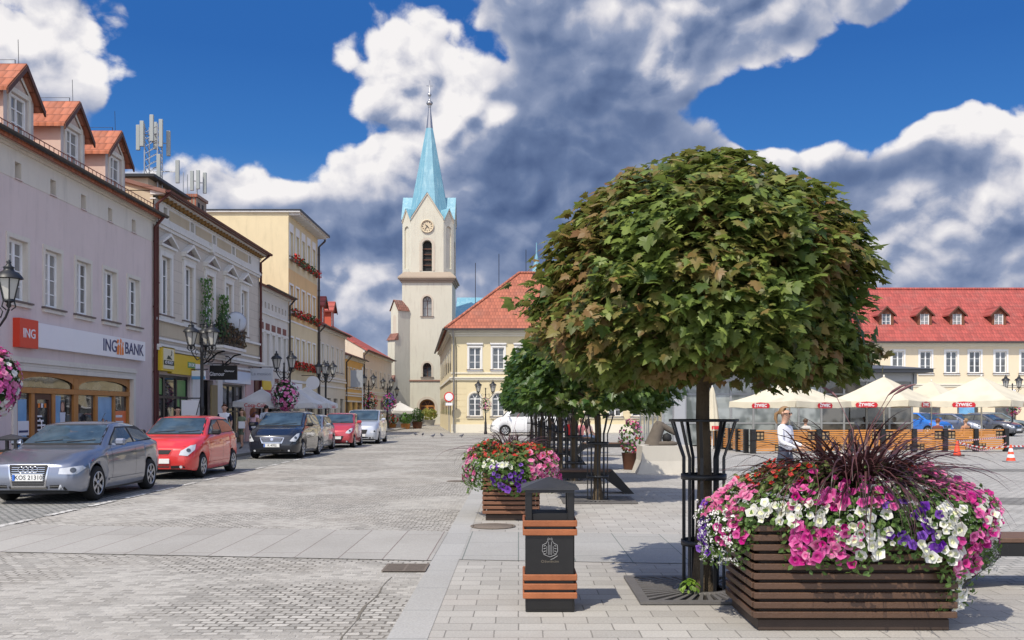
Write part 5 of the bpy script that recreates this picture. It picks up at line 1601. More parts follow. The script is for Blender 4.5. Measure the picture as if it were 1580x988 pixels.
# ---------------------------------------------------------------- cars
def pchip(pts):
    xs = [p[0] for p in pts]; ys = [p[1] for p in pts]
    n = len(xs)
    d = [(ys[i + 1] - ys[i]) / (xs[i + 1] - xs[i]) for i in range(n - 1)]
    m = [d[0]] + [0 if d[i - 1] * d[i] <= 0 else 2 * d[i - 1] * d[i] / (d[i - 1] + d[i]) for i in range(1, n - 1)] + [d[-1]]
    def f(x):
        if x <= xs[0]: return ys[0]
        if x >= xs[-1]: return ys[-1]
        i = max(k for k in range(n - 1) if xs[k] <= x)
        h = xs[i + 1] - xs[i]; t = (x - xs[i]) / h
        return (2 * t**3 - 3 * t**2 + 1) * ys[i] + (t**3 - 2 * t**2 + t) * h * m[i] + (-2 * t**3 + 3 * t**2) * ys[i + 1] + (t**3 - t**2) * h * m[i + 1]
    return f
def paint(name, col, metal=.0, rough=.3):
    m, t, p = newmat(name)
    co = coords(t)
    fl = t.noise(co, 900, 1)
    t.set(p.inputs['Base Color'], t.mix(t.math('MULTIPLY', fl, .25 if metal else .06), col, mul(col, 1.5)))
    sep = t.node('ShaderNodeSeparateXYZ', {0: co})
    dust = t.math('MULTIPLY', t.mr(sep.outputs[2], .15, .6, 1, 0), t.noise(co, 3, 4))
    rr = t.math('ADD', t.math('MULTIPLY', dust, .4), rough)
    t.set(p.inputs['Roughness'], rr)
    p.inputs['Metallic'].default_value = metal
    p.inputs['Coat Weight'].default_value = 1.0
    p.inputs['Coat Roughness'].default_value = .035
    return m
CARGL = PM('car_glass', (.012, .022, .034), .02, .9, 2.2, spec=.55, vcol=(.05, .08, .11))
CARGL2 = PM('car_glass_side', (.03, .032, .03), .03, .9, 2.5, spec=.8, vcol=(.10, .10, .08))
RUBBER = PM('tyre_rubber', (.012, .012, .012), .85, .2, 10)
ALLOY = PM('alloy_rim', (.48, .48, .49), .35, .06, metal=.6)
CHROME = PM('chrome', (.7, .7, .72), .15, .02, metal=1.0)
PLAST = PM('black_plastic', (.016, .016, .017), .6, .15)
LAMPG = PM('headlamp_glass', (.55, .57, .60), .08, .25, 18, spec=1.0, coat=1)
LAMPI = PM('headlamp_reflector', (.14, .15, .16), .2, .2, metal=.5)
TAILR = PM('tail_lamp_red', (.40, .012, .012), .15, .2, 10, coat=1)
PLATEW = PM('number_plate_white', (.72, .72, .70), .5, .03)
def wheel_meshes(R, spokes=7, wd=.2):
    t = MB()
    t.lathe([(R * .66, -wd / 2 + .01), (R * .72, -wd / 2), (R * .93, -wd / 2), (R, -wd / 2 + .035), (R, wd / 2 - .035), (R * .93, wd / 2), (R * .72, wd / 2), (R * .66, wd / 2 - .01)], 30)
    t.lathe([(R * .66, wd / 2 - .01), (R * .62, wd / 2 - .06), (.0, wd / 2 - .07)], 30)
    r = MB()
    r.lathe([(R * .60, wd / 2 - .03), (R * .64, wd / 2 + .002), (R * .68, wd / 2 + .002), (R * .68, wd / 2 - .02)], 30)
    for k in range(spokes):
        a = 2 * PI * k / spokes
        T_ = Matrix.Rotation(a, 4, 'Z')
        q = []
        for rr, hw_, z in ((R * .12, R * .10, wd / 2 - .012), (R * .4, R * .085, wd / 2 - .006), (R * .62, R * .12, wd / 2 - .008)):
            q.append((rr, hw_, z))
        vs = []
        for rr, hw_, z in q: vs += [T_ @ Vector((rr, -hw_, z)), T_ @ Vector((rr, hw_, z)), T_ @ Vector((rr, -hw_, z - .03)), T_ @ Vector((rr, hw_, z - .03))]
        fs = []
        for i in (0, 4): fs += [(i, i + 4, i + 5, i + 1), (i, i + 2, i + 6, i + 4), (i + 1, i + 5, i + 7, i + 3)]
        r.add(vs, fs)
    r.lathe([(R * .17, wd / 2 - .03), (R * .16, wd / 2 - .002), (.0, wd / 2)], 14)
    return t.mesh('wheel', RUBBER), r.mesh('rim', ALLOY)
def make_car(label, loc, rz, pm, L=4.2, W=1.765, H=1.42, wb=2.58, foh=.86, R=.315, zn=.70, cowl=(1.15, .98), wtop=1.95, rr=3.45, rb=(3.95, 1.02), zt=.98, sill=.2,
             wins=None, style=None, cat='car', group=None, plate=None, three=False, notch=None, spokes=7, roofw=.70, nose=.10, front=True, mirror=None, rail=False, tail='hatch', lamp=None, grille=None):
    t = thing(style or 'parked_car', label, cat, loc, rz, group)
    hw = W / 2
    top = [(0, zn), (.10, zn + .05), (cowl[0] * .55, (zn + cowl[1]) / 2 + .075), (cowl[0], cowl[1])]
    n_ = 4
    for i in range(1, n_):
        s_ = i / n_
        top.append((cowl[0] + (wtop - cowl[0]) * s_, cowl[1] + (H - .04 - cowl[1]) * (s_ ** .86)))
    top += [(wtop, H - .035), ((wtop * .6 + rr * .4), H), (rr, H - .05)]
    if notch: top += [(rb[0], rb[1]), (L - .12, zt), (L, zt - .12)]
    else: top += [(rr + (rb[0] - rr) * .5, (H - .05 + rb[1]) / 2 + .05), (rb[0], rb[1]), (L - .03, zt - .08), (L, zt - .22)]
    ft = pchip(top)
    fb = pchip([(0, zn - .09), (.3, zn + .02), (cowl[0], cowl[1] - .07), (L * .55, cowl[1] - .02), (rb[0], min(rb[1] - .04, cowl[1] + .03)), (L - .03, zt - .12), (L, zt - .28)])
    fw = pchip([(0, .70), (.06, .80), (.16, .885), (.35, .95), (.8, .995), (L * .5, 1.0), (L - .7, .985), (L - .25, .93), (L - .06, .86), (L, .80)])
    frw = pchip([(0, .9), (cowl[0] * .7, .88), (cowl[0], .86), (wtop, roofw + .03), (L * .55, roofw + .02), (rr, roofw), (rb[0], .84 if notch else .80), (L, .84)])
    Ra = R + .045
    ys = set(); st = []
    y = 0.0
    while y < L: ys.add(round(y, 3)); y += .09
    for yy in (.03, .06, .1, .14, L - .03, L - .06, L - .1): ys.add(round(yy, 3))
    ys.add(L)
    wc = (foh, foh + wb)
    for c_ in wc:
        ys = {v for v in ys if abs(v - c_) > Ra + .01}
        for k in range(13): ys.add(round(c_ - Ra * math.cos(PI * k / 12), 4))
    for v in sorted(ys):
        cc_ = [c_ for c_ in wc if abs(v - c_) <= Ra + 1e-3]
        if cc_:
            dz = math.sqrt(max(0, Ra**2 - (v - cc_[0])**2))
            if abs(abs(v - cc_[0]) - Ra) < 2e-3:
                pair = [(v, sill), (v, R)]
                st += pair if v < cc_[0] else pair[::-1]
            else: st.append((v, R + dz))
        else:
            e = .05 * max(0, 1 - v / .3) + .10 * max(0, 1 - (L - v) / .5)
            st.append((v, sill + e))
    rings = []
    for v, zl in st:
        w_ = fw(v) * hw; zb = fb(v); z_t = max(ft(v), zb + .012); rw = frw(v) * w_
        zl = min(zl, zb - .1)
        zs = z_t - .055 if z_t - zb > .15 else zb + (z_t - zb) * .6
        half = [(w_ * .93, zl), (w_ * .975, zl + (zb - zl) * .16), (w_ * 1.0, zl + (zb - zl) * .45), (w_ * .99, zl + (zb - zl) * .78), (w_ * .965, zb - .03), (w_ * .935, zb + .004)]
        x5, z5 = half[-1]
        for f in (.35, .7): half.append((x5 + (rw - x5) * f + .012 * (1 - abs(f - .5) * 2), z5 + (zs - z5) * f))
        half += [(rw, zs), (rw * .93, zs + (z_t - zs) * .55), (rw * .7, zs + (z_t - zs) * .85), (rw * .35, zs + (z_t - zs) * .97), (0, z_t)]
        k = max(0, 1 - v / .7) ** 1.5
        kr = max(0, 1 - (L - v) / .5) ** 1.5
        ring = []
        for x, z in half:
            yo = v + k * nose * max(0, (z - .42) / .35) ** 2 * .6 - kr * .10 * max(0, (z - .55) / .5) ** 1.5 + k * .05 * max(0, (.35 - z) / .2)
            ring.append((x, yo, z))
        rings.append([(-x, y_, z) for x, y_, z in ring] + [p for p in ring[-2::-1]])
    nr = len(rings[0])
    mb = MB()
    vs = [p for r_ in rings for p in r_]
    fs = []
    for i in range(len(rings) - 1):
        for j in range(nr - 1):
            fs.append((i * nr + j, i * nr + j + 1, (i + 1) * nr + j + 1, (i + 1) * nr + j))
    mb.add(vs, fs, 0, True)
    cap = []
    half = nr // 2
    for b, rev in ((0, False), ((len(rings) - 1) * nr, True)):
        for j in range(half):
            q = (b + j, b + nr - 1 - j, b + nr - 2 - j, b + j + 1) if j < half - 1 else (b + j, b + nr - 1 - j, b + j + 1)
            cap.append(q if not rev else q[::-1])
    mb.add(vs, cap, 0, True)
    # merge the duplicated cap vertices with the shell
    me = mb.mesh('body', pm, True)
    for p_ in me.polygons: p_.use_smooth = True
    body = inst('body', me, t)
    bm = bmesh.new(); bm.from_mesh(me); bvh = BVHTree.FromBMesh(bm); bm.free()
    def decal(name, poly, u, d, m, off=.004, step=.05, par=None, org=(0, 0, 0)):
        # poly in (u, z) laid on the bodywork along direction d
        u = Vector(u).normalized(); d = Vector(d).normalized(); org = Vector(org)
        b = bmesh.new()
        f = b.faces.new([b.verts.new((p, q, 0)) for p, q in poly])
        xs = [p for p, q in poly]; zs = [q for p, q in poly]
        for ax, lo, hi in ((0, min(xs), max(xs)), (1, min(zs), max(zs))):
            c_ = lo + step
            while c_ < hi - 1e-4:
                co_ = (c_, 0, 0) if ax == 0 else (0, c_, 0); no = (1, 0, 0) if ax == 0 else (0, 1, 0)
                bmesh.ops.bisect_plane(b, geom=b.verts[:] + b.edges[:] + b.faces[:], dist=1e-6, plane_co=co_, plane_no=no)
                c_ += step
        bmesh.ops.triangulate(b, faces=b.faces[:])
        last = None
        for v in b.verts:
            p = org + u * v.co.x + Vector((0, 0, 1)) * v.co.y
            h, nm, ix, ds = bvh.ray_cast(p - d * 5, d)
            if h is None:
                h, nm, ix, ds = bvh.find_nearest(p - d * 1.0)
            if nm.dot(d) > 0: nm = -nm
            v.co = h + (nm * .6 - d * .4).normalized() * off
        mm = bpy.data.meshes.new(name)
        b.normal_update()
        if b.faces and sum((f.normal.dot(d) for f in b.faces)) > 0: bmesh.ops.reverse_faces(b, faces=b.faces[:])
        b.to_mesh(mm); b.free()
        mm.materials.append(m)
        for p_ in mm.polygons: p_.use_smooth = True
        return inst(name, mm, par or t)
    FR = ((1, 0, 0), (0, 1, 0)); RE = ((1, 0, 0), (0, -1, 0))
    SD = {1: ((0, 1, 0), (-1, 0, 0)), -1: ((0, 1, 0), (1, 0, 0))}
    # glazing
    cz = cowl[1] + .045; wt = H - .075
    a0 = frw(cowl[0]) * hw * .93; a1 = frw(wtop) * hw * .90
    decal('window_seal', [(-a0 - .03, cz - .035), (a0 + .03, cz - .035), (a1 + .025, wt + .02), (-a1 - .025, wt + .02)], *FR, PLAST, .003)
    decal('windscreen', [(-a0, cz), (a0, cz), (a1, wt), (-a1, wt)], *FR, CARGL, .007)
    wp = MB()
    rz0 = rb[1] + .05; rz1 = H - .14
    ra0 = frw(rb[0]) * hw * .84; ra1 = frw(rr) * hw * .88
    decal('rear_window', [(-ra0, rz0), (ra0, rz0), (ra1, rz1), (-ra1, rz1)], *RE, CARGL, .006)
    bz = cowl[1]
    ya = cowl[0] + .32; yb_ = wtop + .12
    if wins is None:
        y1 = wtop + .55; yend = rr + .12
        zt_ = H - .125
        wins = [[(ya, bz + .03), (y1 - .03, bz + .035), (y1 - .05, zt_), (yb_ + .05, zt_ - .0)], [(y1 + .04, bz + .035), (yend + (.25 if three or notch else .1), bz + .07), (yend - .12, zt_ - .02), (y1 + .02, zt_)]]
    lo = min(p[0] for w_ in wins for p in w_) - .07; hi = max(p[0] for w_ in wins for p in w_) + .05
    for sg in (1, -1):
        hull = [(lo, bz + .005)] + [(hi, bz + .05)] + [(wins[-1][2][0] + .04, H - .10)] + [(yb_ - .02, H - .10)]
        decal('window_seal', hull, *SD[sg], PLAST, .003)
        for w_ in wins: decal('side_window', w_, *SD[sg], CARGL2, .007)
        seams = []
        yd = [lo + .03, wins[0][1][0] + .03] + ([wins[1][1][0] - .0] if not three and len(wins) > 1 else [])
        for yy in yd[:3]:
            if any(abs(yy - c_) < Ra + .02 for c_ in wc): 
                decal('door_seam', [(yy - .004, .74), (yy + .004, .74), (yy + .004, bz - .03), (yy - .004, bz - .03)], *SD[sg], PLAST, .002)
            else: decal('door_seam', [(yy - .004, .30), (yy + .004, .30), (yy + .004, bz - .03), (yy - .004, bz - .03)], *SD[sg], PLAST, .002)
        for yy in yd[1:3]:
            decal('door_handle', [(yy - .22, bz - .17), (yy - .06, bz - .165), (yy - .06, bz - .13), (yy - .22, bz - .135)], *SD[sg], pm, .022)
        decal('side_strip', [(foh + Ra + .08, .33), (foh + wb - Ra - .08, .33), (foh + wb - Ra - .08, .37), (foh + Ra + .08, .37)], *SD[sg], pm, .014)
        # mirror
        mm = MB()
        mx_ = sg * (fw(ya) * hw + .10)
        mm.bbox(mx_ - .10, mx_ + .10, ya + .0, ya + .13, bz + .0, bz + .13, .035)
        mm.box(mx_ - sg * .16, mx_ - sg * .08, ya + .05, ya + .1, bz + .0, bz + .04)
        mm.build('mirror', mirror or pm, t)
    # front face
    g = grille or dict(w=.34, z0=.36, z1=.68)
    decal('grille_frame', [(-g['w'] * .8 - .03, g['z0'] - .03), (g['w'] * .8 + .03, g['z0'] - .03), (g['w'] + .03, g['z1'] + .02), (-g['w'] - .03, g['z1'] + .02)], *FR, g.get('fm', CHROME), .006)
    decal('grille', [(-g['w'] * .8, g['z0']), (g['w'] * .8, g['z0']), (g['w'], g['z1']), (-g['w'], g['z1'])], *FR, PLAST, .011)
    k = 0
    zz = g['z0'] + .03
    while zz < g['z1'] - .02 and g.get('bars', True):
        decal('grille_bar', [(-g['w'] * .85, zz), (g['w'] * .85, zz), (g['w'] * .85, zz + .008), (-g['w'] * .85, zz + .008)], *FR, g.get('bm', CHROME), .016)
        zz += .035
    if g.get('rings'):
        em = MB()
        for k in range(4):
            for j in range(16):
                a_ = 2 * PI * j / 16; b_ = 2 * PI * (j + 1) / 16
                em.tube([(-.117 + .078 * k + .052 * math.cos(a_), -.0, .052 * math.sin(a_)), (-.117 + .078 * k + .052 * math.cos(b_), 0, .052 * math.sin(b_))], .008, 5)
        h, nm, ix, ds = bvh.ray_cast(Vector((0, -3, g['z1'] - .085)), Vector((0, 1, 0)))
        em.build('ring_emblem', CHROME, t, (0, h.y - .022, g['z1'] - .085))
    elif g.get('badge', True):
        decal('badge', [(.05 * math.cos(k_ * PI / 6), g['z1'] - .04 + .05 * math.sin(k_ * PI / 6)) for k_ in range(12)], *FR, CHROME, .02)
    li = g.get('low', (.30, .22, .30))
    decal('lower_intake', [(-li[0], li[1]), (li[0], li[1]), (li[0] * .95, li[2]), (-li[0] * .95, li[2])], *FR, PLAST, .005)
    lm = lamp or [(.40, .52), (.62, .54), (.78, .66), (.74, .70), (.42, .66)]
    for sg in (1, -1):
        u = Vector((1, .55 * sg, 0)).normalized() if sg > 0 else Vector((1, -.55, 0)).normalized()
        d = Vector((-.55 * sg, 1, 0)).normalized()
        pl = [((x * hw / .88) * sg / abs(u.x) * .93, z) for x, z in lm]
        if sg < 0: pl = pl[::-1]
        decal('headlight', pl, u, d, LAMPG, .008)
        c0 = (sum(p for p, q in pl) / len(pl), sum(q for p, q in pl) / len(pl))
        decal('headlamp_lens', [(c0[0] + .055 * math.cos(k_ * PI / 5), c0[1] + .045 * math.sin(k_ * PI / 5)) for k_ in range(10)], u, d, LAMPI, .011)
        pl = [(sg * (li[0] + .03), li[1] + .02), (sg * hw * .74, li[1] + .035), (sg * hw * .70, li[1] + .10), (sg * (li[0] + .03), li[1] + .09)]
        if sg < 0: pl = pl[::-1]
        decal('fog_recess', pl, *FR, PLAST, .005)
        fx = sg * hw * .63
        decal('fog_light', [(fx + .035 * math.cos(k_ * PI / 5), li[1] + .065 + .035 * math.sin(k_ * PI / 5)) for k_ in range(10)], *FR, LAMPG, .01)
        ur = Vector((1, -.5 * sg, 0)).normalized(); dr = Vector((-.5 * sg, -1, 0)).normalized()
        if tail == 'high': pl = [(sg * hw * .72, zt - .20), (sg * hw * .98, zt - .2), (sg * hw * .94, zt + .28), (sg * hw * .76, zt + .28)]
        else: pl = [(sg * hw * .60, zt - .20), (sg * hw * 1.0, zt - .22), (sg * hw * 1.0, zt - .04), (sg * hw * .66, zt - .05)]
        pl = [(p / abs(ur.x) * .93, q) for p, q in pl]
        if sg < 0: pl = pl[::-1]
        decal('tail_light', pl, ur, dr, TAILR, .008)
    pz = g.get('plate', .42)
    h, nm, ix, ds = bvh.ray_cast(Vector((0, -3, pz)), Vector((0, 1, 0)))
    pb = MB(); pb.bbox(-.265, .265, -.012, .01, -.058, .058, .004)
    po = pb.build('number_plate', PLATEW, t, (0, h.y - .024, pz))
    boxes(po, 'plate_band', SIGNBL, (-.26, -.215, -.0135, -.0125, -.054, .054))
    if plate: text(po, 'lettering', plate, .105, SIGNB, (.02, -.014, 0), sx=.98, ext=.0005, bold=.001)
    h, nm, ix, ds = bvh.ray_cast(Vector((0, L + 3, .62)), Vector((0, -1, 0)))
    pb.build('number_plate', PLATEW, t, (0, h.y + .024, .62))
    ub = MB(); ub.box(-hw + .25, hw - .25, .15, L - .15, sill - .02, cowl[1] - .25); ub.box(-hw + .06, hw - .06, foh + Ra + .02, foh + wb - Ra - .02, sill - .03, sill + .12)
    ub.build('underbody', PLAST, t)
    tm, rm = wheel_meshes(R, spokes)
    for yc_ in wc:
        for sg in (1, -1):
            w_ = inst('wheel', tm, t, (sg * (hw - .125), yc_, R), (0, PI / 2 * sg, 0))
            w_.rotation_euler = (0, PI / 2, 0) if sg > 0 else (0, -PI / 2, 0)
            inst('rim', rm, w_)
    an = MB(); an.tube([(0, rr - .2, H - .03), (0, rr + .05, H + .16)], .005, 4); an.build('aerial', PLAST, t)
    if style != 'van':
        wip = MB()
        for x0 in (-.5, .1):
            pts_ = []
            for k in range(5):
                x = x0 + .5 * k / 4
                h, nm, ix, ds = bvh.ray_cast(Vector((x, -3, cz + .015 + .01 * k)), Vector((0, 1, 0)))
                if h: pts_.append(h + Vector((0, -.018, .01)))
            if len(pts_) > 1: wip.tube(pts_, .008, 4)
        wip.build('wiper', PLAST, t)
    return t
P_AUDI = paint('paint_blue_grey', (.24, .26, .315), .75, .28)
P_RED = paint('paint_bright_red', (.62, .035, .03), .0, .3)
P_BLK = paint('paint_black_blue', (.012, .014, .022), .2, .25)
P_SIL = paint('paint_silver', (.42, .43, .44), .8, .3)
P_CRIM = paint('paint_crimson', (.48, .05, .06), .2, .3)
P_VAN = paint('paint_pale_silver', (.52, .55, .60), .5, .32)
P_WHT = paint('paint_white', (.74, .74, .74), 0, .3)
P_GREY = paint('paint_dark_grey', (.10, .105, .12), .5, .3)
P_BLUE = paint('paint_bright_blue', (.03, .16, .52), .1, .3)
P_DRED = paint('paint_dark_red', (.12, .015, .02), .2, .3)
HB = dict(three=False)
row = 'cars parked along the left kerb'
make_car('blue grey three door hatchback with chrome grille, parked nearest by the bank', (-8.5, 16.85, .008), math.radians(.4), P_AUDI, plate='KOS 21310', three=True, rr=3.15, rb=(3.98, 1.03), wins=[[(1.49, 1.0), (2.55, 1.01), (2.5, 1.295), (2.05, 1.295)], [(2.64, 1.015), (3.62, 1.06), (3.22, 1.23), (2.60, 1.295)]], spokes=6, group=row,
         grille=dict(w=.335, z0=.33, z1=.69, rings=True, plate=.47, low=(.34, .215, .27)), lamp=[(.43, .53), (.70, .52), (.86, .62), (.80, .665), (.45, .63)])
make_car('bright red five door hatchback parked behind the blue grey hatchback', (-8.47, 22.86, .008), 0, P_RED, L=3.92, W=1.68, H=1.505, wb=2.48, foh=.80, R=.295, zn=.74, cowl=(1.0, 1.03), wtop=1.75, rr=3.35, rb=(3.72, 1.08), zt=1.02, roofw=.72,
         mirror=PLAST, group=row, grille=dict(w=.30, z0=.60, z1=.70, fm=P_RED, bm=PLAST, bars=False, plate=.44, low=(.26, .24, .30), badge=False), lamp=[(.42, .58), (.60, .56), (.80, .70), (.84, .82), (.70, .80), (.46, .68)])
make_car('black people carrier with a chrome grille bar in the middle of the parked row', (-8.25, 32.5, .008), 0, P_BLK, L=4.29, W=1.81, H=1.61, wb=2.64, foh=.88, R=.315, zn=.80, cowl=(.95, 1.08), wtop=1.95, rr=3.75, rb=(4.08, 1.12), zt=1.08, roofw=.74,
         mirror=PLAST, plate='K 4702', group=row, grille=dict(w=.38, z0=.56, z1=.70, bm=CHROME, plate=.46, low=(.42, .22, .32)), lamp=[(.48, .60), (.66, .58), (.80, .72), (.86, .86), (.74, .84), (.54, .68)])
make_car('silver hatchback mostly hidden between the black people carrier and the crimson city car', (-8.6, 37.6, .008), 0, P_SIL, L=4.1, W=1.7, H=1.47, wb=2.55, foh=.8, group=row)
make_car('crimson city car parked in front of the silver van', (-7.95, 42.1, .008), math.radians(2), P_CRIM, L=3.57, W=1.6, H=1.52, wb=2.38, foh=.68, R=.28, zn=.76, cowl=(.85, 1.05), wtop=1.65, rr=3.15, rb=(3.42, 1.08), zt=1.02, roofw=.74,
         group=row, mirror=P_CRIM, grille=dict(w=.34, z0=.36, z1=.50, fm=PLAST, bars=False, plate=.44, low=(.3, .22, .3), badge=False), lamp=[(.42, .64), (.58, .62), (.78, .74), (.84, .86), (.7, .84), (.46, .72)])
make_car('pale silver van at the far end of the parked row', (-7.65, 46.9, .008), math.radians(1), P_VAN, L=4.3, W=1.78, H=1.68, wb=2.75, foh=.8, R=.3, zn=.88, cowl=(.85, 1.12), wtop=1.65, rr=4.0, rb=(4.2, 1.15), zt=1.1, roofw=.82, style='van', cat='van',
         group=row, wins=[[(1.2, 1.14), (2.15, 1.15), (2.13, 1.5), (1.72, 1.5)], [(2.25, 1.15), (3.9, 1.15), (3.85, 1.5), (2.24, 1.5)]], grille=dict(w=.36, z0=.50, z1=.70, fm=P_VAN, bars=False, plate=.42, low=(.4, .24, .34)), tail='high')
sq = 'cars parked around the far side of the square'
def px2x(px, y): return (px - 800) / 1500 * y
gh = make_car('dark grey hatchback seen from behind beyond the tree row', (px2x(985, 70), 71.0, 0), math.radians(-128), P_GREY, group=sq)
make_car('black car partly hidden behind the flower basket pole', (px2x(1012, 72), 74.0, 0), math.radians(-110), P_BLK, L=4.3, H=1.46, group=sq)
make_car('white minibus in front of the pale yellow corner house', (px2x(757, 63.5), 63.5, 0), math.radians(-86), P_WHT, L=5.0, W=1.95, H=1.95, wb=3.1, foh=.9, R=.33, zn=.95, cowl=(.75, 1.22), wtop=1.5, rr=4.75, rb=(4.92, 1.3), zt=1.2, roofw=.84, style='van', cat='van',
         wins=[[(1.1, 1.22), (2.1, 1.22), (2.08, 1.75), (1.6, 1.75)], [(2.2, 1.22), (3.4, 1.22), (3.4, 1.75), (2.2, 1.75)], [(3.5, 1.22), (4.7, 1.22), (4.65, 1.75), (3.5, 1.75)]], tail='high')
make_car('blue car beyond the row of tree trunks', (px2x(856, 72), 72, 0), math.radians(-20), P_BLUE, group=sq, H=1.45)
make_car('silver people carrier parked beside the bright blue hatchback', (px2x(1432, 69), 69.5, 0), math.radians(60), P_SIL, L=4.5, H=1.72, W=1.8, cowl=(.95, 1.1), wtop=1.9, rr=4.0, rb=(4.3, 1.15), zt=1.1, wb=2.7, group=sq)
make_car('bright blue hatchback facing the cafe fence', (px2x(1462, 61), 61, 0), math.radians(28), P_BLUE, L=3.8, H=1.5, W=1.66, wb=2.45, cowl=(.9, 1.03), wtop=1.7, rr=3.25, rb=(3.6, 1.06), group=sq)
make_car('dark red car seen between the blue and silver hatchbacks', (px2x(1478, 71), 72, 0), math.radians(120), P_DRED, group=sq, H=1.46)
make_car('silver hatchback facing the cafe between the blue hatchback and the dark saloon', (px2x(1522, 62), 62, 0), math.radians(30), P_SIL, L=4.0, H=1.45, W=1.7, wb=2.5, cowl=(1.0, 1.0), group=sq)
make_car('dark grey saloon at the right hand edge of the square', (px2x(1572, 61), 61, 0), math.radians(36), P_GREY, L=4.5, H=1.44, W=1.76, wb=2.65, rr=3.3, rb=(3.9, 1.02), zt=1.0, notch=True, group=sq)
make_car('grey green estate car behind the dark saloon', (px2x(1590, 70), 70, 0), math.radians(75), paint('paint_grey_green', (.16, .20, .20), .6, .3), L=4.6, H=1.5, rr=4.0, rb=(4.4, 1.05), wb=2.7, group=sq)
make_car('pale blue silver car half hidden behind the pavilion corner', (px2x(1404, 63), 63, 0), math.radians(20), P_VAN, group=sq, H=1.45)
# ---------------------------------------------------------------- trees
BARK = PM('maple_bark', (.085, .062, .040), .95, .3, 12, .6, 45, vcol=(.12, .09, .055))
LEAF_BR = leafmat('maple_leaf_bronze', (.030, .062, .012), (.225, .285, .062), 5, .28, .45, brown=((.15, .070, .026), (.24, .165, .06), 1.15, .42), spec=.25)
LEAF_GR = leafmat('maple_leaf_green', (.022, .062, .012), (.085, .155, .028), 5, .34, .42, spec=.5)
LEAF_G2 = leafmat('maple_leaf_mixed', (.03, .075, .014), (.12, .185, .035), 5, .34, .42, brown=((.13, .065, .025), (.18, .13, .04), 1.0, .55), spec=.5)
_ml = [(0, 0), (.16, -.10), (.46, -.06), (.34, .10), (.62, .26), (.40, .34), (.44, .50), (.24, .48), (.20, .66), (.0, 1.0)]
MAPLE_V = [(0, .30, .02)] + [(x, y, -.10 * (x * x) * 3 - .10 * max(0, y - .4)) for x, y in _ml] + [(-x, y, -.10 * (x * x) * 3 - .10 * max(0, y - .4)) for x, y in _ml[-2:0:-1]]
MAPLE_F = [(0, i, i + 1 if i + 1 < len(MAPLE_V) else 1) for i in range(1, len(MAPLE_V))]
MAPLE_V2 = [(0, .3, .03), (0, 0, 0), (.45, -.05, -.06), (.58, .28, -.09), (.26, .5, -.04), (0, 1, -.12), (-.26, .5, -.04), (-.58, .28, -.09), (-.45, -.05, -.06)]
MAPLE_F2 = [(0, i, i + 1 if i < 8 else 1) for i in range(1, 9)]
CROWN = pchip([(0, .62), (.05, .88), (.16, .97), (.30, 1.0), (.48, .97), (.66, .85), (.80, .67), (.91, .44), (1.0, .08)])
def crown_mesh(name, mat_, R, z0, z1, nsp, nl, size, seed, hi=True, inner=1400, lump=.16):
    rr = random.Random(seed)
    lf = Leafy()
    hz = z1 - z0
    V, F = (MAPLE_V, MAPLE_F) if hi else (MAPLE_V2, MAPLE_F2)
    def surf(th, f):
        n_ = mnoise.noise(Vector((math.cos(th) * 1.5, math.sin(th) * 1.5, f * 2.2 + seed)))
        n2 = mnoise.noise(Vector((math.cos(th) * 4, math.sin(th) * 4, f * 6 + seed * 2)))
        r = R * CROWN(f) * (1 + lump * n_ + .10 * n2)
        return Vector((r * math.cos(th), r * math.sin(th), z0 + f * hz))
    # area-weighted heights
    ws = []; fs_ = [i / 60 for i in range(61)]
    for f in fs_: ws.append(CROWN(f) + .12)
    for k in range(nsp):
        f = rr.choices(fs_, ws)[0] + rr.uniform(-.01, .01); f = min(1, max(0, f))
        th = rr.uniform(0, 2 * PI)
        c = surf(th, f)
        ax = Vector((0, 0, z0 + hz * .38))
        out = (c - ax).normalized()
        c = c + out * rr.uniform(-.24, .05)
        rad = rr.uniform(.11, .20)
        tilt = rr.uniform(.25, .8)
        for j in range(nl):
            d = Vector((max(-1.8, min(1.8, rr.gauss(0, 1))), max(-1.8, min(1.8, rr.gauss(0, 1))), max(-1, min(1, rr.gauss(0, .55))))) * rad * .7
            p = c + d
            pf = (p.z - z0) / hz
            if math.hypot(p.x, p.y) > 1.13 * math.hypot(*surf(math.atan2(p.y, p.x), min(1, max(0, pf))).xy) + .05 or pf > 1.03 or pf < -.05: continue
            n = (Vector((0, 0, 1)) * (1 - tilt * .5) + out * tilt + Vector((rr.uniform(-1, 1), rr.uniform(-1, 1), rr.uniform(-1, 1))) * .58).normalized()
            tip = (Vector((out.x, out.y, out.z * .2)) * .8 + Vector((0, 0, -.75)) + Vector((rr.uniform(-1, 1), rr.uniform(-1, 1), 0)) * .6)
            s = size * rr.uniform(.5, 1.35)
            lf.put(V, F, frame(p, n, tip, s))
    for k in range(inner):
        f = rr.uniform(.04, .9); th = rr.uniform(0, 2 * PI)
        c = surf(th, f); ax = Vector((0, 0, c.z))
        p = ax + (c - ax) * rr.uniform(.35, .86)
        lf.put(MAPLE_V2, MAPLE_F2, frame(p, Vector((rr.uniform(-1, 1), rr.uniform(-1, 1), rr.uniform(.2, 1.4))), (rr.uniform(-1, 1), rr.uniform(-1, 1), -.6), size * 1.2))
    o = lf.build(name, mat_, None)
    me = o.data
    bpy.data.objects.remove(o)
    return me
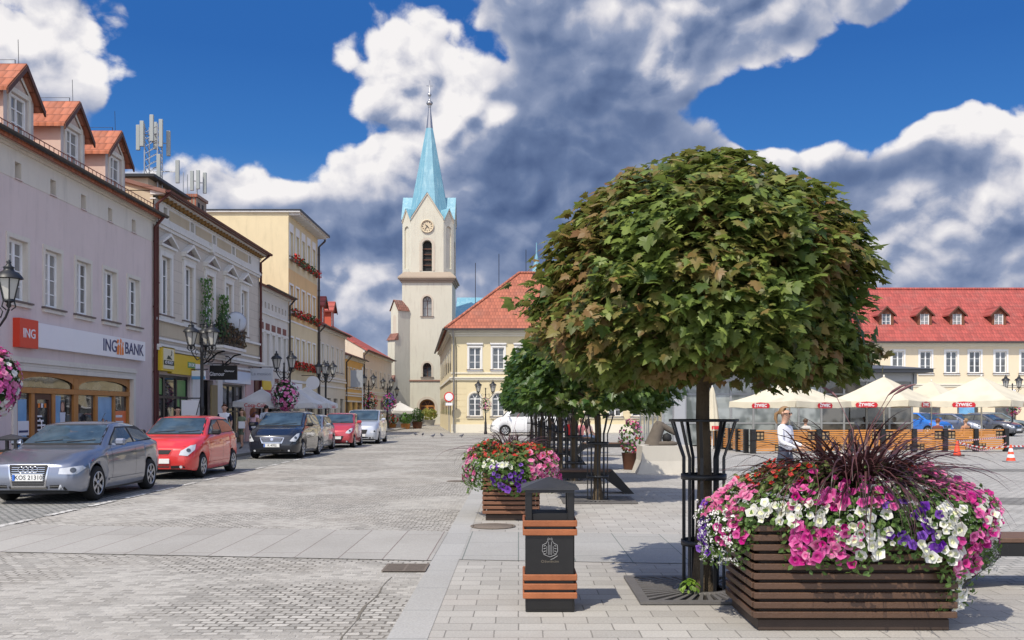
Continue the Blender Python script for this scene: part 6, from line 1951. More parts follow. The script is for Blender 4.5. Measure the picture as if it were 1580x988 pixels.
def trunk_mesh(h, r, R, seed, n=9):
    rr = random.Random(seed)
    mb = MB()
    k = 8
    pts = [(.012 * math.sin(i * 1.3 + seed), .012 * math.cos(i * 1.7), h * i / k) for i in range(k + 1)]
    rad = [r * (1.5 if i == 0 else 1.12 if i == 1 else 1 - .03 * i) for i in range(k + 1)]
    mb.tube(pts, rad, 12)
    for j in range(n):
        a = 2 * PI * j / n + rr.uniform(-.3, .3); e = rr.uniform(.35, 1.3)
        L = R * rr.uniform(.6, .9)
        p0 = Vector(pts[-1]) - Vector((0, 0, rr.uniform(0, .3)))
        d = Vector((math.cos(a) * math.cos(e), math.sin(a) * math.cos(e), math.sin(e)))
        mid = p0 + d * L * .5 + Vector((0, 0, .05)); end = p0 + d * L + Vector((0, 0, -.08))
        mb.tube([p0, mid, end], [r * .5, r * .32, r * .08], 6)
        for q in range(3):
            d2 = (d + rdir() * .8).normalized()
            mb.tube([mid, mid + d2 * L * .35], [r * .22, r * .05], 5)
    return mb.mesh('trunk', BARK)
def make_tree(label, loc, crown, trunk, rz=0, sc=(1, 1, 1), group=None, name='maple_tree'):
    t = thing(name, label, 'tree', loc, rz, group)
    inst('trunk', trunk, t); inst('crown', crown, t, scale=sc)
    return t
TG = 'globe maples in a row along the square'
make_tree('large globe maple with bronze edged leaves beside the big flower planter', (1.69, 8.87, .01), crown_mesh('crown', LEAF_BR, 1.43, 1.88, 3.99, 820, 32, .097, 5, lump=.32), trunk_mesh(2.1, .075, 1.3, 3), group=TG)
cm1 = crown_mesh('crown', LEAF_GR, 1.32, 1.70, 3.74, 420, 16, .13, 9, True, 800)
cm0 = crown_mesh('crown', LEAF_G2, 1.34, 1.66, 3.72, 420, 16, .13, 31, True, 800)
cm2 = crown_mesh('crown', LEAF_GR, 1.33, 1.72, 3.75, 300, 13, .16, 17, False, 700)
tm1 = trunk_mesh(1.95, .07, 1.2, 8, 7)
sizes = [1.0, 1.05, 1.0, .98, 1.0, .95, 1.0]
tl = ['second', 'third', 'fourth', 'fifth', 'sixth', 'seventh', 'eighth']
for k, (x, y) in enumerate(TREES):
    make_tree(f'green globe maple, {tl[k]} in the row counting from the big bronze one', (x, y, .01), cm0 if k == 0 else cm1 if k == 1 else cm2, tm1, k * 1.9, (sizes[k], sizes[k], sizes[k] * .97), TG)
ftr = crown_mesh('crown', leafmat('park_leaf', (.05, .12, .02), (.12, .24, .05), 1, .4), 3.4, 1.5, 7.0, 260, 10, .55, 23, False, 300)
make_tree('distant bright green tree at the end of the street left of the church', (-18.5, 135, 0), ftr, trunk_mesh(2.4, .2, 2.6, 4), 0, None or (1, 1, 1), name='park_tree')
make_tree('lower distant tree touching the church buttress', (-17.0, 150, 0), ftr, trunk_mesh(2.4, .2, 2.6, 5), 2, (1, 1, .8), name='park_tree')
# ---------------------------------------------------------------- planters and their flowers
PLW = PM('planter_slat_wood', (.088, .046, .026), .45, .35, 4, .2, 50, dirt=.2, dcol=(.04, .022, .014), spec=.5)
PLW2 = PM('planter_slat_wood_red', (.20, .088, .045), .5, .3, 4, .2, 50, dirt=.2, dcol=(.05, .03, .02), spec=.5)
PLB = PM('planter_base', (.05, .032, .023), .6, .3, 6)
SOIL = PM('potting_soil', (.03, .02, .014), .95, .4, 30)
def planter(label, cx, cy, hx, hy, h, m, n=10):
    t = thing('planter', label, 'planter', (cx, cy, .004), 0, 'slatted wooden planters')
    mb = MB(); mb.bbox(-hx + .03, hx - .03, -hy + .03, hy - .03, 0, .085, .006); mb.build('base', PLB, t)
    mb = MB(); mb.box(-hx + .045, hx - .045, -hy + .045, hy - .045, .086, h - .03); mb.build('inner_box', PLB, t)
    mb = MB()
    p = (h - .10) / n
    for k in range(n):
        z0 = .10 + k * p; z1 = z0 + p * .66
        j = uni(-.004, .004)
        for sg in (-1, 1):
            mb.bbox(-hx - .012 + j, hx + .012 + j, sg * hy - .02, sg * hy + .02, z0, z1, .005)
            mb.bbox(sg * hx - .02, sg * hx + .02, -hy + .022, hy - .022, z0 + .001, z1 - .001, .005)
    mb.build('slat_cladding', m, t)
    mb = MB(); mb.box(-hx + .05, hx - .05, -hy + .05, hy - .05, h - .029, h - .012); mb.build('soil', SOIL, t)
    return t
GRASS = leafmat('purple_grass_blade', (.034, .014, .017), (.12, .052, .054), 4, .12, .32, spec=.5)
PLUME = PM('grass_plume', (.20, .10, .11), .9, .3, 40)
def fountain_grass(label, loc, n, ln, spread=1.0, width=.011):
    t = thing('fountain_grass', label, 'ornamental grass', loc, 0)
    lf = Leafy()
    for k in range(n):
        a = uni(0, 2 * PI); L = ln * uni(.5, 1.15)
        d = Vector((math.cos(a), math.sin(a), 0)); side = Vector((-d.y, d.x, 0))
        side = (side + Vector((0, 0, uni(-.6, .6))) + d * uni(-.3, .3)).normalized()
        p = d * uni(0, .10) + Vector((uni(-.12, .12), uni(-.08, .08), 0))
        lean = uni(.0, 1.0) ** .62
        el = math.radians(88 - 62 * lean * min(1.1, spread))
        L *= .72 + .5 * lean
        turn = uni(1.0, 2.1)
        drift = side * uni(-.25, .25)
        m_ = 10
        pts = []
        for i in range(m_ + 1):
            w_ = width * (.55 + .45 * math.sin(PI * min(1, .12 + i / m_))) * (1 - (i / m_) ** 3) + .0008
            pts.append((p.copy(), w_))
            el -= turn / m_ * (.35 + 1.3 * i / m_)
            dd = (d + drift * (i / m_)).normalized()
            p = p + (dd * math.cos(el) + Vector((0, 0, math.sin(el)))) * L / m_
            if RN.random() < .02: el -= uni(.3, .9)
        vs = []; fs = []
        for q, w_ in pts: vs += [q - side * w_, q + side * w_]
        for i in range(m_): fs.append((2 * i, 2 * i + 1, 2 * i + 3, 2 * i + 2))
        lf.put(vs, fs, Matrix.Identity(4))
    lf.build('foliage', GRASS, t, smooth=True)
    mb = MB()
    for k in range(n // 140):
        a = uni(0, 6.28); q = Vector((math.cos(a), math.sin(a), 0)); L = ln * uni(.8, 1.05)
        pts = [Vector((0, 0, 0)), q * .1 * L + Vector((0, 0, .55 * L)), q * .3 * L + Vector((0, 0, .85 * L))]
        mb.tube(pts, .003, 4)
        e = pts[-1]; dd = Vector((q.x * .7, q.y * .7, .45)).normalized()
        L *= .9
        mb.tube([e, e + dd * .06, e + dd * .14 - Vector((0, 0, .01)), e + dd * .2 - Vector((0, 0, .03))], [.004, .012, .010, .002], 6)
    mb.build('seed_plume', PLUME, t)
    return t
FLOR = ([(-.5, -.5, 0), (.5, -.5, 0), (.5, .5, 0), (-.5, .5, 0)], [(0, 1, 2, 3)])
BEG_LEAF = leafmat('begonia_leaf', (.06, .12, .03), (.20, .22, .07), 6, .35)
def mound(cx, cy, rx, ry, rz, z0, patches, leaf=.052, bsize=.088):
    def S(th, s):
        if s >= 0: return Vector((rx * math.cos(th) * math.cos(s), ry * math.sin(th) * math.cos(s), z0 + rz * math.sin(s)))
        k = 1 - .10 * s * s
        return Vector((rx * math.cos(th) * k, ry * math.sin(th) * k, z0 + s * .5))
    for (kind, label, t0, t1, s0, s1, n) in patches:
        th0 = math.radians((t0 + t1) / 2)
        c = S(th0, (s0 + s1) / 2)
        root = Vector((cx + c.x * .6, cy + c.y * .6, z0 - .03))
        cat = {'red': 'begonia', 'aly': 'alyssum'}.get(kind, 'petunia')
        t = thing({'red': 'begonia', 'aly': 'alyssum'}.get(kind, 'petunia'), label, cat, root)
        off = Vector((cx, cy, 0)) - root
        lf = Leafy()
        area = abs(t1 - t0) / 40 * (s1 - s0) / .6
        for k in range(int((330 if kind != 'red' else 230) * max(.7, area))):
            th = math.radians(uni(t0 - 6, t1 + 6)); s_ = uni(s0 - .12, s1 + .12)
            p = S(th, s_) * 1.0
            nrm = Vector((p.x / rx**2, p.y / ry**2, max(-.2, (p.z - z0)) / rz**2 + .3)).normalized()
            bump = .09 * mnoise.noise(p * 4.5)
            p = p + nrm * (uni(-.09, .03) + bump)
            lf.put(*OVAL, frame(p + off, nrm + rdir() * .8, rdir() + Vector((0, 0, -.3)), leaf * uni(.6, 1.2) * (1.5 if kind == 'red' else .8 if kind == 'aly' else 1)))
        lf.build('foliage', BEG_LEAF if kind == 'red' else LEAF_P, t)
        if kind == 'aly':
            fl = Leafy()
            for k in range(n):
                th = math.radians(uni(t0, t1)); s_ = uni(s0, s1)
                p = S(th, s_); nrm = Vector((p.x / rx**2, p.y / ry**2, (p.z - z0) / rz**2 + .3)).normalized()
                p = p + nrm * (uni(-.02, .05) + .05 * mnoise.noise(p * 5))
                for j in range(8): fl.put(*FLOR, frame(p + off + rdir() * .014, nrm + rdir() * .6, None, .011, uni(0, 3)), 0)
            o = fl.build('floret', PH[2], t); o['kind'] = 'stuff'
            continue
        ci = {'mag': 0, 'pink': 1, 'white': 2, 'vio': 3, 'red': 4}[kind]
        pts = []
        for k in range(int(n * {'mag': 1.75, 'pink': 1.55, 'white': 1.05, 'vio': .95, 'red': 1.35}[kind])):
            best = None
            for q in range(3):
                th = math.radians(uni(t0, t1)); s_ = uni(s0, s1); p = S(th, s_)
                dmin = min([(p - o_).length for o_ in pts] or [9])
                if best is None or dmin > best[0]: best = (dmin, p)
                if dmin > bsize * .42: break
            p = best[1]; pts.append(p)
            nrm = Vector((p.x / rx**2, p.y / ry**2, max(-.1, p.z - z0) / rz**2 + .25)).normalized()
            pos = p + nrm * (uni(.0, .04) + .09 * mnoise.noise(p * 4.5))
            sz = bsize * uni(.68, 1.2) * (.55 if kind == 'red' else 1)
            M = frame(pos + off, nrm + rdir() * .55 + Vector((-.15, -.3, .1)), None, 1, uni(0, 6))
            vi = (ci if ci != 0 or RN.random() < .8 else 1)
            bo = inst('blossom', RN.choice(BLV[vi]), t, M.to_translation(), M.to_euler(), (sz, sz, sz))
planter('big slatted brown planter overflowing with petunias in front of the bronze maple', 2.505, 7.71, .745, .475, .815, PLW)
fountain_grass('largest tuft of dark purple grass arching out of the big planter', (2.66, 7.56, 1.03), 430, .98, 1.08, .0095)
fountain_grass('thinner purple grass tuft at the rear of the big planter, on the side nearer the tree', (2.45, 7.75, 1.03), 110, .98, 1.08, .008)
bigp = [
 ('mag', 'magenta petunia hanging down the front left of the big planter', -122, -97, -.55, .02, 24),
 ('white', 'white petunia low on the front of the big planter beside the magenta one', -106, -84, -.50, .22, 24),
 ('mag', 'magenta petunia just below the purple grass at the front of the big planter', -128, -84, .30, .85, 26),
 ('white', 'white petunia band along the front rim above the slats of the big planter', -140, -108, .06, .42, 26),
 ('pink', 'pink petunia on the side of the big planter facing the tree guard', -178, -146, .05, .70, 26),
 ('mag', 'magenta petunia cluster at the front left corner of the big planter', -160, -142, -.35, .15, 9),
 ('aly', 'fine white alyssum spilling over the side of the big planter by the guard', -182, -148, -.60, .18, 110),
 ('vio', 'violet petunia trailing at the outer edge of the big planter by the guard', -190, -168, -.55, .25, 16),
 ('vio', 'violet petunia in the middle of the big planter front', -88, -66, -.28, .42, 18),
 ('white', 'white petunia bunch right of the violet one on the big planter', -74, -54, -.52, .35, 30),
 ('mag', 'magenta petunia drooping over the front right slats of the big planter', -58, -40, -.70, -.10, 22),
 ('white', 'white petunia tail hanging lowest at the front right corner of the big planter', -52, -42, -1.25, -.65, 14),
 ('mag', 'magenta petunia mass on the right shoulder of the big planter', -48, -8, -.30, .75, 46),
 ('white', 'white petunia scattered among magenta on the right shoulder of the big planter', -44, -22, -.20, .40, 20),
 ('aly', 'fine white alyssum at the far right end of the big planter', -28, 12, -.65, .25, 130),
 ('pink', 'pale pink petunia on the upper right of the big planter near the red begonias', -60, -15, .60, .95, 18),
 ('white', 'white petunia tuft tucked under the arching grass in the big planter', -90, -58, .55, .85, 14),
 ('red', 'red begonia with broad green leaves on the upper left of the big planter', -185, -120, .72, 1.15, 34),
 ('red', 'red begonia on the upper right of the big planter behind the grass', -60, 10, .85, 1.20, 34),
 ('white', 'white begonia like bloom peeking at the back left top of the big planter', 120, 175, .5, 1.0, 14),
 ('pink', 'pink petunia at the back of the big planter', 20, 110, .1, .9, 22)]
mound(2.60, 7.72, 1.14, .70, .44, .80, bigp)
planter('smaller looking slatted planter farther down the kerb, behind the litter bin', -.11, 15.25, .41, .76, .80, PLW2)
fountain_grass('upright purple grass tuft crowning the farther planter', (-.1, 15.2, .95), 200, .72, 1.0, .009)
fountain_grass('wispy purple grass at the kerb side of the farther planter', (-.3, 14.9, .92), 70, .8, 1.3, .008)
farp = [
 ('red', 'orange red begonia heaped at the front top of the farther planter', -160, -20, .38, 1.05, 100),
 ('vio', 'violet petunia hanging down the front of the farther planter', -112, -72, -.60, .22, 26),
 ('white', 'white petunia in the middle of the farther planter front', -125, -90, .0, .30, 14),
 ('aly', 'white alyssum drooping at the kerb side of the farther planter', -178, -128, -.60, .25, 120),
 ('pink', 'pink petunia on the kerb side of the farther planter', -185, -140, -.40, .55, 30),
 ('pink', 'pink petunia at the bench side of the farther planter', -70, -15, -.30, .55, 46),
 ('aly', 'white alyssum at the bench side corner of the farther planter', -65, -25, -.60, .05, 90),
 ('mag', 'magenta petunia rim facing the tree row on the farther planter', -20, 15, -.60, .25, 24),
 ('white', 'white petunia on the far end of the farther planter', 30, 150, -.1, .7, 26)]
mound(-.11, 15.25, .72, 1.02, .40, .78, farp, .065, .10)
# ---------------------------------------------------------------- stone block, drain, manhole
SB = thing('stone_block', 'pale square stone block with flared foot standing on the plaza', 'stone block', (3.85, 25.6, 0))
STONE = PM('pale_stone', (.50, .47, .41), .9, .08, 3, .3, 60, dirt=.3)
mb = MB(); x, y = .66, .6
mb.add([(-x - .14, -y - .06, 0), (x + .05, -y - .06, 0), (x + .05, y, 0), (-x - .14, y, 0), (-x - .02, -y, .34), (x, -y, .34), (x, y, .34), (-x - .02, y, .34), (-x, -y, .72), (x, -y, .72), (x, y, .72), (-x, y, .72)],
       [(0, 1, 5, 4), (1, 2, 6, 5), (2, 3, 7, 6), (3, 0, 4, 7), (4, 5, 9, 8), (5, 6, 10, 9), (6, 7, 11, 10), (7, 4, 8, 11), (8, 9, 10, 11)])
mb.build('block', STONE, SB)
LOG = thing('carved_log', 'weathered grey hollow log carving lying on the pale stone block', 'carving', (3.72, 25.55, .72))
GW = PM('weathered_wood', (.12, .10, .08), .9, .35, 6, .6, 30)
mb = MB()
mb.tube([(-.18, 0, .0), (-.16, 0, .12), (-.10, .02, .3), (-.02, .04, .5), (.02, .05, .62)], [.24, .20, .17, .16, .11], 12)
mb.tube([(-.10, -.02, .58), (.1, 0, .5), (.3, 0, .38), (.42, 0, .30)], [.07, .085, .08, .05], 8)
mb.tube([(-.3, -.1, .03), (0, -.12, .05), (.3, -.06, .06), (.44, .0, .05)], [.05, .07, .07, .04], 8)
mb.build('trunk_piece', GW, LOG)
mb = MB(); mb.lathe([(.0, 0), (.10, .01), (.13, .08), (.11, .18), (.0, .24)], 12, (.18, -.02, .1)); mb.build('hollow', BLACK, LOG)
def potted(label, loc, r, h, mix, pot=WOODD, leaf=LEAF_P, n=160, name='potted_flowers', bs=.09):
    t = thing(name, label, 'potted plant', loc)
    mb = MB(); mb.lathe([(r * .62, 0), (r * .8, h * .35), (r * .84, h * .36), (r * .78, h * .36), (.0, h * .34)], 12); mb.build('pot', pot, t)
    lf = Leafy(); fl = Leafy()
    sv = [v.co.copy() for v in BL[0].vertices]; sf = [tuple(p.vertices) for p in BL[0].polygons]
    for k in range(n):
        d = rdir(); p = Vector((d.x * r, d.y * r, h * .68 + d.z * h * .36)) 
        lf.put(*OVAL, frame(p * uni(.85, 1), d + rdir() * .7, None, bs * uni(.8, 1.5)))
        if mix and k % 2: fl.put(sv, sf, frame(p * 1.04, d + rdir() * .4, None, bs * uni(.8, 1.1)), RN.choice(mix))
    lf.build('foliage', leaf, t)
    if mix:
        o = fl.build('blossom', PH, t); o['kind'] = 'stuff'
    return t
potted('pink and red flowers in a dark pot left of the log carving', (3.25, 26.05, .72) if False else (3.12, 27.0, 0), .32, 1.3, [1, 1, 4, 0])
DR = thing('drain_grate', 'rusty square drain grate beside the kerb strip', 'drain', (-1.17, 10.12, .012))
RUST = PM('rusty_iron', (.16, .13, .105), .8, .35, 14, .3, 60)
mb = MB()
for k in range(9): mb.box(-.2, .2, -.245 + k * .056, -.213 + k * .056, 0, .004)
mb.box(-.225, -.2, -.25, .24, 0, .005); mb.box(.2, .225, -.25, .24, 0, .005); mb.box(-.012, .012, -.25, .24, .001, .0045); mb.build('grating', RUST, DR)
boxes(DR, 'pit', BLACK, (-.21, .21, -.24, .235, -.006, .002))
MH = thing('manhole_cover', 'round rusty manhole cover in front of the farther planter', 'manhole cover', (-.36, 13.75, .008))
mb = MB(); mb.lathe([(.0, .006), (.27, .006), (.275, .0), (.29, .0), (.295, .008), (.32, .008), (.32, 0)], 28); mb.build('lid', RUST, MH)
MH = thing('manhole_cover', 'small dark iron cover in the road near the granite strip', 'manhole cover', (-1.45, 22.5, .008))
mb = MB(); mb.lathe([(.0, .006), (.2, .006), (.22, 0)], 20); mb.build('lid', RUST, MH)
# weeds at the foot of the near maple
wd = thing('weed', 'small bright green weed at the foot of the near maple trunk', 'weed', (1.52, 8.62, .03))
lf = Leafy()
for k in range(60):
    d = rdir(); p = Vector((d.x * .11, d.y * .09, abs(d.z) * .12)); lf.put(*OVAL, frame(p, Vector((d.x, d.y, abs(d.z) + .5)), None, uni(.03, .07)))
lf.build('leaves', leafmat('weed_leaf', (.10, .20, .02), (.25, .38, .05), 8), wd)
# ---------------------------------------------------------------- parasols, cafe fence, cones
CANV = leafmat('parasol_canvas_cream', (.72, .66, .52), (.74, .68, .54), 1, .25, .8, spec=.1)
CANW = leafmat('parasol_canvas_white', (.72, .71, .68), (.74, .73, .70), 1, .25, .8, spec=.1)
REDL = PM('logo_red', (.50, .02, .03), .6, .05)
def parasol(label, loc, half, eave, peak, m, rz=0.0, logo=None, val=.26, group=None, script=False):
    t = thing('parasol', label, 'parasol', loc, rz, group)
    n = 4
    cs = [(half, half), (-half, half), (-half, -half), (half, -half)]
    lf = Leafy()
    for k in range(4):
        a = Vector((*cs[k], eave)); b = Vector((*cs[(k + 1) % 4], eave)); tp = Vector((0, 0, peak))
        N = 8
        grid = []
        for i in range(N + 1):
            f = i / N; row_ = []
            for j in range(N + 1):
                g = j / N
                p = (a * (1 - g) + b * g) * (1 - f) + tp * f
                p.z -= .16 * math.sin(PI * f) * (1 - f) * .8 + .05 * math.sin(PI * g) * (1 - f)
                row_.append(tuple(p))
            grid.append(row_)
        vs = [p for r_ in grid for p in r_]
        fs = [(i * (N + 1) + j, i * (N + 1) + j + 1, (i + 1) * (N + 1) + j + 1, (i + 1) * (N + 1) + j) for i in range(N) for j in range(N)]
        lf.put(vs, fs, Matrix.Identity(4))
    lf.build('canopy', m, t, smooth=True)
    for k in range(4):
        a = Vector((*cs[k], eave)); b = Vector((*cs[(k + 1) % 4], eave))
        v = Leafy(); N = 24
        out = Vector(((a + b).x, (a + b).y, 0)).normalized()
        vs = []
        for j in range(N + 1):
            g = j / N; p = a * (1 - g) + b * g; p.z -= .05 * math.sin(PI * g) - .004
            w_ = out * (.02 + .015 * math.sin(j * 1.9))
            vs += [tuple(p), tuple(p + w_ + Vector((0, 0, -val + .02 * abs(math.sin(PI * g * 4)))))]
        v.put(vs, [(2 * j, 2 * j + 2, 2 * j + 3, 2 * j + 1) for j in range(N)], Matrix.Identity(4))
        vo = v.build('valance', m, t, smooth=True)
        if logo:
            ang = math.atan2(out.y, out.x)
            c = (a + b) / 2 + out * .05 + Vector((0, 0, -.05 - val * .52))
            R3 = (PI / 2, 0, ang + PI / 2)
            if not script:
                g_ = MB(); hw_ = .43
                g_.poly([(-hw_, -.11, 0), (hw_, -.11, 0), (hw_ + .06, .0, 0), (hw_, .09, 0), (.2, .12, 0), (0, .14, 0), (-.2, .12, 0), (-hw_, .09, 0), (-hw_ - .06, 0, 0)])
                g_.build('logo_badge', REDL, vo, c, R3)
                text(vo, 'lettering', logo, .19, SIGNW, c + out * .006, R3, .001, .95, bold=.006)
            else: text(vo, 'lettering', logo, .24, REDL, c, R3, .001, 1.0, bold=.003)
    mb = MB(); mb.tube([(0, 0, 0), (0, 0, peak + .06)], .033, 8); mb.lathe([(.05, peak), (.03, peak + .08), (0, peak + .1)], 8); mb.build('pole', WHITE if m is CANW else PM('parasol_pole', (.6, .57, .5), .5, .05) if 'parasol_pole' not in bpy.data.materials else bpy.data.materials['parasol_pole'], t)
    for k in range(4):
        mb = MB(); q = Vector((*cs[k], eave)); mb.tube([Vector((0, 0, peak - .03)), q * .5 + Vector((0, 0, (peak - eave) * .36 + eave * .5 - .03)), q * .985 + Vector((0, 0, eave * .015 - .02))], .012, 5); mb.build('rib', GPOLE, t)
    mb = MB(); mb.bbox(-.35, .35, -.35, .35, 0, .08, .01); mb.build('base', GREYM, t)
    return t
pg = 'cream cafe parasols'
parasol('cream parasol with red badges, leftmost of the cafe row under the maple', (11.6, 41.6, 0), 1.78, 2.02, 2.92, CANV, math.radians(35), 'ŻYWIEC', group=pg)
parasol('cream parasol with red badges over the middle of the cafe fence', (15.9, 42.3, 0), 1.75, 2.06, 3.1, CANV, math.radians(47), 'ŻYWIEC', group=pg)
parasol('cream parasol with red badges at the outer end of the cafe fence', (20.0, 42.0, 0), 1.85, 2.06, 3.1, CANV, math.radians(44), 'ŻYWIEC', group=pg)
parasol('smaller cream parasol behind, between the two outer cafe parasols', (20.6, 48.5, 0), 1.5, 2.1, 3.1, CANV, math.radians(40), None, group=pg)
wg = 'white parasols on the left footway'
parasol('white parasol with red script nearest to the dark awning', (-12.1, 45.8, .1), 1.05, 1.95, 2.55, CANW, 0, 'Coca-Cola', group=wg, script=True)
parasol('white parasol with red script behind the black people carrier', (-11.75, 50.2, .1), 1.45, 1.92, 2.9, CANW, 0, 'Coca-Cola', group=wg, script=True)
parasol('white parasol above the crimson city car at the end of the terrace', (-11.75, 53.9, .1), 1.45, 1.92, 2.85, CANW, 0, 'Coca-Cola', group=wg, script=True)
parasol('pale pinkish parasol in front of the church tower', (-10.6, 87, 0), 1.25, 1.62, 2.35, CANW, .6, group=wg)
CLP = thing('closed_parasol', 'furled cream parasol standing by the cafe fence corner', 'parasol', (8.25, 41.4, 0))
lf = Leafy(); vs = []; N = 32
for (r, z) in ((.30, .78), (.27, 1.2), (.20, 1.8), (.12, 2.35), (.05, 2.62)):
    for j in range(N): a = 2 * PI * j / N; q = r * (1 + .14 * math.cos(8 * a)); vs.append((q * math.cos(a), q * math.sin(a), z))
lf.put(vs, [(i * N + j, i * N + (j + 1) % N, (i + 1) * N + (j + 1) % N, (i + 1) * N + j) for i in range(4) for j in range(N)], Matrix.Identity(4))
lf.build('canopy', CANV, CLP, smooth=True)
mb = MB(); mb.tube([(0, 0, 0), (0, 0, 2.7)], .03, 8); mb.build('pole', WHITE, CLP)
boxes(CLP, 'logo_badge', REDL, (-.08, .24, -.325, -.315, .84, .98))
FORG = PM('fence_orange_wood', (.56, .235, .055), .55, .22, 3, .1, 40, rand=.10)
def cafe_fence(label, a, b, n):
    a = Vector(a); b = Vector(b); L = (b - a).length
    t = thing('cafe_fence', label, 'fence', (a.x, a.y, 0), math.atan2(b.y - a.y, b.x - a.x), 'orange wooden cafe fences')
    p = L / n
    pm_ = MB(); pm_.bbox(-.09, .09, -.09, .09, 0, .92, .008); pmm = pm_.mesh('post', BINB)
    for k in range(n + 1): inst('post', pmm, t, (k * p, 0, 0))
    kinds = []
    for fl in (0, 1):
        q = MB(); x0, x1 = .11, p - .11
        s0, s1 = (x0 + .02, x0 + .34) if fl == 0 else (x1 - .34, x1 - .02)
        t0, t1 = (x1 - .34, x1 - .02) if fl == 0 else (x0 + .02, x0 + .34)
        for i in range(9):
            z = .09 + i * .083
            segs = [(x0, x1)]
            if z > .5: segs = [(x0, s0), (s1, x1)]
            elif z < .33: segs = [(x0, t0), (t1, x1)]
            for u, w_ in segs:
                if w_ - u > .03: q.box(u, w_, -.02, .02, z, z + .062)
        q.box(x0, x1, .02, .035, .06, .84, 0) if False else None
        for (u, w_, z0, z1) in ((s0, s1, .52, .84), (t0, t1, .08, .38)):
            q.box(u, w_, -.006, .006, z0, z1, 1)
            for rr_ in range(2):
                for cc2 in range(2):
                    q.box(u + .03 + rr_ * .15, u + .13 + rr_ * .15, -.012, -.0065, z0 + .03 + cc2 * .14, z0 + .12 + cc2 * .14, 2)
        q.box(x0, x1, -.03, .03, .845, .885)
        kinds.append(q.mesh('panel', [FORG, BLACK, PM('lattice_tan', (.36, .24, .12), .7, .2) if 'lattice_tan' not in bpy.data.materials else bpy.data.materials['lattice_tan']]))
    for k in range(n): inst('panel', kinds[k % 2], t, (k * p, 0, 0))
    return t
cafe_fence('orange slatted cafe fence with black posts facing the square', (8.9, 36.9), (19.4, 38.7), 8)
cafe_fence('shorter orange fence with closely seen black posts leading back to the pavilion', (8.6, 43.6), (8.75, 37.4), 5)
CONER = PM('cone_red', (.72, .07, .025), .6, .08)
def cone(label, loc, white):
    t = thing('traffic_cone', label, 'traffic cone', loc, 0, 'red traffic cones')
    mb = MB(); mb.bbox(-.19, .19, -.19, .19, 0, .035, .008); mb.build('base', PLAST if not white else GREYM, t)
    prof = [(.14, .035), (.028, .54), (.0, .545)]
    mb = MB(); mb.lathe(prof, 18); mb.build('cone', CONER, t)
    if white:
        for z0, z1 in ((.14, .24), (.33, .43)):
            mb = MB(); f = lambda z: .14 - (z - .035) / .505 * .112 + .003
            mb.lathe([(f(z0), z0), (f(z1), z1)], 18); mb.build('reflective_band', SIGNW, t)
cone('plain red traffic cone in front of the cafe fence', (15.75, 34.9, 0), False)
cone('red traffic cone with white bands nearer the picture edge', (15.7, 31.0, 0), True)
def tapemat():
    m, t, p = newmat('barrier_tape'); co = coords(t); sep = t.node('ShaderNodeSeparateXYZ', {0: co})
    f = t.math('FRACT', t.math('MULTIPLY', t.math('ADD', t.math('ADD', sep.outputs[0], sep.outputs[2]), t.math('MULTIPLY', sep.outputs[1], .7)), 4.0))
    t.set(p.inputs['Base Color'], t.mix(t.math('GREATER_THAN', f, .5), (.75, .72, .70), (.55, .05, .04)))
    return m
TAPE = tapemat()
TP = thing('barrier_tape', 'red and white barrier tape sagging between the two traffic cones', 'tape', (15.75, 34.9, 0))
def sag(p, q, s, n=14):
    p = Vector(p); q = Vector(q)
    return [p.lerp(q, i / n) - Vector((0, 0, s * math.sin(PI * i / n))) for i in range(n + 1)]
def ribbon(pts, h=.05):
    mb = MB()
    for a, b in zip(pts, pts[1:]): mb.quad(a - Vector((0, 0, h / 2)), b - Vector((0, 0, h / 2)), b + Vector((0, 0, h / 2)), a + Vector((0, 0, h / 2)))
    return mb
ribbon(sag((0, 0, .52), (-.05, -3.9, .5), .12)).build('strip', TAPE, TP)
ribbon(sag((0, 0, .52), (3.6, 3.65, .35), .3)).build('strip', TAPE, TP)
ribbon(sag((0, 0, .54), (3.6, 3.66, .62), .02)).build('strip', TAPE, TP)
ribbon(sag((-.05, -3.9, .5), (4.5, -1.5, .55), .05)).build('strip', TAPE, TP)
# --- left facade extras
def leafy_thing(name, label, cat, loc, pts, leaf, m, nrm, stem=None):
    t = thing(name, label, cat, loc)
    lf = Leafy()
    for p in pts: lf.put(*OVAL, frame(p, Vector(nrm) + rdir() * .7, Vector((uni(-.6, .6), uni(-.6, .6), -1)), leaf * uni(.7, 1.3)))
    lf.build('foliage', m, t)
    if stem:
        mb = MB(); mb.tube(stem, .012, 5); mb.build('stem', BARK, t)
    return t
IVY = leafmat('ivy_leaf', (.045, .13, .02), (.13, .26, .05), 3)
MIXB = leafmat('balcony_leaf', (.05, .05, .02), (.16, .08, .035), 3)
def blob(n, f): return [f() for k in range(n)]
leafy_thing('climbing_ivy', 'tall climbing ivy beside the balcony door, on the side nearer the bank', 'climbing plant', (-13.35, 41.35, 4.4), blob(420, lambda: Vector((uni(-.05, .25), (lambda z: uni(-.42, .42) * (.55 + .45 * math.sin(z * 2.3 + 1)))(0) * 1.0, uni(0, 1) ** .8 * 2.9))), .13, IVY, (1, 0, .3), [(0, 0, 0), (.03, .05, 1.2), (.02, -.03, 2.6)])
leafy_thing('climbing_ivy', 'shorter climbing ivy on the far side of the balcony door', 'climbing plant', (-13.35, 43.75, 4.4), blob(330, lambda: Vector((uni(-.05, .25), uni(-.36, .36), 2.45 - abs(RN.gauss(0, .95))))), .13, IVY, (1, 0, .3), [(0, 0, 0), (.03, .02, 1.1), (.02, -.03, 2.2)])
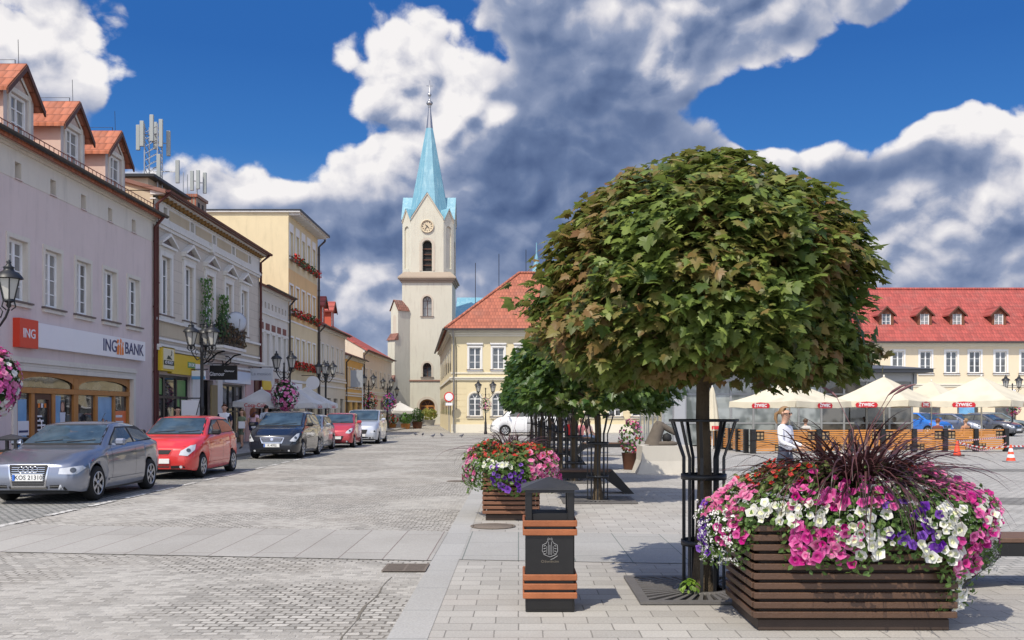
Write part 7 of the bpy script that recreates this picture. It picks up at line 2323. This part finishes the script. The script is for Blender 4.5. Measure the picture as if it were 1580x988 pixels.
leafy_thing('balcony_plants', 'reddish brown and green plants crowding the balcony railing', 'balcony plants', (-12.55, 42.6, 4.45), blob(520, lambda: Vector((uni(-.25, .22), uni(-1.6, 1.6), uni(.1, 1.0)))), .13, MIXB, (1, -.4, .3))
leafy_thing('balcony_plants', 'green spiky plant rising over the near end of the balcony', 'balcony plants', (-12.6, 41.2, 4.8), blob(200, lambda: Vector((uni(-.2, .2), uni(-.35, .55), uni(.0, 1.0)))), .16, LEAF_DK, (1, -.4, .3))
SD_ = thing('satellite_dish', 'pale grey satellite dish fixed to the balcony', 'satellite dish', (-12.42, 42.9, 5.55), 0)
mb = MB(); mb.lathe([(.0, .10), (.2, .085), (.36, .03), (.46, -.03), (.47, -.03), (.36, .05), (.2, .105), (0, .12)], 28); mb.build('dish', PM('dish_grey', (.42, .44, .47), .5, .06), SD_, rot=(math.radians(80), 0, math.radians(38)))
mb = MB(); mb.tube([(0, .1, 0), (.0, .15, -.3), (-.1, .1, -.6)], .025, 6); mb.tube([(.1, -.1, -.4), (.25, -.42, .02)], .012, 5); mb.lathe([(.04, -.04), (.04, .06)], 8, (.25, -.42, .02)); mb.build('bracket', GPOLE, SD_)
PANELW = PM('antenna_panel', (.30, .32, .31), .5, .05)
def antenna(label, loc, h, ring, lattice=True):
    t = thing('antenna_mast', label, 'antenna', loc)
    mb = MB()
    if lattice:
        w_ = .28
        for sx in (-1, 1):
            for sy in (-1, 1): mb.tube([(sx * w_, sy * w_, 0), (sx * w_, sy * w_, h)], .03, 5)
        k = 0
        while k * .3 < h - .3:
            z = k * .3
            for s_ in (-1, 1):
                mb.tube([(-w_, s_ * w_, z), (w_, s_ * w_, z + .3)], .014, 4); mb.tube([(s_ * w_, -w_, z + .3), (s_ * w_, w_, z)], .014, 4)
            k += 1
    else:
        mb.tube([(0, 0, 0), (0, 0, h)], .04, 6); mb.tube([(-.45, 0, -.3), (-.45, 0, h * .9)], .025, 5); mb.tube([(-.65, 0, -.4), (-.65, 0, h * .95)], .025, 5)
    for (x, y, z, hh) in ring: mb.tube([(0, 0, z + hh / 2), (x, y, z + hh / 2)], .022, 5)
    mb.build('mast', GPOLE, t)
    for (x, y, z, hh) in ring:
        p = MB(); p.bbox(x - .085, x + .085, y - .05, y + .05, z, z + hh, .015); p.build('panel', PANELW, t)
antenna('lattice roof mast crowded with pale panel antennas', (-15.85, 42.2, 10.9), 3.1, [(-.62, -.1, 2.0, 1.1), (-.36, -.35, 2.1, 1.1), (.08, -.4, 2.3, 1.15), (.42, -.25, 2.1, 1.2), (.62, .1, 1.8, 1.1), (.38, -.4, .75, 1.0), (1.05, 0, .6, 1.0), (-.1, .5, 2.2, 1.2)])
antenna('smaller roof antenna with three panels beside the brick chimney', (-15.35, 46.4, 11.0), 2.1, [(-.2, -.1, 1.1, .95), (.12, -.2, 1.15, .9), (.36, .05, 1.0, 1.0)], False)
for k, (x, y, z, h, lb) in enumerate(((-17.6, 35.5, 10.6, 2.4, 'thin whip aerial above the mauve house end'),)):
    a_ = thing('aerial', lb, 'aerial', (x, y, z)); mb = MB(); mb.tube([(0, 0, 0), (0, 0, h)], .015, 5); mb.build('rod', DARKM, a_)
AB = thing('sign_board', 'white framed board leaning on the footway behind the bright red hatchback', 'sign board', (-11.35, 33.6, .1))
mb = MB()
for x in (-.34, .36): mb.box(x - .02, x + .02, -.02, .02, 0, 2.0)
mb.box(-.32, .34, -.02, .02, 1.94, 1.98); mb.tube([(.34, 0, 1.9), (.1, -.01, .9)], .016, 5); mb.build('frame', DARKM, AB)
mb = MB(); mb.add([(-.3, 0, 1.25), (.16, 0, 1.2), (.32, 0, 1.88), (-.3, 0, 1.9), (-.3, .01, 1.25), (.16, .01, 1.2), (.32, .01, 1.88), (-.3, .01, 1.9)], [(0, 1, 2, 3), (4, 7, 6, 5)]); mb.build('panel', SIGNW, AB)
potted('red potted flowers under the church parasol', (-11.2, 85.5, 0), .6, 1.2, [4, 4, 1], WOOD, n=110, bs=.16)
potted('green shrub in a wooden tub by the church parasol pole', (-9.9, 85.2, 0), .55, 1.3, None, WOOD, IVY, n=160, bs=.2)
potted('dark round shrub at the right of the church parasol', (-9.0, 86.5, 0), .6, 1.7, None, WOODD, LEAF_DK, n=220, bs=.2)
potted('yellow green shrub in front of the church door', (-9.6, 104, 0), .9, 1.7, None, STONE, leafmat('yellow_shrub', (.16, .18, .03), (.34, .34, .08), 3), n=260, bs=.25)
# ---------------------------------------------------------------- people
HAIR = {k: PM('hair_' + k, c, .6, .25, 30) for k, c in (('brown', (.07, .035, .018)), ('dark', (.018, .013, .010)), ('blond', (.27, .16, .075)), ('auburn', (.16, .05, .02)))}
EYE = PM('eye_dark', (.01, .01, .012), .2, 0)
LIP = PM('lip', (.36, .13, .11), .5, .05)
_cm = {}
def cloth(c):
    if c not in _cm: _cm[c] = PM('cloth', c, .9, .12, 8, .25, 60)
    return _cm[c]
SHOE = PM('shoe_dark', (.03, .028, .028), .6, .2)
SK = PM('person_skin', (.50, .29, .20), .55, .05)
def person(label, loc, rz, H=1.7, top=(.5, .5, .5), bottom=(.05, .06, .1), hair='brown', long_hair=False, sleeve=.55, pants=1.0, sit=False, arms=None, walk=.0, wide=1.0, sunglasses=False, skirt=False, sleeve_col=None, turn=0.0, pony=False, seat=.47, group=None):
    t = thing('person', label, 'person', loc, rz, group)
    J = {}
    def j(n, x, y, z, r): J[n] = (Vector((x * H, y * H, z * H)), r * H)
    W_ = wide
    zo = 0
    if sit: zo = seat / H + .035 - .53
    j('pel', 0, 0, .53 + zo, .072 * W_); j('sp', 0, -.005, .615 + zo, .066 * W_); j('ch', 0, .0, .73 + zo, .078 * W_); j('nb', 0, .004, .825 + zo, .042); j('nk', 0, .0, .858 + zo, .034)
    j('h0', 0, -.012, .884 + zo, .045); j('h1', 0, -.006, .935 + zo, .057); j('h2', 0, .0, .968 + zo, .044)
    E = [('pel', 'sp', 'top'), ('sp', 'ch', 'top'), ('ch', 'nb', 'top'), ('nb', 'nk', 'skin'), ('nk', 'h0', 'skin'), ('h0', 'h1', 'skin'), ('h1', 'h2', 'skin')]
    for s_, sg in (('L', 1), ('R', -1)):
        j('sh' + s_, sg * .098 * W_, .0, .80 + zo, .042)
        el = (sg * .125 * W_, .02, .635 + zo); wr = (sg * .125 * W_, -.035, .50 + zo)
        if sit: wr = (sg * .08, -.17, .575 + zo); el = (sg * .13, -.03, .64 + zo)
        if arms and arms.get(s_): el, wr = arms[s_]
        j('el' + s_, *el, .029); j('wr' + s_, *wr, .017)
        d = (J['wr' + s_][0] - J['el' + s_][0]).normalized()
        hp = J['wr' + s_][0] + d * .035 * H
        J['pm' + s_] = (hp, .019 * H)
        E += [('ch', 'sh' + s_, 'top'), ('sh' + s_, 'el' + s_, 'slv'), ('el' + s_, 'wr' + s_, 'fore'), ('wr' + s_, 'pm' + s_, 'skin')]
        side = d.cross(Vector((sg, 0, 0)))
        side = side.normalized() if side.length > .1 else Vector((0, 1, 0))
        nrm = d.cross(side)
        for f in range(5):
            a = (f - 1.5) * .0095 * H
            ln = (.030, .040, .043, .040, .030)[f] * H
            if f == 4: b0 = J['wr' + s_][0] + d * .012 * H + side * .018 * H; dd = (d * .7 + side * .7).normalized(); ln = .03 * H
            else: b0 = hp + d * .014 * H + side * a; dd = d
            cur = (nrm * -sg * .35)
            J[f'f{f}a' + s_] = (b0, .0052 * H); J[f'f{f}b' + s_] = (b0 + dd * ln * .55, .0048 * H); J[f'f{f}c' + s_] = (b0 + (dd + cur).normalized() * ln * .95, .004 * H)
            E += [('pm' + s_ if f < 4 else 'wr' + s_, f'f{f}a' + s_, 'skin'), (f'f{f}a' + s_, f'f{f}b' + s_, 'skin'), (f'f{f}b' + s_, f'f{f}c' + s_, 'skin')]
        st = walk * sg
        j('hp' + s_, sg * .052 * W_, .0, .505 + zo, .060)
        if sit:
            j('kn' + s_, sg * .058, -.235, .515 + zo, .040); j('an' + s_, sg * .055, -.25, .05, .024); j('to' + s_, sg * .06, -.33, .018, .019)
        else:
            j('kn' + s_, sg * .054, -.02 - st * .10, .285, .038); j('an' + s_, sg * .052, .02 - st * .16, .048 + (.03 if st < 0 else 0), .023); j('to' + s_, sg * .056, -.075 - st * .16, .018, .019)
        E += [('pel', 'hp' + s_, 'bot'), ('hp' + s_, 'kn' + s_, 'bot'), ('kn' + s_, 'an' + s_, 'shin'), ('an' + s_, 'to' + s_, 'shoe')]
    names = list(J)
    ix = {n: i for i, n in enumerate(names)}
    me = bpy.data.meshes.new('body_skeleton')
    me.from_pydata([J[n][0] for n in names], [(ix[a], ix[b]) for a, b, c in E], [])
    o = bpy.data.objects.new('body_tmp', me); COL.objects.link(o)
    md = o.modifiers.new('skin', 'SKIN'); md.use_smooth_shade = True; md.branch_smoothing = .6
    for i, n in enumerate(names):
        r = J[n][1]
        sx = 1.25 if n in ('pel', 'sp', 'ch') else 1.0
        me.skin_vertices[0].data[i].radius = (r * sx, r * (.86 if n in ('pel', 'sp', 'ch') else 1.0))
        me.skin_vertices[0].data[i].use_root = (n == 'pel')
    sb = o.modifiers.new('sub', 'SUBSURF'); sb.levels = 1; sb.render_levels = 1
    dg = bpy.context.evaluated_depsgraph_get()
    bm_ = bpy.data.meshes.new_from_object(o.evaluated_get(dg))
    bpy.data.objects.remove(o)
    bm_.materials.clear()
    mats = [SK, cloth(top), cloth(bottom), SHOE, cloth(sleeve_col or top)]
    for m in mats: bm_.materials.append(m)
    segs = [(J[a][0], J[b][0], c) for a, b, c in E]
    def cl(p):
        best = None
        for a, b, c in segs:
            ab = b - a; u = max(0, min(1, (p - a).dot(ab) / ab.length_squared)); d = (p - a - ab * u).length
            if best is None or d < best[0]: best = (d, c, u)
        return best
    for f in bm_.polygons:
        d, c, u = cl(f.center)
        k = 0
        if c == 'top': k = 1 if f.center.z > (.515 + zo) * H else 2
        elif c == 'slv': k = 4 if u < sleeve * 2 else 0
        elif c == 'fore': k = 4 if sleeve > .5 and u < (sleeve - .5) * 2 else 0
        elif c == 'bot': k = 2 if u < pants * 2 else 0
        elif c == 'shin': k = 2 if pants > .5 and u < (pants - .5) * 2 + .02 else 0
        elif c == 'shoe': k = 3
        f.material_index = k; f.use_smooth = True
    inst('body', bm_, t)
    hc = J['h1'][0]; hz = H
    mb = MB()
    # hair cap
    n = 14; vs = []; fs = []
    for i in range(7):
        ph = PI * .5 * i / 6 * 1.25
        for k in range(n):
            a = 2 * PI * k / n
            back = max(0, math.sin(a))
            lowr = 1.0 if back > .2 else .62
            ph2 = min(ph, PI * .5 * (1.25 if back > .0 else .52))
            vs.append((hc.x + .0585 * hz * math.cos(a) * math.sin(ph2), hc.y + .008 * hz + .064 * hz * math.sin(a) * math.sin(ph2), hc.z + .010 * hz + .062 * hz * math.cos(ph2)))
    for i in range(6):
        for k in range(n): fs.append((i * n + k, i * n + (k + 1) % n, (i + 1) * n + (k + 1) % n, (i + 1) * n + k))
    mb.add(vs, fs, 0, True)
    if long_hair:
        for x in (-.035, -.012, .012, .035): mb.tube([(x * hz, hc.y + .045 * hz, hc.z + .02 * hz), (x * 1.25 * hz, hc.y + .068 * hz, hc.z - .05 * hz), (x * 1.3 * hz, hc.y + .075 * hz, hc.z - .13 * hz), (x * 1.1 * hz, hc.y + .07 * hz, hc.z - .18 * hz)], [.03 * hz, .032 * hz, .028 * hz, .012 * hz], 8)
    if pony: mb.tube([(0, hc.y + .06 * hz, hc.z + .015 * hz), (0, hc.y + .10 * hz, hc.z - .01 * hz), (0, hc.y + .105 * hz, hc.z - .06 * hz), (0, hc.y + .09 * hz, hc.z - .11 * hz)], [.014 * hz, .020 * hz, .018 * hz, .006 * hz], 8)
    mb.build('hair', HAIR[hair], t)
    fy = hc.y - .055 * hz
    mb = MB(); mb.add([(0, fy - .014 * hz, hc.z - .022 * hz), (-.012 * hz, fy + .006 * hz, hc.z - .028 * hz), (.012 * hz, fy + .006 * hz, hc.z - .024 * hz), (0, fy + .002 * hz, hc.z + .008 * hz)], [(0, 1, 3), (0, 3, 2), (0, 2, 1)]); mb.build('nose', SK, t)
    if sunglasses:
        mb = MB()
        for sg in (-1, 1): mb.bbox(sg * .021 * hz - .015 * hz, sg * .021 * hz + .015 * hz, fy - .004 * hz, fy + .004 * hz, hc.z - .016 * hz, hc.z + .004 * hz, .003); mb.box(sg * .037 * hz, sg * .056 * hz, fy, fy + .05 * hz, hc.z - .004 * hz, hc.z + .0 * hz)
        mb.build('sunglasses', EYE, t)
    else:
        for sg in (-1, 1):
            mb = MB(); mb.lathe([(.0, -.006 * hz), (.006 * hz, 0), (.0, .006 * hz)], 8, (sg * .021 * hz, fy + .004 * hz, hc.z - .006 * hz)); mb.build('eye', EYE, t)
    for sg in (-1, 1):
        mb = MB(); mb.lathe([(.0, -.018 * hz), (.010 * hz, -.005 * hz), (.011 * hz, .008 * hz), (0, .018 * hz)], 7, (sg * .056 * hz, hc.y + .006 * hz, hc.z - .002 * hz)); mb.build('ear', SK, t)
    mb = MB(); mb.box(-.016 * hz, .016 * hz, fy + .001 * hz, fy + .008 * hz, hc.z - .042 * hz, hc.z - .036 * hz); mb.build('mouth', LIP, t)
    if skirt:
        mb = MB(); mb.lathe([(.085 * H, .56 * H), (.105 * H, .50 * H), (.12 * H, .38 * H), (.11 * H, .375 * H)], 16); mb.build('skirt', cloth(bottom), t)
    return t
person('woman in a white shirt with sunglasses and a blond ponytail walking behind the big planter', (px2x(1211, 17), 17, 0), math.radians(52), 1.71, (.74, .74, .78), (.05, .06, .09), 'blond', pony=True, sleeve=.95, walk=.7, sunglasses=True, wide=1.15,
       arms={'L': ((.125, -.02, .64), (.10, -.15, .60)), 'R': ((-.125, -.01, .64), (-.05, -.16, .58))})
person('man in a white shirt with navy sleeves on the footway past the bright red hatchback', (-10.95, 36.2, .1), math.radians(12), 1.76, (.72, .72, .74), (.08, .09, .12), 'auburn', sleeve=.45, sleeve_col=(.02, .025, .06), wide=1.12)
person('blond person in a grey green top and shorts on the footway', (-11.1, 39.0, .1), math.radians(-30), 1.58, (.20, .24, .15), (.16, .19, .13), 'blond', long_hair=True, sleeve=.3, pants=.32, walk=.4)
person('woman in a pale pink top seen from behind with a dark shoulder bag', (-11.0, 40.4, .1), math.radians(170), 1.66, (.74, .50, .56), (.03, .035, .06), 'auburn', long_hair=True, sleeve=.2, walk=.5, wide=1.08)
person('man in a light blue shirt seen from behind by the black people carrier', (-10.95, 42.2, .1), math.radians(185), 1.76, (.46, .52, .60), (.06, .06, .07), 'dark', sleeve=.4, wide=1.15)
person('dark haired person mostly hidden behind the roof of the black people carrier', (-11.0, 44.6, .1), math.radians(160), 1.6, (.05, .05, .06), (.04, .04, .05), 'dark')
person('dark haired person standing by the leaning white board', (px2x(274, 32.4), 32.4, .1), math.radians(40), 1.66, (.10, .06, .06), (.04, .04, .05), 'dark')
BG = thing('shoulder_bag', 'navy shoulder bag with a white emblem carried by the woman in pink', 'bag', (-10.93, 40.14, .1))
mb = MB(); mb.bbox(-.19, .19, -.05, .05, .72, 1.06, .02); mb.build('pouch', cloth((.015, .02, .06)), BG)
mb = MB(); mb.tube([(-.17, 0, 1.05), (-.16, .0, 1.25), (-.02, .07, 1.44), (.1, .2, 1.46)], .012, 5); mb.build('strap', cloth((.015, .02, .06)), BG)
mb = MB(); mb.lathe([(.06, -.056), (.1, -.056), (.1, -.051), (.06, -.051)], 16, (0, 0, 0)); mb.build('emblem', SIGNW, BG, (0, -.001, .88), (PI / 2, 0, 0)).location = (0, -.108, .88)
PP = thing('paper_sheet', 'white sheet of paper held by the blond person in green', 'paper', (-11.02, 38.72, .1))
boxes(PP, 'sheet', SIGNW, (-.13, .13, -.005, .005, .82, 1.1))
person('person in a red jacket sitting on the far bench with the back to the street', (px2x(879, 42.4), 42.35, 0), math.radians(175), 1.68, (.60, .03, .03), (.10, .16, .32), 'dark', sleeve=.9, sit=True, wide=1.1, seat=.47)
person('person in a pale pink top sitting at the right end of the far bench', (px2x(897, 42.4), 42.35, 0), math.radians(150), 1.6, (.55, .20, .22), (.12, .16, .26), 'brown', sit=True, sleeve=.4)
person('long dark haired girl in jeans sitting at the end of the far bench', (px2x(908, 42.4), 42.38, 0), math.radians(120), 1.6, (.42, .30, .30), (.20, .26, .38), 'dark', long_hair=True, sit=True, sleeve=.4)
person('person in white standing beyond the tree trunks', (px2x(870, 47), 47, 0), math.radians(170), 1.7, (.62, .58, .62), (.04, .05, .08), 'brown', sleeve=.4)
person('person in dark clothes sitting at the left end of the far bench', (px2x(852, 42.4), 42.35, 0), math.radians(180), 1.66, (.05, .06, .09), (.05, .06, .10), 'dark', sit=True)
CHW = PM('chair_wood', (.12, .07, .04), .6, .2)
def cafe_chair(label, loc, rz):
    t = thing('cafe_chair', label, 'chair', loc, rz, 'cafe chairs behind the fence')
    mb = MB(); mb.bbox(-.21, .21, -.21, .21, .43, .465, .01); mb.build('seat', CHW, t)
    mb = MB()
    for z in (.62, .74, .86): mb.bbox(-.2, .2, .19, .215, z - .04, z + .04, .006)
    mb.build('backrest', CHW, t)
    for sx in (-1, 1):
        for sy in (-1, 1):
            mb = MB(); mb.tube([(sx * .19, sy * .19, 0), (sx * .19, sy * .19, .43 if sy < 0 else .9)], .018, 6); mb.build('leg', CHW, t)
for k, (px_, y, rz, lb, hr, tp) in enumerate(((1243, 39.6, 150, 'brown haired guest seated behind the cafe fence, left of the middle parasol', 'brown', (.5, .48, .45)), (1447, 40.2, 160, 'auburn haired guest seated behind the outer cafe fence', 'auburn', (.16, .05, .04)),
                                            (1490, 40.6, 200, 'light haired guest seated under the outer cafe parasol', 'blond', (.4, .2, .12)))):
    x = px2x(px_, y)
    cafe_chair(f'brown cafe chair of the {lb.split(" seated")[0]}', (x, y, 0), math.radians(rz))
    person(lb, (x, y, 0), math.radians(rz), 1.66, tp, (.05, .05, .08), hr, sit=True, seat=.465)
PIG = PM('pigeon_grey', (.10, .105, .13), .8, .3, 20)
def pigeon(loc, rz, label):
    t = thing('pigeon', label, 'bird', loc, rz, 'pigeons on the road')
    mb = MB(); mb.tube([(0, .17, .11), (0, .09, .12), (0, .02, .13), (0, -.06, .145), (0, -.10, .19), (0, -.115, .23), (0, -.14, .235), (0, -.165, .225)], [.012, .03, .058, .06, .036, .028, .024, .004], 10)
    for sx in (-1, 1): mb.tube([(sx * .025, -.01, .09), (sx * .028, -.01, .0), (sx * .028, -.035, .004)], .006, 4)
    mb.build('body', PIG, t)
for k, (px_, py_, rz) in enumerate(((652, 674, .4), (668, 676, 2.2), (682, 675, 4), (712, 676, 1.2), (641, 673, 5))):
    y = 2475 / (py_ - 633); pigeon((px2x(px_, y), y, .004), rz, ['grey pigeon closest to the round road sign pole', 'grey pigeon facing away between two others on the road', 'grey pigeon in the middle of the road group', 'lone grey pigeon nearest the kerb strip', 'grey pigeon farthest to the parked cars side'][k])
